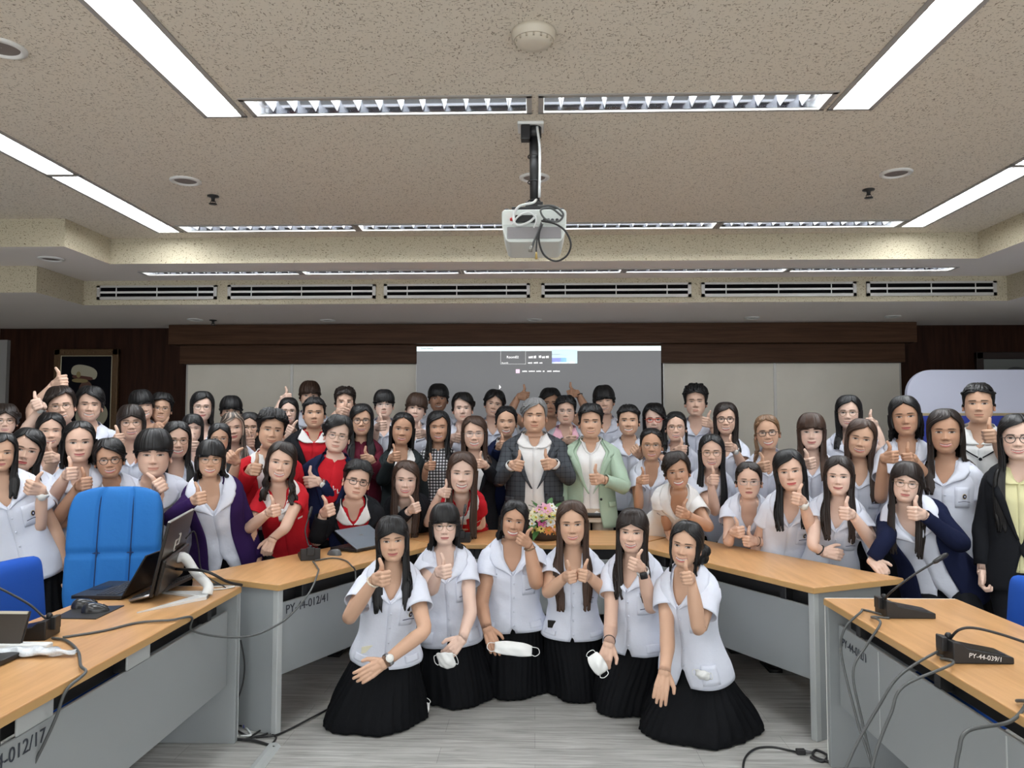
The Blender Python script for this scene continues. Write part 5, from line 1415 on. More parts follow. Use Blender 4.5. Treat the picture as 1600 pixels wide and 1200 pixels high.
        for sg in (1, -1):
            hip, kn, an, toe = ft[sg]
            b.tube(np.array([hip + (0, 0, .02), hip * .7 + kn * .3, (hip + kn) / 2, kn, (kn + an) / 2, an + (0, 0, -.035)]), [.080, .084, .080, .068, .064, .060], 16, 0, True, 3)
        b.build('trousers', tm, root, True, False, R)
        if P.get('belt'):
            b = MB(); b.add(np.concatenate([T.pt(np.full(40, t), np.linspace(0, 2 * PI, 40, endpoint=False), .012) for t in (.53, .565)]), flip(gridF(2, 40, True))); solidify(b.build('belt', SHOE, root, True, False, R), .003, 1)
    for sg in (1, -1):
        hip, kn, an, toe = ft[sg]; b = MB()
        if bottom == 'kneel': b.ball((toe[0], toe[1] - .06, .04), (.038, .09, .038))
        else: b.ball((toe[0], toe[1] + .045, .045), (.045, .13, .045)); b.box((toe[0] - .04, toe[1] - .06, .0), (toe[0] + .04, toe[1] + .155, .02))
        b.build('shoe', SHOE, root, True, False, R)
    # ------------------------------------------------ things worn on the wrist
    for q, kind in P.get('wrist', ()):
        S0, S, E, Wr, d = arms[q]; f = nrm(Wr - E); c = Wr - f * .022; u = nrm(np.cross(f, (0, 0, 1))); w = np.cross(f, u)
        a = np.linspace(0, 2 * PI, 25); rr = .0315 * ak
        ring = c + rr * (np.cos(a)[:, None] * u + np.sin(a)[:, None] * w)
        b = MB()
        if kind == 'beads':
            for p_ in ring[:-1]: b.ball(p_, .0052, 0, 8, 6)
            b.build('bracelet', BEIGEBEAD, root, True, False, R)
        elif kind in ('band', 'thin', 'redband', 'gold'):
            b.tube(ring, .004 if kind != 'thin' else .0022, 6, 0, False); b.build('bracelet', {'redband': MAROON, 'gold': GOLD}.get(kind, BLACKPLAST), root, True, False, R)
        else:
            sq = kind == 'smart'
            V = np.concatenate([ring[:-1] + f * h for h in (-.010, .010)]); b.add(V, gridF(2, 24, True)); bo = b.build('watch', {'watch': SILVER, 'white': TEE, 'smart': TEE}.get(kind, BLACKPLAST), root, True, False, R); solidify(bo, .003, 1)
            vd = nrm(np.array((0, 0, CAM_H)) - c); vd = nrm(vd - f * vd.dot(f)); e2 = np.cross(f, vd)
            b = MB(); cc = c + vd * (rr + .002)
            aa = np.linspace(0, 2 * PI, 24, endpoint=False)
            sx = np.sign(np.cos(aa)) * np.abs(np.cos(aa)) ** (.35 if sq else 1); sy = np.sign(np.sin(aa)) * np.abs(np.sin(aa)) ** (.35 if sq else 1)
            rg = .019 * (sx[:, None] * f + sy[:, None] * e2)
            b.add(np.concatenate([cc + rg, cc + rg + vd * .008, (cc + vd * .009)[None]]), gridF(2, 24, True) + [(24 + i, 24 + (i + 1) % 24, 48) for i in range(24)])
            b.build('watch_dial', WATCHFACE if not sq else BLACKPLAST, bo, True, False, R)
    return dict(root=root, T=T, arms=arms, C=C, HR=HR, hs=hs, R=R, N=N, Pv=Pv)
JACKETS = {   # jacket, shirt, opening, inner collar
 'suit_grey_check': (PLAID, WARM_SHIRT, 'jacket_open', 'shirt'), 'blazer_green': (GREEN, WARM_SHIRT, 'jacket_open', 'band'),
 'suit_pale': (GREY_SUIT, PINK, 'jacket', 'shirt'), 'blazer_navy': (NAVY, RED, 'jacket', 'crew'), 'blazer_black_polo': (BLACK_CLOTH, RED, 'jacket', 'polo'),
 'jacket_black_polo': (BLACK_CLOTH, RED, 'jacket', 'polo'), 'blazer_black_white': (BLACK_CLOTH, WARM_SHIRT, 'jacket', 'shirt'), 'blazer_charcoal': (CHARCOAL, WARM_SHIRT, 'jacket', 'camp'),
 'blazer_maroon': (MAROON, MAROON, 'jacket_open', 'crew'), 'blazer_black_yellow': (BLACK_CLOTH, YELLOW, 'jacket', 'shirt'), 'jacket_red': (RED, WARM_SHIRT, 'jacket_open', 'shirt'), 'blazer_navy_w': (NAVY, WARM_SHIRT, 'jacket', 'shirt'),
}
# ================================================================== THE PEOPLE
H = lambda s, x, y, **k: (s, x, y, k)
BANDS = lambda *a: a
# ---- six students kneeling in front
F1 = person(613, 807, 876, 3.95, 'kneeling student with long black hair and beaded bracelet, leftmost in the front row', 'lwisp', 'black', 'mid', len=.30, smile=.45, roll=-3, detail=2, hem=.50,
  bottom='kneel', kneel=(508, 660, 1155, .27), back=.10, side=-.05, hands=[H('R', 595, 905, e=(545, 966, .16), dy=.30, th=-6), H('L', 580, 1048, pose='flat', e=(664, 985, .10), dy=.27, d=(-.80, -.40, -.42), th=-35)], wrist=[('R', 'beads'), ('L', 'watch')])
F2 = person(695, 787, 850, 4.3, 'kneeling student with straight fringe and thin round glasses, holding a white mask', 'lbangs', 'black', 'pale', smile=.15, glasses='round', len=.10, fall='back', detail=2, hem=.53, eye=.35,
  bottom='kneel', kneel=(655, 767, 1111, .25), back=.10, side=.02, hands=[H('R', 692, 894, e=(674, 922, .12), dy=.24, th=-8), H('L', 708, 1014, pose='grip', e=(735, 958, .10), dy=.25, d=(-.6, -.4, -.6), th=-40)])
F3 = person(803, 782, 842, 4.45, 'kneeling student with wide smile holding her fist against her cheek', 'lpart', 'black', 'tan', smile=1, open=.9, roll=8, len=.06, fall='back', detail=2, hem=.50, thick=1.12, wide=1.08,
  bottom='kneel', kneel=(740, 854, 1096, .25), back=.10, hands=[H('L', 818, 845, e=(838, 912, .14), dy=.20, th=32, hk=.84, d=(-.3, -.5, .7)), H('R', 768, 1000, pose='flat', e=(752, 945, .08), dy=.23, d=(.38, -.42, -.82), th=65)], wrist=[('L', 'gold')], neck=-.135)
F4 = person(894, 783, 850, 4.4, 'kneeling student with very long brown hair giving two thumbs up', 'lpart', 'brown', 'mid', smile=.7, open=.3, roll=-2, len=.40, fall='front', detail=2, hem=.49, tip=1.4,
  bottom='kneel', kneel=(852, 954, 1100, .25), back=.10, hands=[H('R', 889, 902, e=(856, 926, .10), dy=.26, th=-10, d=(.25, -.95, .1), hk=.86), H('L', 915, 900, e=(950, 928, .10), dy=.26, th=12, d=(-.25, -.95, .1), hk=.86)], neck=-.150)
F5 = person(988, 796, 862, 4.2, 'kneeling student with long dark hair and square smartwatch, leaning with thumb up', 'lwisp', 'dark', 'light', smile=.9, open=.6, roll=2, len=.30, detail=2, hem=.51, byaw=-18, yaw=-6,
  bottom='kneel', kneel=(930, 1038, 1125, .27), back=.10, side=.03, hands=[H('L', 994, 884, e=(1018, 950, .12), dy=.26, th=20, hk=.84, d=(-.4, -.5, .6)), H('R', 946, 1026, pose='grip', e=(954, 985, .08), dy=.27, d=(-.3, -.3, -.9), th=60)], wrist=[('L', 'smart'), ('R', 'thin')])
F6 = person(1072, 815, 884, 3.9, 'kneeling student with hair in a loose bun touching her lip, rightmost in front row', 'lpart', 'black', 'mid', smile=.9, open=.7, roll=7, yaw=-14, detail=2, hem=.56, byaw=-26, bun=(.06, -.09, -.05, .062), wisps=1, eye=.9,
  bottom='kneel', kneel=(997, 1182, 1173, .30), back=.10, side=.06, hands=[H('L', 1078, 903, e=(1092, 984, .14), dy=.20, th=-8, hk=.82, d=(-.25, -.6, .6)), H('R', 1034, 1072, pose='flat', e=(1043, 1012, .08), dy=.21, d=(-.28, -.40, -.88), th=62)])
# ---- teachers in the middle
person(835, 622, 676, 6.1, 'grey haired man in a grey checked blazer giving two thumbs up, centre of group', 'sweepR', 'grey', 'mid', False, 'suit_grey_check', smile=.45, eye=.12, belly=.03, wide=1.14, jw=1.16, fw=1.08, vol=.62, cuff=1, pocket=1, bs=1.08, neck=-.125,
  hands=[H('R', 806, 727, dy=.34, th=12, e=(780, 752, .14)), H('L', 858, 725, dy=.34, th=-12, e=(890, 748, .14))])
person(923, 632, 685, 6.08, 'man in a pale green blazer over a white band collar shirt, thumb up', 'short', 'black', 'mid', False, 'blazer_green', 'khaki', smile=.6, open=.35, wide=1.04, jw=1.14, vol=.8, belt=1, pocket=1, neck=-.13, bs=1.05,
  hands=[H('L', 933, 749, dy=.36, th=-2, e=(976, 762, .16))])
person(884, 620, 664, 6.6, 'thin man with glasses in a light grey suit and pink shirt', 'short', 'black', 'light', False, 'suit_pale', smile=.2, glasses='silver', eye=.4, hands=[H('R', 890, 688, dy=.3, e=(868, 705, .1))], tuft=.006)
person(860, 608, 652, 6.9, 'student behind the grey haired man raising both thumbs overhead', 'sweepR', 'black', 'tan', False, 'student_m', smile=.2, hands=[H('R', 818, 619, dy=.05, e=(797, 645, .05), th=5), H('L', 896, 615, dy=.05, e=(916, 640, .05), th=-18)], wrist=[('L', 'band')])
person(741, 650, 703, 6.1, 'woman with a chin length brown bob and black blazer, laughing', 'lsideL', 'brown', 'light', True, 'blazer_black_white', smile=1, open=1, eye=.2, glasses='silver', len=.14, fall='bob', wide=1.1, fw=1.06, hands=[H('L', 751, 725, dy=.26, e=(772, 748, .12), th=4)])
person(791, 634, 683, 6.45, 'smiling woman with hair tied back between brown bob and grey haired man', 'tied', 'black', 'mid', True, 'blazer_navy_w', smile=1, open=1, eye=.3, hands=[H('R', 783, 696, dy=.26, e=(775, 720, .12))])
person(685, 642, 692, 6.2, 'slim woman in a black and white patterned dress with straight black hair', 'lside', 'black', 'tan', True, 'dress_print', smile=.9, open=.7, eye=.35, len=.16, fall='front', hands=[H('R', 671, 728, dy=.28, e=(656, 765, .12), th=0)])
person(629, 644, 696, 5.98, 'woman in a dark charcoal blazer with hair pulled back and white collar', 'tied', 'black', 'tan', True, 'blazer_charcoal', smile=.7, open=.4, roll=6, len=.22, fall='back', hands=[H('R', 616, 714, dy=.30, e=(598, 752, .14), th=-8)])
person(565, 631, 681, 6.05, 'woman with round glasses and long wavy black hair in a maroon jacket', 'lside', 'black', 'mid', True, 'blazer_maroon', smile=.8, open=.5, glasses='rim', len=.24, fall='front', hands=[H('L', 574, 717, dy=.28, e=(590, 742, .14), th=-8)])
person(527, 651, 708, 5.30, 'young man with glasses in a navy blazer and red printed tee', 'sweepR', 'black', 'pale', False, 'blazer_navy', roll=9, smile=.3, glasses='round', eye=.4, print=1, hands=[H('L', 487, 753, dy=.16, e=(538, 790, -.04), th=-6)], wrist=[('L', 'watch')], side=-.06, vol=1.1)
person(491, 620, 669, 6.0, 'stocky man with cropped hair in a black jacket over a red polo', 'buzz', 'black', 'mid', False, 'jacket_black_polo', smile=.1, wide=1.08, jw=1.16, fw=1.05, neck=-.13, tuft=.003)
person(424, 641, 701, 5.10, 'young man with swept up hair in an open red jacket', 'short', 'black', 'mid', False, 'jacket_red', roll=6, yaw=6, smile=.5, vol=1.15, tuft=.006, nolapel=1, hands=[H('R', 395, 733, dy=.28, e=(378, 765, .12), th=10)])
person(439, 690, 753, 4.85, 'smiling woman in a red polo shirt with shoulder length black hair, leaning forward', 'lsideL', 'dark', 'light', True, 'polo_red', roll=9, smile=1, open=.7, len=.16, fall='bob', curl=.012, hands=[H('R', 426, 799, dy=.30, e=(388, 826, .14), th=-12), H('L', 418, 858, pose='curl', dy=.14, e=(445, 826, .10), d=(-.35, -.3, -.9), th=-70)])
person(557, 720, 780, 5.20, 'man with square glasses and black blazer over red polo, thumb up beside laptop', 'short', 'black', 'light', False, 'blazer_black_polo', roll=11, yaw=8, smile=.15, glasses='dark', eye=.5, vol=.9, redplacket=1, hands=[H('R', 511, 799, dy=.22, e=(494, 846, .12), th=-20)], side=-.08, back=.30)
person(634, 720, 777, 5.55, 'woman with long brown hair and black blazer between the laptop and the kneelers', 'lsideL', 'brown', 'pale', True, 'blazer_black_white', roll=3, smile=.8, open=.5, len=.30, fall='front', lip=(.5, .05, .07), hands=[H('R', 647, 795, dy=.16, e=(613, 826, -.05), th=-22)], back=.40)
person(722, 706, 770, 5.50, 'laughing woman in a red polo resting her arms on the table', 'lpart', 'brown', 'pale', True, 'polo_red', roll=2, smile=1, open=1, eye=.25, len=.30, fall='front', hands=[H('R', 694, 770, dy=.06, e=(668, 818, -.16), th=8, d=(.5, -.6, .4)), H('L', 712, 823, pose='curl', e=(752, 820, -.26), dy=-.20, d=(-1, -.2, 0))], back=.42)
# ---- back row from the left
person(8, 632, 681, 4.9, 'student with round glasses and raised watch arm at the far left edge', 'curtain', 'dark', 'pale', True, smile=.4, open=.3, glasses='round', hands=[H('L', 63, 632, dy=.08, e=(28, 690, .05), th=-22)], wrist=[('L', 'watch')])
person(95, 605, 662, 5.1, 'student in glasses stretching one thumb high above his head, below the portrait', 'sweepR', 'dark', 'light', False, 'student_m', roll=-7, smile=.7, open=.7, glasses='round', jw=1.2, fw=1.06, hands=[H('R', 93, 597, dy=-.02, e=(50, 640, -.05), th=-20, d=(.8, -.4, .2))])
person(140, 605, 659, 5.35, 'grinning student with swept black hair right under the framed portrait', 'sweepL', 'black', 'light', False, 'student_m', roll=3, smile=1, open=.9, eye=.4, jw=1.12)
person(222, 610, 657, 5.9, 'laughing student with a thick fringe, tilting his head near the wall', 'bowl', 'black', 'light', False, 'student_m', roll=-8, yaw=12, smile=.9, open=1, eye=.1)
person(252, 615, 660, 6.05, 'student with glasses holding a hand under his chin beside the board edge', 'short', 'black', 'mid', False, 'student_m', roll=4, smile=.4, open=.4, glasses='round', hands=[H('R', 248, 668, dy=.18, e=(225, 675, .1), th=40)])
person(316, 612, 659, 5.9, 'student with round glasses and a puffy ear length black bob', 'lside', 'black', 'pale', True, smile=.6, glasses='round', len=.08, fall='bob', vol=1.25)
person(361, 620, 664, 6.3, 'student whose fluffy black hair and glasses just show behind other heads', 'bowl', 'black', 'light', False, 'student_m', smile=.3, glasses='round', vol=1.1)
person(451, 621, 663, 6.25, 'student with round glasses and long black hair beside the stocky man', 'lpart', 'black', 'pale', True, smile=1, open=.8, glasses='round', len=.18, hands=[H('L', 456, 674, dy=.24, e=(440, 688, .1), th=30), H('R', 446, 622, dy=-.02, e=(432, 650, -.02), th=0)])
person(484, 596, 640, 6.85, 'tall student with brown fringe peeking over the stocky man', 'bowl', 'brown', 'light', False, 'student_m', smile=.2, vol=.9)
person(539, 606, 650, 6.4, 'student with short curly hair covering his chin with a thumb up fist', 'short', 'dark', 'light', False, 'student_m', smile=.3, tuft=.010, hands=[H('R', 534, 643, dy=.14, e=(512, 668, .1), th=20)])
person(600, 610, 653, 6.4, 'student with glasses and a smooth black bowl cut in front of the board', 'bowl', 'black', 'pale', False, 'student_m', smile=.2, glasses='silver', rag=.4, hands=[H('R', 594, 666, dy=.2, e=(582, 690, .1), th=-6)])
person(650, 615, 660, 6.55, 'student with reddish brown fringe tilting his head', 'bowl', 'brown', 'pale', False, 'student_m', roll=9, smile=.3, hands=[H('L', 659, 678, dy=.22, e=(676, 690, .1), th=-10)])
person(685, 601, 644, 6.9, 'dark skinned student with straight fringe, tallest beside the screen left edge', 'bowl', 'black', 'deep', False, 'student_m', smile=.9, open=.7, rag=.5)
person(723, 615, 660, 6.65, 'student with swept black fringe before the screen above the patterned dress', 'sweepL', 'black', 'pale', False, 'student_m', smile=.3, hands=[H('R', 711, 684, dy=.22, e=(697, 700, .1), th=12)])
person(772, 610, 652, 6.8, 'student with parted black hair leaning his head behind the tied hair woman', 'curtain', 'black', 'light', False, 'student_m', roll=10, smile=.8, open=.5)
person(944, 604, 648, 6.8, 'tall student with long black fringe behind the green blazer', 'bowl', 'black', 'light', False, 'student_m', roll=-5, smile=.8, open=.5, vol=1.1, rag=1.3, eye=.2)
person(982, 632, 681, 6.45, 'young man with cropped hair and big ears next to the green blazer', 'buzz', 'black', 'mid', False, 'student_m', smile=1, open=.9, hands=[H('L', 995, 706, dy=.28, e=(1020, 722, .14), th=60, d=(-.8, -.5, 0))], wrist=[('L', 'band')])
person(1022, 632, 678, 6.7, 'student with bright red glasses near the screen right edge', 'sweepL', 'black', 'pale', True, smile=.8, open=.5, glasses='red', len=.16, fall='bob')
person(1056, 643, 690, 6.4, 'student with clear glasses and centre parted hair in two low tails', 'tied', 'black', 'light', True, smile=.9, open=.6, glasses='round', len=.14, fall='tails', hands=[H('R', 1064, 703, dy=.28, e=(1040, 722, .12), th=0)])
person(1087, 603, 651, 6.65, 'tall student with messy black hair and a sleepy look before the board', 'short', 'black', 'light', False, 'student_m', smile=0, eye=.1, tuft=.010, vol=1.2, hands=[H('L', 1106, 661, dy=.16, e=(1125, 690, .1), th=15)])
person(1134, 629, 679, 6.05, 'student with dark glasses and long brown hair, watch on raised wrist', 'lside', 'dark', 'light', True, smile=.9, open=.8, glasses='rim', len=.26, fall='front', hands=[H('L', 1143, 699, dy=.28, e=(1163, 736, .14), th=0)], wrist=[('L', 'watch')])
person(1199, 648, 702, 5.45, 'student with golden brown hair tied back, glasses and thin necklace', 'tied', 'light', 'mid', True, smile=1, open=.9, glasses='dark', roll=-5, len=.12, fall='tailR', hands=[H('R', 1192, 730, dy=.28, e=(1172, 752, .12), th=-10)])
person(1268, 646, 702, 5.25, 'student with brown fringe, pink cheeks and hair behind the shoulders', 'lbangs', 'brown', 'pale', True, smile=.4, len=.24, fall='front', tip=2.0, hands=[H('R', 1263, 725, dy=.28, e=(1240, 750, .12), th=-14)])
person(1326, 618, 670, 5.65, 'student with wire glasses and black hair, thumb raised beside the board end', 'lside', 'black', 'pale', True, smile=.6, open=.4, glasses='round', len=.18, fall='front', yaw=-4, hands=[H('L', 1363, 661, dy=.06, e=(1378, 702, .06), th=-2)])
person(1529, 599, 661, 4.9, 'tall man in a white polo with a dark lanyard in front of the display board', 'buzz', 'black', 'mid', False, 'tee_lanyard', smile=.2, wide=1.05, jw=1.14, fw=1.04, vol=1.0, tuft=.005, bs=1.04, hands=[H('L', 1552, 682, dy=.26, e=(1574, 722, .14), th=-4)])
# ---- middle rows, left side
person(79, 644, 701, 4.85, 'smiling student with centre parted black hair under the raised arms', 'lpart', 'black', 'light', True, smile=.8, open=.5, eye=.3, len=.26, fall='front', hands=[H('L', 82, 715, dy=.22, e=(70, 745, .1), th=-8)])
person(205, 632, 687, 5.25, 'student with round glasses and wispy fringe, hair tied, under laughing friend', 'lwisp', 'dark', 'light', True, smile=.8, open=.5, glasses='round', len=.06, fall='back', roll=-3, hands=[H('R', 182, 687, dy=.2, e=(165, 715, .1), th=-10)])
person(40, 668, 736, 4.25, 'student with long black hair tilting her head, white watch and thumb up', 'lsideL', 'black', 'light', True, roll=13, smile=.15, eye=.7, len=.32, fall='front', lip=(.5, .06, .07), hands=[H('L', 52, 764, dy=.26, e=(60, 826, .14), th=24)], wrist=[('L', 'white')])
person(2, 676, 737, 3.98, 'student cut by the left picture edge standing in front, arm hanging down', 'lside', 'black', 'mid', True, bottom='skirt', smile=.3, len=.2, fall='front', detail=1, side=.05)
person(124, 657, 723, 4.40, 'student with smooth centre parted hair tied back, left of glasses wearer by azure chair', 'tied', 'black', 'light', True, bottom='skirt', smile=.4, eye=.9, len=.1, fall='back', roll=-2, hands=[H('R', 107, 741, dy=.22, e=(82, 780, .1), th=-6)])
person(171, 687, 747, 4.45, 'student with dark oval glasses, beaming, just behind the azure executive chair', 'sweepL', 'black', 'tan', True, bottom='skirt', smile=.9, open=.6, glasses='rim', roll=-5, fw=1.05, hands=[H('R', 129, 757, dy=.22, e=(78, 828, .16), th=-8)])
person(240, 672, 746, 4.55, 'boy with a heavy black bowl cut standing right of the azure chair', 'bowl', 'black', 'light', False, 'student_m', smile=.25, eye=.6, rag=.5, hands=[H('R', 246, 763, dy=.24, e=(230, 802, .12), th=-40)])
person(276, 658, 716, 4.85, 'student with glasses, long black hair and wide grin left of purple cardigan', 'lpart', 'black', 'light', True, smile=1, open=1, glasses='round', len=.30, fall='front', yaw=8)
person(301, 647, 691, 5.45, 'student with short fringe and closed eyes behind the grinning long haired one', 'lwisp', 'black', 'pale', True, smile=.1, eye=.05, len=.08, fall='bob', hands=[H('R', 299, 698, dy=.18, e=(290, 720, .1), th=0)])
person(364, 644, 692, 5.40, 'student with blonde streaked long hair tilting her head', 'lside', 'streak', 'light', True, smile=.7, roll=-7, len=.28, fall='front', lip=(.5, .08, .09))
person(343, 661, 708, 5.05, 'student in gold glasses half hidden behind the purple cardigan wearer', 'lpart', 'black', 'mid', True, smile=.3, glasses='round', len=.2, fall='front', hands=[H('L', 362, 717, dy=.2, e=(359, 760, .1), th=45)])
person(390, 644, 690, 5.75, 'student with clear glasses beside the red jacket, hand before chest', 'lpart', 'black', 'light', True, smile=.8, open=.6, glasses='round', len=.24, fall='front', hands=[H('R', 387, 692, dy=.2, e=(376, 715, .1), th=-4)])
person(329, 687, 746, 4.5, 'student in a deep purple cardigan with fringe and thin glasses', 'lbangs', 'black', 'mid', True, bottom='skirt', over='cardigan_purple', smile=1, open=.7, glasses='round', roll=2, len=.08, fall='back', hands=[H('R', 309, 780, dy=.26, e=(264, 812, .14), th=-14)], hem=.6)
# ---- middle rows, right side
person(1018, 669, 720, 6.05, 'student with hair pulled back and large clear glasses, fist raised at her side', 'tied', 'black', 'tan', True, smile=.8, open=.4, glasses='round', hands=[H('R', 1004, 750, dy=.24, e=(998, 792, .1), th=-4)], detail=1)
person(1058, 708, 764, 5.30, 'short haired student leaning on the table end, side swept fringe, white blouse', 'sweepR', 'dark', 'tan', True, 'linen', smile=1, open=.9, roll=-8, hands=[H('L', 1067, 802, dy=.26, e=(1108, 824, .12), th=20), H('R', 1048, 836, pose='flat', dy=-.16, e=(1040, 806, -.14), d=(.1, -.9, -.25), th=70)], detail=1, back=.42)
person(1112, 679, 733, 5.65, 'student with glasses and very long straight black hair behind the table', 'lpart', 'black', 'light', True, smile=.8, open=.5, glasses='round', eye=.2, len=.42, fall='front', hands=[H('R', 1112, 750, dy=.28, e=(1118, 800, .14), th=0, d=(0, -.7, .5))])
person(1170, 722, 779, 5.1, 'serious student with clear glasses leaning on her forearms, two small thumbs up', 'tied', 'dark', 'light', True, smile=0, glasses='silver', eye=.6, len=.0, hands=[H('R', 1152, 832, dy=.10, e=(1138, 848, .0), th=-10, d=(.35,-.9,.1)), H('L', 1172, 846, dy=.12, e=(1222, 852, .02), th=2)], wrist=[('L', 'thin')], back=.36, side=.06, detail=1)
person(1234, 703, 767, 4.85, 'student with long black bob tilting her head, pale wristband, thumb up', 'lside', 'black', 'light', True, smile=.3, roll=-8, len=.26, fall='front', lip=(.5, .05, .06), hands=[H('L', 1249, 781, dy=.24, e=(1270, 832, .12), th=14)], wrist=[('L', 'white')], back=.2)
person(1311, 713, 773, 4.65, 'student with long dark hair resting one forearm on the table edge', 'lpart', 'dark', 'pale', True, smile=.5, len=.32, fall='front', tip=1.8, roll=2, yaw=-4, hands=[H('L', 1325, 803, dy=.26, e=(1366, 852, .14), th=4), H('R', 1306, 866, pose='curl', e=(1270, 852, .02), dy=.04, d=(.9, -.4, -.1), th=30)], wrist=[('R', 'band')], back=.2, detail=1)
person(1345, 655, 715, 4.95, 'student with reddish brown long hair tilting between two taller ones', 'lside', 'brown', 'mid', True, smile=.9, open=.5, roll=9, len=.30, fall='front')
person(1414, 619, 681, 4.80, 'student with pulled back black hair giving two small thumbs up before display board', 'lpart', 'black', 'tan', True, smile=.2, eye=.6, roll=-4, len=.06, fall='back', hands=[H('R', 1391, 715, dy=.24, e=(1376, 780, .1), th=-6), H('L', 1424, 717, dy=.26, e=(1452, 755, .1), th=-6)], wrist=[])
person(1477, 640, 708, 4.62, 'tan skinned student with long dark hair behind shoulders, standing beside black blazer', 'lside', 'dark', 'tan', True, bottom='skirt', smile=.7, open=.3, len=.26, fall='R', wide=1.06, detail=1, hands=[H('R', 1452, 850, pose='curl', dy=-.26, d=(0, -.2, -1), th=60)], wrist=[('L', 'redband')], tip=1.6, byaw=-8)
person(1590, 648, 718, 4.22, 'woman with round glasses, black blazer and cream shirt at the right edge', 'lside', 'black', 'pale', True, 'blazer_black_yellow', smile=.8, open=.4, glasses='rim', len=.42, fall='front', jhem=.66)
person(1416, 722, 784, 4.38, 'student in a navy cardigan with big round glasses resting chin on thumb fist', 'lwisp', 'dark', 'pale', True, over='cardigan_navy', smile=.25, eye=.4, glasses='round', roll=7, len=.36, fall='front', side=.24, back=.12, wide=1.1, hands=[H('L', 1433, 803, dy=.20, e=(1500, 850, .10), th=4, d=(-.7, -.5, .2)), H('R', 1374, 886, pose='curl', e=(1384, 845, .06), dy=.10, d=(.2, -.75, -.35), th=60)], detail=1, hem=.6)
# ================================================================== THINGS ON THE TABLES, FLOOR AND CEILING
def child(mb, name, m, root, smooth=True, bev=0):
    o = mb.build(name, m, root, smooth, False, np.array(root.location)); 
    if bev: bevel(o, bev, 2)
    return o
def cable(label, pts, r, m, group=None, name='cable', sub=8):
    pts = np.array([np.asarray(p, float) for p in pts]); root_loc = pts[0]
    mb = MB(); mb.tube(pts, r, 8, 0, True, sub); o = mb.build(name, m, None, True, False, root_loc); o.location = tuple(root_loc); tag(o, label, 'cable', group); return o
# ---- desk microphones
def desk_mic(label, x, y, rz, neck, text=None, hang=True, z=TZ):
    root = empty('desk_microphone', (x, y, z), rz); tag(root, label, 'microphone', 'desk microphones')
    b = MB(); L, W = .17, .115
    P = [(-.03, .0), (-.03, .072), (.0, .066), (.02, .050), (L, .022), (L, .0)]
    n = len(P); b.add([(p[0], -W / 2, p[1]) for p in P] + [(p[0], W / 2, p[1]) for p in P], [tuple(range(n))[::-1], tuple(range(n, 2 * n))] + gridF(2, n, True))
    o = b.build('base', M_BLACK, root, False); bevel(o, .004, 2)
    b = MB(); b.box((-.048, -.022, .030), (-.028, .022, .078)); o = b.build('rear_block', M_BLACK, root, False); bevel(o, .003, 2)
    b = MB(); b.box((.03, -W / 2 + .012, .046), (.032, W / 2 - .012, .0465)); b.add([(.03, -W / 2 + .012, .0490), (L - .02, -W / 2 + .012, .0272), (L - .02, W / 2 - .012, .0272), (.03, W / 2 - .012, .0490)], [(0, 1, 2, 3)]); b.build('key_panel', M_BLACKG, root, False)
    c, s = math.cos(-rz), math.sin(-rz); loc = lambda p: np.array(((p[0] - x) * c - (p[1] - y) * s, (p[0] - x) * s + (p[1] - y) * c, p[2] - z))
    pts = [np.array((-.015, 0, .060))] + [loc(p) for p in neck]
    b = MB(); b.lathe([(.011, 0), (.011, .02), (.007, .026)], 14, (-.015, 0, .062)); b.tube(pts, .0045, 8, 0, True, 6); b.build('gooseneck', M_BLACK, root)
    if hang:
        d = nrm(pts[-1] - pts[-2]); b = MB(); b.tube([pts[-1] - d * .012, pts[-1], pts[-1] + d * .05, pts[-1] + d * .062], [.006, .0095, .0100, .006], 12); b.build('microphone_head', M_BLACK, root)
    if text: text_mesh(text, .022, 'inventory_number', M_PAINTW, root, (.075, -W / 2 - .0012, .022), (PI / 2, .13, 0), .0004)
    return root
p = atZ(1392, 968, TZ)
desk_mic('black desk microphone with straight gooseneck on far end of the right desk', p[0] + .02, p[1] + .07, 0, [atY(1392, 925, 3.2), atY(1425, 900, 3.22), atY(1462, 877, 3.24)])
p = atZ(1498, 1038, TZ)
desk_mic('black desk microphone with bent gooseneck and white painted number on the right desk', p[0] + .015, p[1] + .06, 0, [atY(1497, 985, 2.66), atY(1520, 981, 2.66), atY(1560, 990, 2.62), atY(1615, 1008, 2.56), atY(1660, 1022, 2.52)], 'PY-44-039/1')
p = atZ(66, 1002, TZ)
desk_mic('black desk microphone with gooseneck leaning left on the near left desk', p[0] - .03, p[1] + .06, PI + .12, [atY(66, 962, 2.92), atY(48, 946, 2.93), atY(15, 927, 2.94), atY(-30, 905, 2.95)])
p = atZ(482, 876, TZ)
desk_mic('black desk microphone on the left wing in front of the black blazer man', p[0], p[1] + .03, 1.95, [atY(480, 845, 4.72), atY(477, 828, 4.76), atY(483, 806, 4.80)])
p = atZ(721, 849, TZ)
desk_mic('black desk microphone on the back table beside the fringe wearing kneeler', p[0], p[1] + .06, PI / 2, [(p[0], p[1] + .03, .86), (p[0] + .01, p[1] + .10, .95)])
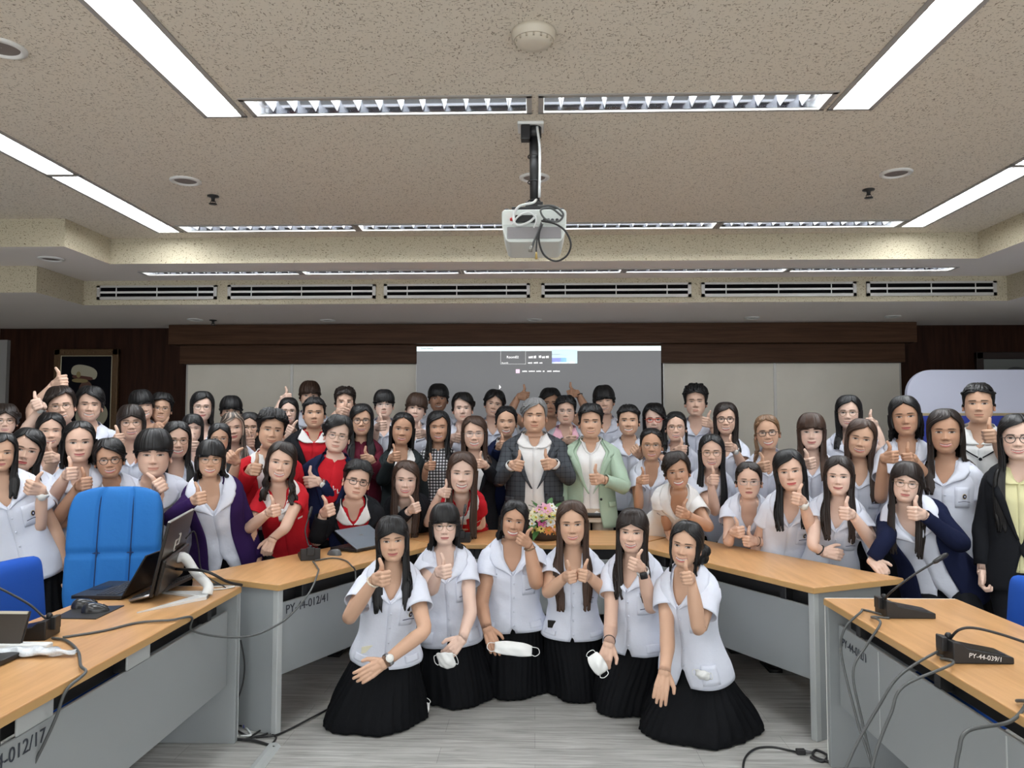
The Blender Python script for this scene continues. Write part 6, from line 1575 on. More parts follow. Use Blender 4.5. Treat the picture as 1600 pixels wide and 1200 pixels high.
# ---- laptops
def slab3(mb, p0, ux, uy, th, m=0):
    """a plate: corner p0, edge vectors ux, uy, thickness vector th"""
    p0, ux, uy, th = [np.asarray(v, float) for v in (p0, ux, uy, th)]
    V = [p0, p0 + ux, p0 + ux + uy, p0 + uy]; V += [v + th for v in V]
    return mb.add(V, [(0, 3, 2, 1), (4, 5, 6, 7), (0, 1, 5, 4), (1, 2, 6, 5), (2, 3, 7, 6), (3, 0, 4, 7)], m)
def laptop(label, hinge0, hinge1, base_dir, depth, lid_vec, m, logo=None):
    h0, h1 = np.array((*hinge0, TZ + .004)), np.array((*hinge1, TZ + .004)); root = empty('laptop', ((h0 + h1) / 2)[:2].tolist() + [TZ]); tag(root, label, 'laptop')
    ux = h1 - h0; bd = np.asarray(base_dir, float) * depth
    b = MB(); slab3(b, h0, ux, bd, (0, 0, .016)); child(b, 'base', M_BLACK, root, False, .003)
    b = MB(); k0 = h0 + ux * .06 + bd * .14 + (0, 0, .0165)
    for r in range(5):
        for c in range(14): slab3(b, k0 + ux * (.88 * c / 14) + bd * (.42 * r / 5), ux * (.88 / 14 * .8), bd * (.42 / 5 * .78), (0, 0, .0025))
    o = child(b, 'keyboard', mat('dark_grey_keys', (0.035, 0.035, 0.038, 1), 0.5), root, False); o['kind'] = 'stuff'
    b = MB(); slab3(b, h0 + ux * .36 + bd * .64 + (0, 0, .0162), ux * .28, bd * .28, (0, 0, .001)); child(b, 'touchpad', M_BLACKG, root, False)
    lv = np.asarray(lid_vec, float); n = nrm(np.cross(ux, lv)); n = n if np.dot(n, bd) < 0 else -n
    b = MB(); slab3(b, h0 + (0, 0, .014), ux, lv, n * .008); child(b, 'lid', m, root, False, .002)
    b = MB(); slab3(b, h0 + (0, 0, .014) + ux * .03 + lv * .06 - n * .001, ux * .94, lv * .88, n * .0008); child(b, 'screen', M_BLACKG, root, False)
    if logo:
        b = MB(); c = h0 + (0, 0, .014) + ux * .5 + lv * .55 + n * .0085
        for k in range(4): slab3(b, c + ux * (-.06 + .03 * k), ux * .022, lv * (.05 + .02 * (k % 2)), n * .0006)
        child(b, 'lid_logo', SILVER, root, False)
    return root
laptop('black laptop open on the left desk before the azure chair', (-1.885, 3.50), (-1.90, 3.84), (-1, 0, 0), .235, (.105, .0, .185), M_BLACKG)
h0, h1 = atZ(557, 864, TZ), atZ(609, 853, TZ); dl_ = nrm(np.array((h0[1] - h1[1], h1[0] - h0[0], 0)))
dl_ = dl_ if dl_[0] < 0 else -dl_
laptop('grey laptop with half closed lid on the left wing beside the black blazer man', h0[:2], h1[:2], dl_, .22, dl_ * .185 + np.array((0, 0, .105)), mat('slate_grey_lid', (0.17, 0.20, 0.24, 1), 0.4, 0.3), True)
root = empty('laptop', (-1.93, 2.62, TZ)); tag(root, 'dark laptop whose screen edge just enters at the lower left', 'laptop')
b = MB(); slab3(b, (-2.02, 2.42, TZ + .004), (.26, 0, 0), (0, .22, 0), (0, 0, .016)); child(b, 'base', M_BLACK, root, False, .003)
q = atY(2, 1052, 2.60); q2 = atY(17, 962, 2.66)
b = MB(); slab3(b, (q[0] - .30, 2.66, q2[2] - .20), (.30, 0, 0), (.014, .06, .20), (0, .008, 0)); child(b, 'lid', M_BLACK, root, False, .002)
b = MB(); slab3(b, (q[0] - .29, 2.658, q2[2] - .19), (.29, 0, 0), (.013, .055, .182), (0, -.001, 0)); child(b, 'screen', mat('dim_screen', (0.03, 0.02, 0.012, 1), 0.25), root, False)
b = MB(); slab3(b, (q[0] - .10, 2.714, q2[2] - .006), (.11, 0, 0), (0, .004, .008), (0, -.006, 0)); child(b, 'lid_edge', mat('pale_bezel', (0.45, 0.42, 0.34, 1), 0.4), root, False)
# ---- monitor on its white stand
TL, TR, BL = np.array((-1.60, 3.36, 1.117)), np.array((-1.735, 3.90, 1.117)), np.array((-1.675, 3.36, .792))
root = empty('computer_monitor', (-1.60, 3.55, TZ)); tag(root, 'black computer monitor seen from behind on a white stand, left desk', 'monitor')
ux = TR - TL; uy = BL - TL; n = nrm(np.cross(ux, uy)); n = n if n[0] > 0 else -n
b = MB(); slab3(b, TL, ux, uy, n * -.014); child(b, 'panel', M_BLACKG, root, False, .003)
b = MB(); slab3(b, TL + ux * .02 + uy * .50, ux * .96, uy * .48, n * .020); child(b, 'rear_housing', M_BLACKG, root, False, .008)
b = MB(); slab3(b, TL + (0, 0, .001), ux, uy * -.012, n * -.012); child(b, 'top_bezel', mat('silver_bezel', (0.45, 0.45, 0.45, 1), 0.35, 0.4), root, False)
b = MB(); c = TL + ux * .50 + uy * .30 + n * .0015; e = nrm(ux); f = nrm(uy)
for k in (-1, 1):
    for j in (0, .5, 1): b.tube([c + e * (k * .026 - .016) + f * (.05 * j - k * .012), c + e * (k * .026 + .016) + f * (.05 * j - k * .012)], .0032, 6)
    b.tube([c + e * (k * .026 + .016 * k) - f * (k * .012), c + e * (k * .026 + .016 * k) + f * (.05 - k * .012)], .0032, 6)
child(b, 'rear_logo', mat('silver_logo', (0.6, 0.6, 0.58, 1), 0.3, 0.5), root, False)
b = MB(); cb = TL + ux * .55 + uy * .62
b.tube([cb + n * .012, cb + n * .05 + (0, 0, .01), cb + n * .10 + (0, 0, -.05), (-1.53, 3.60, TZ + .05), (-1.525, 3.58, TZ + .012)], [.022, .024, .022, .022, .026], 12, 0, True, 5); child(b, 'stand_neck', M_WHITEP, root)
b = MB()
for q in ((-1.675, 3.255), (-1.80, 3.66)):
    b.add([(-1.50, 3.52, TZ + .001), (-1.53, 3.64, TZ + .001), (q[0], q[1] + .015, TZ + .001), (q[0] - .01, q[1], TZ + .001), (-1.50, 3.52, TZ + .016), (-1.53, 3.64, TZ + .016), (q[0], q[1] + .015, TZ + .007), (q[0] - .01, q[1], TZ + .007)], [(0, 3, 2, 1), (4, 5, 6, 7), (0, 1, 5, 4), (1, 2, 6, 5), (2, 3, 7, 6), (3, 0, 4, 7)])
child(b, 'stand_foot', M_WHITEP, root, False)
cable('thick black cable running from the monitor back across the left desk end', [cb + n * .02 + f * .05, (-1.55, 3.62, .86), (-1.47, 3.68, .80), (-1.45, 3.80, TZ + .012), (-1.46, 3.815, TZ + .008)], .007, M_CABLEB, 'cables behind the monitor')
cable('thin black cable looping up from the monitor top rear', [cb + n * .03 - f * .1, cb + n * .06 - f * .14, cb + n * .09 + (0, .05, .06), cb + n * .11 + (0, .06, -.06), (-1.50, 3.74, TZ + .01)], .003, M_CABLEB, 'cables behind the monitor')
cable('pale grey cable lying at the far corner of the left desk', [(-1.56, 3.70, TZ + .006), (-1.50, 3.74, TZ + .006), (-1.48, 3.79, TZ + .006), (-1.58, 3.78, TZ + .006), (-1.64, 3.80, TZ + .006)], .004, M_CABLEW, 'cables behind the monitor')
root = empty('keyboard', (-1.73, 3.62, TZ)); tag(root, 'black keyboard propped under the monitor on the left desk', 'keyboard')
b = MB(); p0 = np.array((-1.815, 3.44, TZ + .002)); U, Vv = np.array((0, .43, .004)), np.array((.125, .01, .035)); slab3(b, p0, U, Vv, (-.004, 0, .016)); child(b, 'case', M_BLACK, root, False, .004)
b = MB()
for r in range(5):
    for c in range(16): slab3(b, p0 + U * (.03 + .94 * c / 16) + Vv * (.08 + .86 * r / 5) + (-.004, 0, .016), U * (.94 / 16 * .8), Vv * (.86 / 5 * .78), (-.001, 0, .004))
o = child(b, 'keys', mat('charcoal_keys', (0.03, 0.03, 0.032, 1), 0.45), root, False); o['kind'] = 'stuff'
b = MB(); b.tube([p0 + (.0, -.002, .010), p0 + Vv + (.0, -.002, .008)], .006, 8); child(b, 'end_trim', SILVER, root)
# ---- mouse pad and mice
mp = [atZ(*q, TZ) for q in ((83, 967), (150, 968), (194, 947), (118, 950))]
b = MB(); b.prism([tuple(q[:2]) for q in mp], TZ, TZ + .004); o = b.build('mouse_pad', M_BLACK, None, False, False, mp[0]); o.location = tuple(mp[0]); tag(o, 'black mouse pad on the left desk in front of the laptop', 'mouse pad')
def mouse(label, p, rz, m, z=TZ + .004):
    root = empty('computer_mouse', (p[0], p[1], z), rz); tag(root, label, 'mouse')
    V = []; nu, nv = 20, 10
    for j in range(nv + 1):
        t = j / nv
        for i in range(nu):
            a = 2 * PI * i / nu; rr = math.cos(t * PI / 2) ** .7
            V.append((.055 * rr * math.cos(a), .031 * rr * math.sin(a) * (1 - .12 * math.cos(a)), .036 * math.sin(t * PI / 2) * (1 - .35 * rr * math.cos(a))))
    b = MB(); b.add(V, gridF(nv + 1, nu, True)); b.build('shell', m, root)
    b = MB(); b.tube([(.028, 0, .028), (.046, 0, .016)], .004, 8); b.build('scroll_wheel', M_BLACK, root)
M_MOUSE = mat('dark_grey_mouse', (0.03, 0.031, 0.033, 1), 0.22)
mouse('dark computer mouse at front on the black mouse pad', atZ(149, 957, TZ), .35, M_MOUSE)
mouse('dark computer mouse behind the other one on the black mouse pad', atZ(133, 950, TZ), .5, M_MOUSE)
mouse('grey and black computer mouse beside the grey laptop', atZ(522, 867, TZ), 2.6, mat('two_tone_mouse', (0.10, 0.105, 0.11, 1), 0.3), TZ)
# ---- white adapter and the plastic bag at the lower left
p = atZ(38, 1022, TZ); root = empty('power_adapter', p); tag(root, 'white oblong adapter lying on the near left desk', 'adapter')
b = MB(); b.box((-.12, .0, .0), (.075, .045, .032)); o = b.build('case', M_WHITEP, root, False); bevel(o, .006, 3)
text_mesh('12', .022, 'marking', M_MARKER, root, (.055, -.0008, .018), (PI / 2, 0, 0), .0003)
p = atZ(60, 1024, TZ); root = empty('plastic_bag', p); tag(root, 'crumpled clear plastic bag in front of the white adapter', 'plastic bag')
V = []; nu, nv = 30, 9
for j in range(nv):
    for i in range(nu):
        u, a = i / (nu - 1), 2 * PI * j / nv
        rr = .020 * (1 - .75 * u ** 2.5) + .005 * math.sin(9 * u + 3 * a) + .004 * math.sin(23 * u - 2 * a); V.append((-.12 + .26 * u, -.012 + rr * math.cos(a) * 1.4, max(.001, .016 + rr * math.sin(a) * .8)))
b = MB(); b.add(V, [(j * nu + i, j * nu + i + 1, ((j + 1) % nv) * nu + i + 1, ((j + 1) % nv) * nu + i) for j in range(nv) for i in range(nu - 1)]); b.build('film', mat('milky_film', (0.62, 0.66, 0.70, 1), 0.15, 0.0, 0.7, (60, 0.8, 0.006)), root)
# ---- flower arrangement on the back table
fc = atZ(851, 846, TZ); fc = np.array((fc[0], fc[1] + .10, TZ)); root = empty('flower_arrangement', fc); tag(root, 'round arrangement of pink, yellow, white and orange flowers on the back table', 'flowers')
b = MB(); b.lathe([(.09, 0), (.11, .02), (.12, .07), (.105, .075)], 24); b.build('bowl', mat('dark_wicker', (0.05, 0.03, 0.02, 1), 0.8), root)
MF = {k: mat(k + '_petal', c, 0.7) for k, c in {'pink': (0.80, 0.42, 0.55, 1), 'magenta': (0.62, 0.12, 0.32, 1), 'yellow': (0.85, 0.74, 0.22, 1), 'cream': (0.86, 0.80, 0.58, 1), 'white': (0.85, 0.84, 0.80, 1), 'orange': (0.80, 0.33, 0.10, 1), 'peach': (0.82, 0.48, 0.34, 1), 'lime': (0.62, 0.70, 0.30, 1)}.items()}
M_LEAF = mat('green_leaf', (0.05, 0.15, 0.035, 1), 0.5); M_EYE = mat('flower_eye', (0.10, 0.05, 0.03, 1), 0.8); M_EYEY = mat('flower_eye_yellow', (0.6, 0.40, 0.05, 1), 0.8)
r = np.random.default_rng(5)
def flower(c, n, R, npet, layers, m, eye):
    n = nrm(n); u = nrm(np.cross(n, (.1, .2, 1))); w = np.cross(n, u); b = MB()
    for l in range(layers):
        for k in range(npet):
            a = 2 * PI * (k + .5 * l) / npet + r.uniform(-.1, .1); d = math.cos(a) * u + math.sin(a) * w; s = np.cross(n, d); V = []
            Lp_ = R * (1 - .22 * l); lift = .25 + .32 * l
            for i in range(5):
                t = i / 4; wd = Lp_ * (.9 / npet * 3.0) * math.sin(PI * (.12 + .80 * t)) * .62
                for j in (-1, 0, 1): V.append(c + d * Lp_ * t * (1 - .25 * lift * t) + n * (Lp_ * lift * t * (1 - .45 * t) + (0 if j else -.08 * wd)) + s * wd * j)
            b.add(V, gridF(5, 3))
    o = b.build('flower', m, root, True, False, fc); b = MB(); b.ball(c + n * R * .12, R * .22, 0, 10, 8); b.build('flower_eye', eye, o, True, False, fc)
spots = [('pink', 852, 795, .044), ('pink', 843, 797, .036), ('cream', 836, 800, .034), ('white', 862, 791, .026), ('pink', 856, 799, .034), ('lime', 838, 808, .034), ('cream', 846, 806, .040), ('yellow', 858, 807, .036), ('cream', 866, 806, .036), ('magenta', 846, 815, .034), ('pink', 850, 820, .022), ('white', 860, 816, .036), ('peach', 866, 823, .034), ('yellow', 836, 828, .034), ('yellow', 842, 833, .030), ('yellow', 846, 826, .028), ('orange', 857, 828, .036), ('orange', 855, 838, .034), ('orange', 864, 834, .030), ('white', 832, 818, .028), ('peach', 868, 814, .03), ('cream', 831, 806, .03), ('white', 868, 797, .026), ('yellow', 838, 838, .024)]
cc = fc + (0, 0, .14)
for k, px, py, R_f in spots:
    d0 = ray(px, py); o0 = np.array((0, 0, CAM_H)); oc = o0 - cc; S3 = np.array((.145, .13, .145)); A_ = ((d0 / S3) ** 2).sum(); B_ = 2 * (oc * d0 / S3 ** 2).sum(); C0 = ((oc / S3) ** 2).sum() - 1; disc_ = B_ * B_ - 4 * A_ * C0
    t = (-B_ - math.sqrt(disc_)) / 2 / A_ if disc_ > 0 else -B_ / 2 / A_
    P_ = o0 + d0 * t; flower(P_, (P_ - cc) * (1, 1.3, 1) + (0, -.02, .01), R_f * 1.15, 6 if k not in ('orange', 'yellow') else 9, 3 if k in ('pink', 'cream', 'peach', 'white') else 2, MF[k], M_EYE if k in ('yellow', 'magenta') else M_EYEY)
for i in range(34):
    a, e = r.uniform(0, 2 * PI), r.uniform(-.5, 1.3); d = np.array((math.cos(a) * math.cos(e), math.sin(a) * math.cos(e), math.sin(e))); p0 = cc + d * (.13, .11, .12) * .8; s = nrm(np.cross(d, (0, 0, 1.))); b = MB(); V = []
    Ll = r.uniform(.07, .12)
    if i in (0, 1, 2): d = nrm(np.array((-1, -.35, .0 + .05 * i))); p0 = fc + (-.13, -.08, .03 + .012 * i); s = np.array((.2, -.6, .7)); Ll = .11
    for q in range(6):
        t = q / 5; wd = .022 * math.sin(PI * (.06 + .9 * t))
        for j in (-1, 0, 1): V.append(p0 + d * Ll * t + s * wd * j + np.array((0, 0, -.03 * t * t + (0 if j else -.004))))
    b.add(V, gridF(6, 3)); b.build('leaf', M_LEAF, root, True, False, fc)
b = MB(); b.ball(cc - (0, -.01, .02), (.10, .085, .10)); b.build('foliage_mass', mat('deep_green_moss', (0.02, 0.05, 0.015, 1), 0.9, 0, 0.2, (40, 1.0, .02)), root, True, False, fc)
# ---- white face masks
def face_mask(label, c, right, up, w, h, fold=.0, sag=.012):
    c, right, up = np.asarray(c, float), nrm(right), nrm(up); n = nrm(np.cross(right, up)); n = n if n[1] < 0 else -n
    root = empty('face_mask', c); tag(root, label, 'face mask', 'white face masks')
    V = []; nu, nv = 17, 11
    for j in range(nv):
        for i in range(nu):
            u, v = i / (nu - 1) * 2 - 1, j / (nv - 1) * 2 - 1
            k = 1 - .30 * abs(u) ** 3; z = (1 - u * u) * (sag + .018 * (1 - abs(v))) + .003 * math.sin(7 * u + 4 * v)
            V.append(c + right * u * w / 2 + up * (v * h / 2 * k + fold * u * u) + n * z)
    b = MB(); b.add(V, gridF(nv, nu)); o = child(b, 'panel', MASKCLOTH, root); solidify(o, .002, 0)
    for sg in (-1, 1):
        e = c + right * sg * w / 2; b = MB(); b.tube([e + up * h * .28, e + right * sg * w * .16 + up * h * .22 + n * .004, e + right * sg * w * .20 - up * h * .12 + n * .006, e + right * sg * w * .10 - up * h * .34, e - up * h * .28], .0018, 6, 0, True, 5); child(b, 'ear_loop', MASKCLOTH, root)
face_mask('folded white mask held in the hand of the kneeler with round glasses', atY(697, 1030, 4.00), (1, 0, .05), (-.25, -.3, 1), .085, .095)
face_mask('white mask spread on the lap under the hand of the cheek touching kneeler', atY(802, 1014, 4.17), (1, 0, -.10), (.05, .35, .8), .20, .072)
face_mask('white mask held at her side by the smartwatch wearing kneeler', atY(934, 1037, 3.88), (.55, -.2, -.8), (.8, 0, .55), .10, .075)
face_mask('white mask lying on the floor beside the leftmost kneeler', atZ(660, 1112, .03), (.35, .1, 1), (-1, .3, .3), .105, .07)
face_mask('white mask tucked half into the hip pocket of the bun haired kneeler', F6['T'].pt(.475, D(30), .034), F6['T'].L, F6['T'].T, .075, .05, 0, .006)
# ---- things in pockets
T_ = F1['T']; b = MB(); pc_ = T_.pt(.40, -D(44), .036); slab3(b, pc_, T_.L * .060 - T_.T * .012, T_.T * .035, T_.Fw * .003); o = b.build('name_card', mat('cream_card', (0.80, 0.77, 0.60, 1), 0.6), None, False, False, pc_); o.location = tuple(pc_); tag(o, 'cream card peeking out of the leftmost kneeler hip pocket', 'card')
T_ = F4['T']; b = MB(); pc_ = T_.pt(.385, -D(52), .034); slab3(b, pc_, T_.L * .068 + T_.T * .004, T_.T * .045, T_.Fw * .008); o = b.build('mobile_phone', M_BLACKG, None, False, False, pc_); o.location = tuple(pc_); bevel(o, .003, 2); tag(o, 'black phone sticking out of the two thumbs kneeler hip pocket', 'phone')
# ---- cables over the desks and on the floor
xe = 1.335
cable('left one of two grey cables hanging from the far microphone on right desk', [atZ(1384, 962, TZ + .004), atZ(1350, 953, TZ + .006), (xe + .02, 3.28, TZ + .022), (xe - .05, 3.28, .70), (xe - .075, 3.25, .60), atY(1340, 1128, 3.05), atY(1352, 1165, 2.98), atY(1366, 1206, 2.90)], .0048, M_CABLE, 'microphone cables over the right desk')
cable('right one of two grey cables hanging from the far microphone on right desk', [atZ(1390, 966, TZ + .004), atZ(1362, 964, TZ + .006), (xe + .02, 3.10, TZ + .022), (xe - .045, 3.08, .69), atY(1333, 1050, 3.02), atY(1348, 1130, 2.95), atY(1366, 1206, 2.88)], .0048, M_CABLE, 'microphone cables over the right desk')
cable('upper one of two grey cables hanging from the near microphone on right desk', [atZ(1490, 1030, TZ + .004), atZ(1466, 1023, TZ + .008), (xe + .025, 2.70, TZ + .022), atY(1405, 1056, 2.58), atY(1372, 1105, 2.54), atY(1340, 1160, 2.50), atY(1318, 1208, 2.46)], .0048, M_CABLE, 'microphone cables over the right desk')
cable('lower one of two grey cables hanging from the near microphone on right desk', [atZ(1494, 1034, TZ + .004), atZ(1470, 1029, TZ + .008), (xe + .02, 2.58, TZ + .022), atY(1412, 1072, 2.50), atY(1392, 1115, 2.47), atY(1372, 1165, 2.44), atY(1360, 1210, 2.40)], .0048, M_CABLE, 'microphone cables over the right desk')
cable('grey cable dropping over the desk edge at the lower right corner', [atZ(1640, 1096, TZ + .006), atZ(1590, 1095, TZ + .010), (xe + .03, 2.22, TZ + .024), (xe - .03, 2.20, .73), atY(1512, 1142, 2.12), atY(1498, 1175, 2.10), atY(1492, 1212, 2.08)], .0052, M_CABLE, 'microphone cables over the right desk')
cable('grey cable slung through the air from the left wing to the left desk', [atZ(489, 877, TZ + .006), atZ(496, 887, TZ + .010), atY(497, 894, 4.16), atY(484, 925, 3.95), atY(455, 960, 3.80), atY(425, 981, 3.70), atY(390, 994, 3.60), atY(345, 995, 3.48), atY(300, 985, 3.36), (-1.435, 3.22, TZ - .005), (-1.475, 3.12, TZ + .008), atZ(215, 973, TZ + .006), atZ(160, 986, TZ + .005), atZ(98, 996, TZ + .005)], .0048, M_CABLE)
cable('grey cable curling off the left desk front edge at lower left', [atZ(82, 997, TZ + .006), atZ(104, 1001, TZ + .007), atZ(122, 1018, TZ + .008), atZ(126, 1040, TZ + .014), (-1.435, 2.46, TZ + .006), atY(104, 1078, 2.38), atY(88, 1120, 2.36), atY(70, 1160, 2.34), atY(46, 1208, 2.32)], .0050, M_CABLE)
cable('grey cable from the left wing microphone falling behind the leftmost kneeler', [atZ(492, 876, TZ + .006), atZ(520, 872, TZ + .006), atZ(540, 876, TZ + .006), atZ(549, 884, TZ + .010), atY(555, 892, 4.36), atY(556, 920, 4.33)], .0045, M_CABLE)
cable('short black cable hanging between left desk and left wing', [atY(376, 1000, 3.86), atY(382, 1035, 3.86), atY(380, 1065, 3.86), atY(372, 1092, 3.85)], .0042, M_CABLEB)
fl = lambda x, y, z=.006: atZ(x, y, z)
for i, (P_, lab, m) in enumerate(((((512, 1108), (480, 1125), (445, 1143), (425, 1150), (400, 1152)), 'long straight black cable on the floor left of the leftmost kneeler', M_CABLEB), (((368, 1140), (390, 1150), (410, 1140), (418, 1146), (380, 1156)), 'black cable looped on the floor by the left desk foot', M_CABLEB), (((368, 1155), (395, 1157), (420, 1164), (428, 1168)), 'thick black cable entering the grey floor cover', M_CABLEB), (((370, 1126), (382, 1135), (392, 1148), (376, 1150)), 'pale cable tangled on the floor by the left desk foot', M_CABLEW), (((370, 1132), (400, 1138), (430, 1150), (425, 1163)), 'thin black cable bending round the left wing leg', M_CABLEB))):
    cable(lab, [fl(*q, .006 + .006 * ((i + k) % 2)) for k, q in enumerate(P_)], .005 if i != 2 else .007, m, 'floor cables by the left desk')
p = fl(387, 1138, 0); root = empty('video_plug', p); tag(root, 'blue cable plug lying on the floor by the left desk', 'plug'); b = MB(); b.box((-.02, -.012, .004), (.02, .012, .022)); o = b.build('shell', mat('blue_plug', (0.03, 0.035, 0.35, 1), 0.4), root, False); bevel(o, .003, 2); MB().tube([(-.02, 0, .013), (-.045, 0, .012)], [.008, .004], 8).build('strain_relief', M_BLACK, root)
q0, q1 = fl(428, 1166, 0), fl(392, 1212, 0); d = nrm(q1 - q0); s = np.array((-d[1], d[0], 0)); b = MB(); V = []
for p_ in (q0, q1):
    for u, z in ((-.034, .0), (-.022, .014), (0, .018), (.022, .014), (.034, 0)): V.append(p_ + s * u + (0, 0, z))
b.add(V, gridF(2, 5) + [(0, 1, 2, 3, 4)]); o = b.build('floor_cable_cover', mat('pale_grey_pvc', (0.45, 0.48, 0.48, 1), 0.5), None, False, False, q0); o.location = tuple(q0); tag(o, 'pale grey plastic cable cover strip on the floor, lower left', 'cable cover')
cable('black cable looping on the floor at lower right, ending in a plug', [fl(1160, 1212), fl(1164, 1185), fl(1180, 1170), fl(1205, 1167), fl(1232, 1172), fl(1246, 1175, .012)], .005, M_CABLEB)
cable('black cable coil on the floor beside the right desk foot', [fl(1266, 1183, .012), fl(1285, 1190), fl(1292, 1180), fl(1275, 1172), fl(1272, 1182), fl(1300, 1192)], .006, M_CABLEB)
p = fl(1254, 1179, 0); root = empty('power_connector', p); tag(root, 'black power connector joining two cables on the floor, lower right', 'connector'); b = MB(); b.box((-.03, -.013, .002), (.012, .013, .026)); o = b.build('socket', M_BLACK, root, False); bevel(o, .004, 2); MB().tube([(.012, 0, .014), (.042, -.006, .012)], [.009, .006], 10).build('plug', mat('grey_plug', (0.12, 0.12, 0.12, 1), 0.5), root)

# ================================================================== PROJECTOR UNDER THE CEILING
py_ = 3.47
root = empty('projector_mount', (0, py_, Z1)); tag(root, 'black projector pole on a white ceiling plate with power box', 'projector mount'); R_ = np.array(root.location)
b = MB(); b.box((-.075, py_ - .05, Z1 - .014), (.045, py_ + .07, Z1)); child(b, 'ceiling_plate', M_WHITEP, root, False, .003)
b = MB(); b.tube([(0, py_, Z1 - .01), (.004, py_, 2.52)], .022, 16); b.tube([(0, py_, Z1 - .06), (0, py_, Z1 - .012)], .034, 16); child(b, 'pole', M_BLACK, root)
b = MB(); b.box((-.060, py_ - .05, Z1 - .085), (-.018, py_ + .0, Z1 - .016)); child(b, 'power_box', M_BLACK, root, False, .004)
b = MB(); b.box((-.10, py_ - .09, 2.505), (.11, py_ + .09, 2.522)); b.box((-.04, py_ - .04, 2.52), (.04, py_ + .04, 2.56)); child(b, 'bracket', M_BLACK, root, False, .003)
for sg in (1, -1): MB().tube([(sg * .09 + .004, py_ - .07, 2.515), (sg * .12, py_ - .10, 2.488)], .008, 8).build('bracket_arm', M_BLACK, root, True, False, R_)
b = MB(); b.tube([(.014, py_ - .030, Z1 - .02), (.026, py_ - .032, 2.8), (.024, py_ - .034, 2.58)], .006, 8, 0, True, 5); child(b, 'pole_cable', M_CABLEW, root)
for zz in (2.78, 2.66, 2.57): MB().tube([(.028 * math.cos(a), py_ + .034 * math.sin(a), zz) for a in np.linspace(0, 2 * PI, 20)], .003, 6, 0, False).build('cable_tie', M_BLACK, root, True, False, R_)
pb, ptop = 2.345, 2.490
root = empty('projector', (0, py_, pb)); tag(root, 'white projector hanging upside down from the ceiling pole', 'projector'); R_ = np.array(root.location)
M_PROJ = mat('projector_white', (0.66, 0.70, 0.67, 1), 0.35)
b = MB(); V = []
prof = [(-.125, pb + .012), (-.14, pb + .07), (-.142, ptop - .012), (-.132, ptop), (.132, ptop), (.142, ptop - .012), (.14, pb + .07), (.125, pb + .012), (.11, pb), (-.11, pb)]
n = len(prof); b.add([(x, py_ - .16, z) for x, z in prof] + [(x * 1.0, py_ + .16, z) for x, z in prof], [tuple(range(n)), tuple(range(n, 2 * n))[::-1]] + flip(gridF(2, n, True))); child(b, 'case', M_PROJ, root, False, .006)
b = MB(); b.box((-.118, py_ - .166, pb + .014), (.118, py_ - .160, pb + .066)); child(b, 'rear_panel', mat('smoky_grey_gloss', (0.30, 0.29, 0.30, 1), 0.08), root, False, .003)
b = MB(); b.box((-.136, py_ - .164, pb + .075), (.136, py_ - .160, ptop - .018)); child(b, 'socket_panel', M_PROJ, root, False)
for k, x in enumerate((-.02, .045, .062, .080, .10)): MB().tube([(x, py_ - .164, pb + .095), (x, py_ - .170, pb + .095)], .007 if k else .012, 12).build('socket', M_BLACK, root, True, False, R_)
b = MB(); b.box((-.082, py_ - .19, pb + .082), (.004, py_ - .166, pb + .112)); o = child(b, 'cable_block', M_BLACK, root, False, .004); b = MB(); b.tube([(-.084, py_ - .178, pb + .097), (-.105, py_ - .178, pb + .095)], [.010, .006], 10); child(b, 'red_plug', mat('red_plug', (0.5, 0.03, 0.03, 1), 0.4), root)
b = MB(); b.tube([(0, py_ + .16, pb + .07), (0, py_ + .185, pb + .07)], .035, 20); child(b, 'lens', M_BLACKG, root)
for sg in (1, -1): MB().lathe([(.012, 0), (.012, .012)], 12, (sg * .12, py_ - .12, ptop)).build('foot', M_BLACK, root, True, False, R_)
Yc = py_ - .19
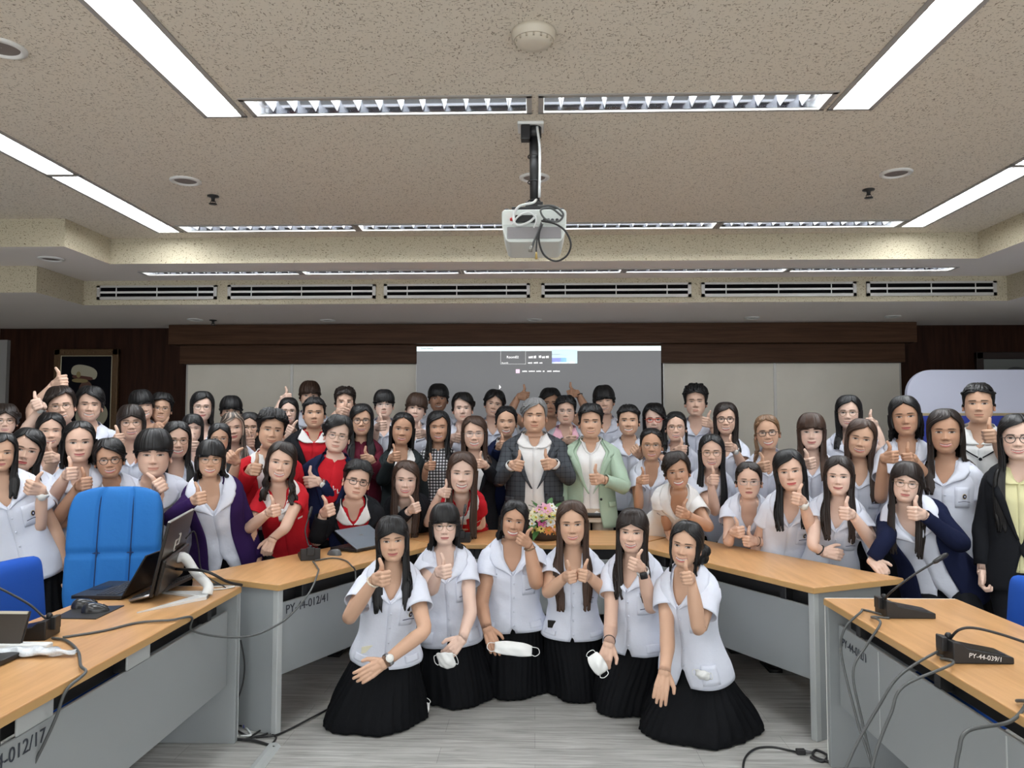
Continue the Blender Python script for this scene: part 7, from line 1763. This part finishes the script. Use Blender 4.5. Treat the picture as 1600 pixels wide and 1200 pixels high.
cable('black cable hanging in a big loop under the projector right side', [atY(846, 345, Yc), atY(868, 350, Yc - .02), atY(884, 362, Yc - .02), atY(892, 382, Yc - .02), atY(885, 400, Yc), atY(868, 408, Yc), atY(850, 398, Yc), atY(842, 375, Yc), atY(845, 350, Yc)], .0042, M_CABLEB, 'projector cables')
cable('dark grey cable coiled above the projector right half', [atY(840, 322, Yc), atY(865, 322, Yc), atY(880, 334, Yc), atY(872, 346, Yc), atY(852, 342, Yc - .02), atY(845, 328, Yc - .02), atY(862, 326, Yc), atY(878, 338, Yc)], .0045, M_CABLE, 'projector cables')
cable('white cable curling round the projector left half', [atY(838, 312, Yc + .1), atY(832, 317, Yc), atY(812, 322, Yc), atY(803, 334, Yc), atY(804, 348, Yc - .01), atY(812, 352, Yc), atY(828, 346, Yc), atY(838, 336, Yc)], .0055, M_CABLEW, 'projector cables')
cable('pale thin cable looping inside the white one on the projector', [atY(800, 352, Yc), atY(810, 338, Yc - .02), atY(826, 332, Yc - .02), atY(838, 342, Yc - .01), atY(834, 356, Yc)], .004, M_CABLEW, 'projector cables')
cable('dark cable with grey connector dangling under the projector', [atY(846, 348, Yc - .02), atY(840, 364, Yc - .03), atY(834, 378, Yc - .03), atY(831, 388, Yc - .03)], .005, M_CABLE, 'projector cables')
cable('dark cable with yellow plug dangling under the projector', [atY(848, 350, Yc - .03), atY(840, 370, Yc - .04), atY(838, 388, Yc - .04), atY(838, 394, Yc - .04)], .0036, M_CABLEB, 'projector cables')
p = atY(830, 389, Yc - .03); b = MB(); b.tube([p + (0, 0, .012), p - (0.004, 0, .012)], [.007, .009], 10); o = b.build('video_connector', mat('grey_connector', (0.2, 0.19, 0.17, 1), 0.4, 0.5), None, True, False, p); o.location = tuple(p); tag(o, 'grey connector dangling at a cable end under the projector', 'connector')
p = atY(838, 399, Yc - .04); b = MB(); b.tube([p + (0, 0, .014), p - (0, 0, .016)], [.0045, .006], 10); o = b.build('audio_plug', mat('ochre_plug', (0.35, 0.24, 0.06, 1), 0.4), None, True, False, p); o.location = tuple(p); tag(o, 'ochre plug dangling at a cable end under the projector', 'plug')
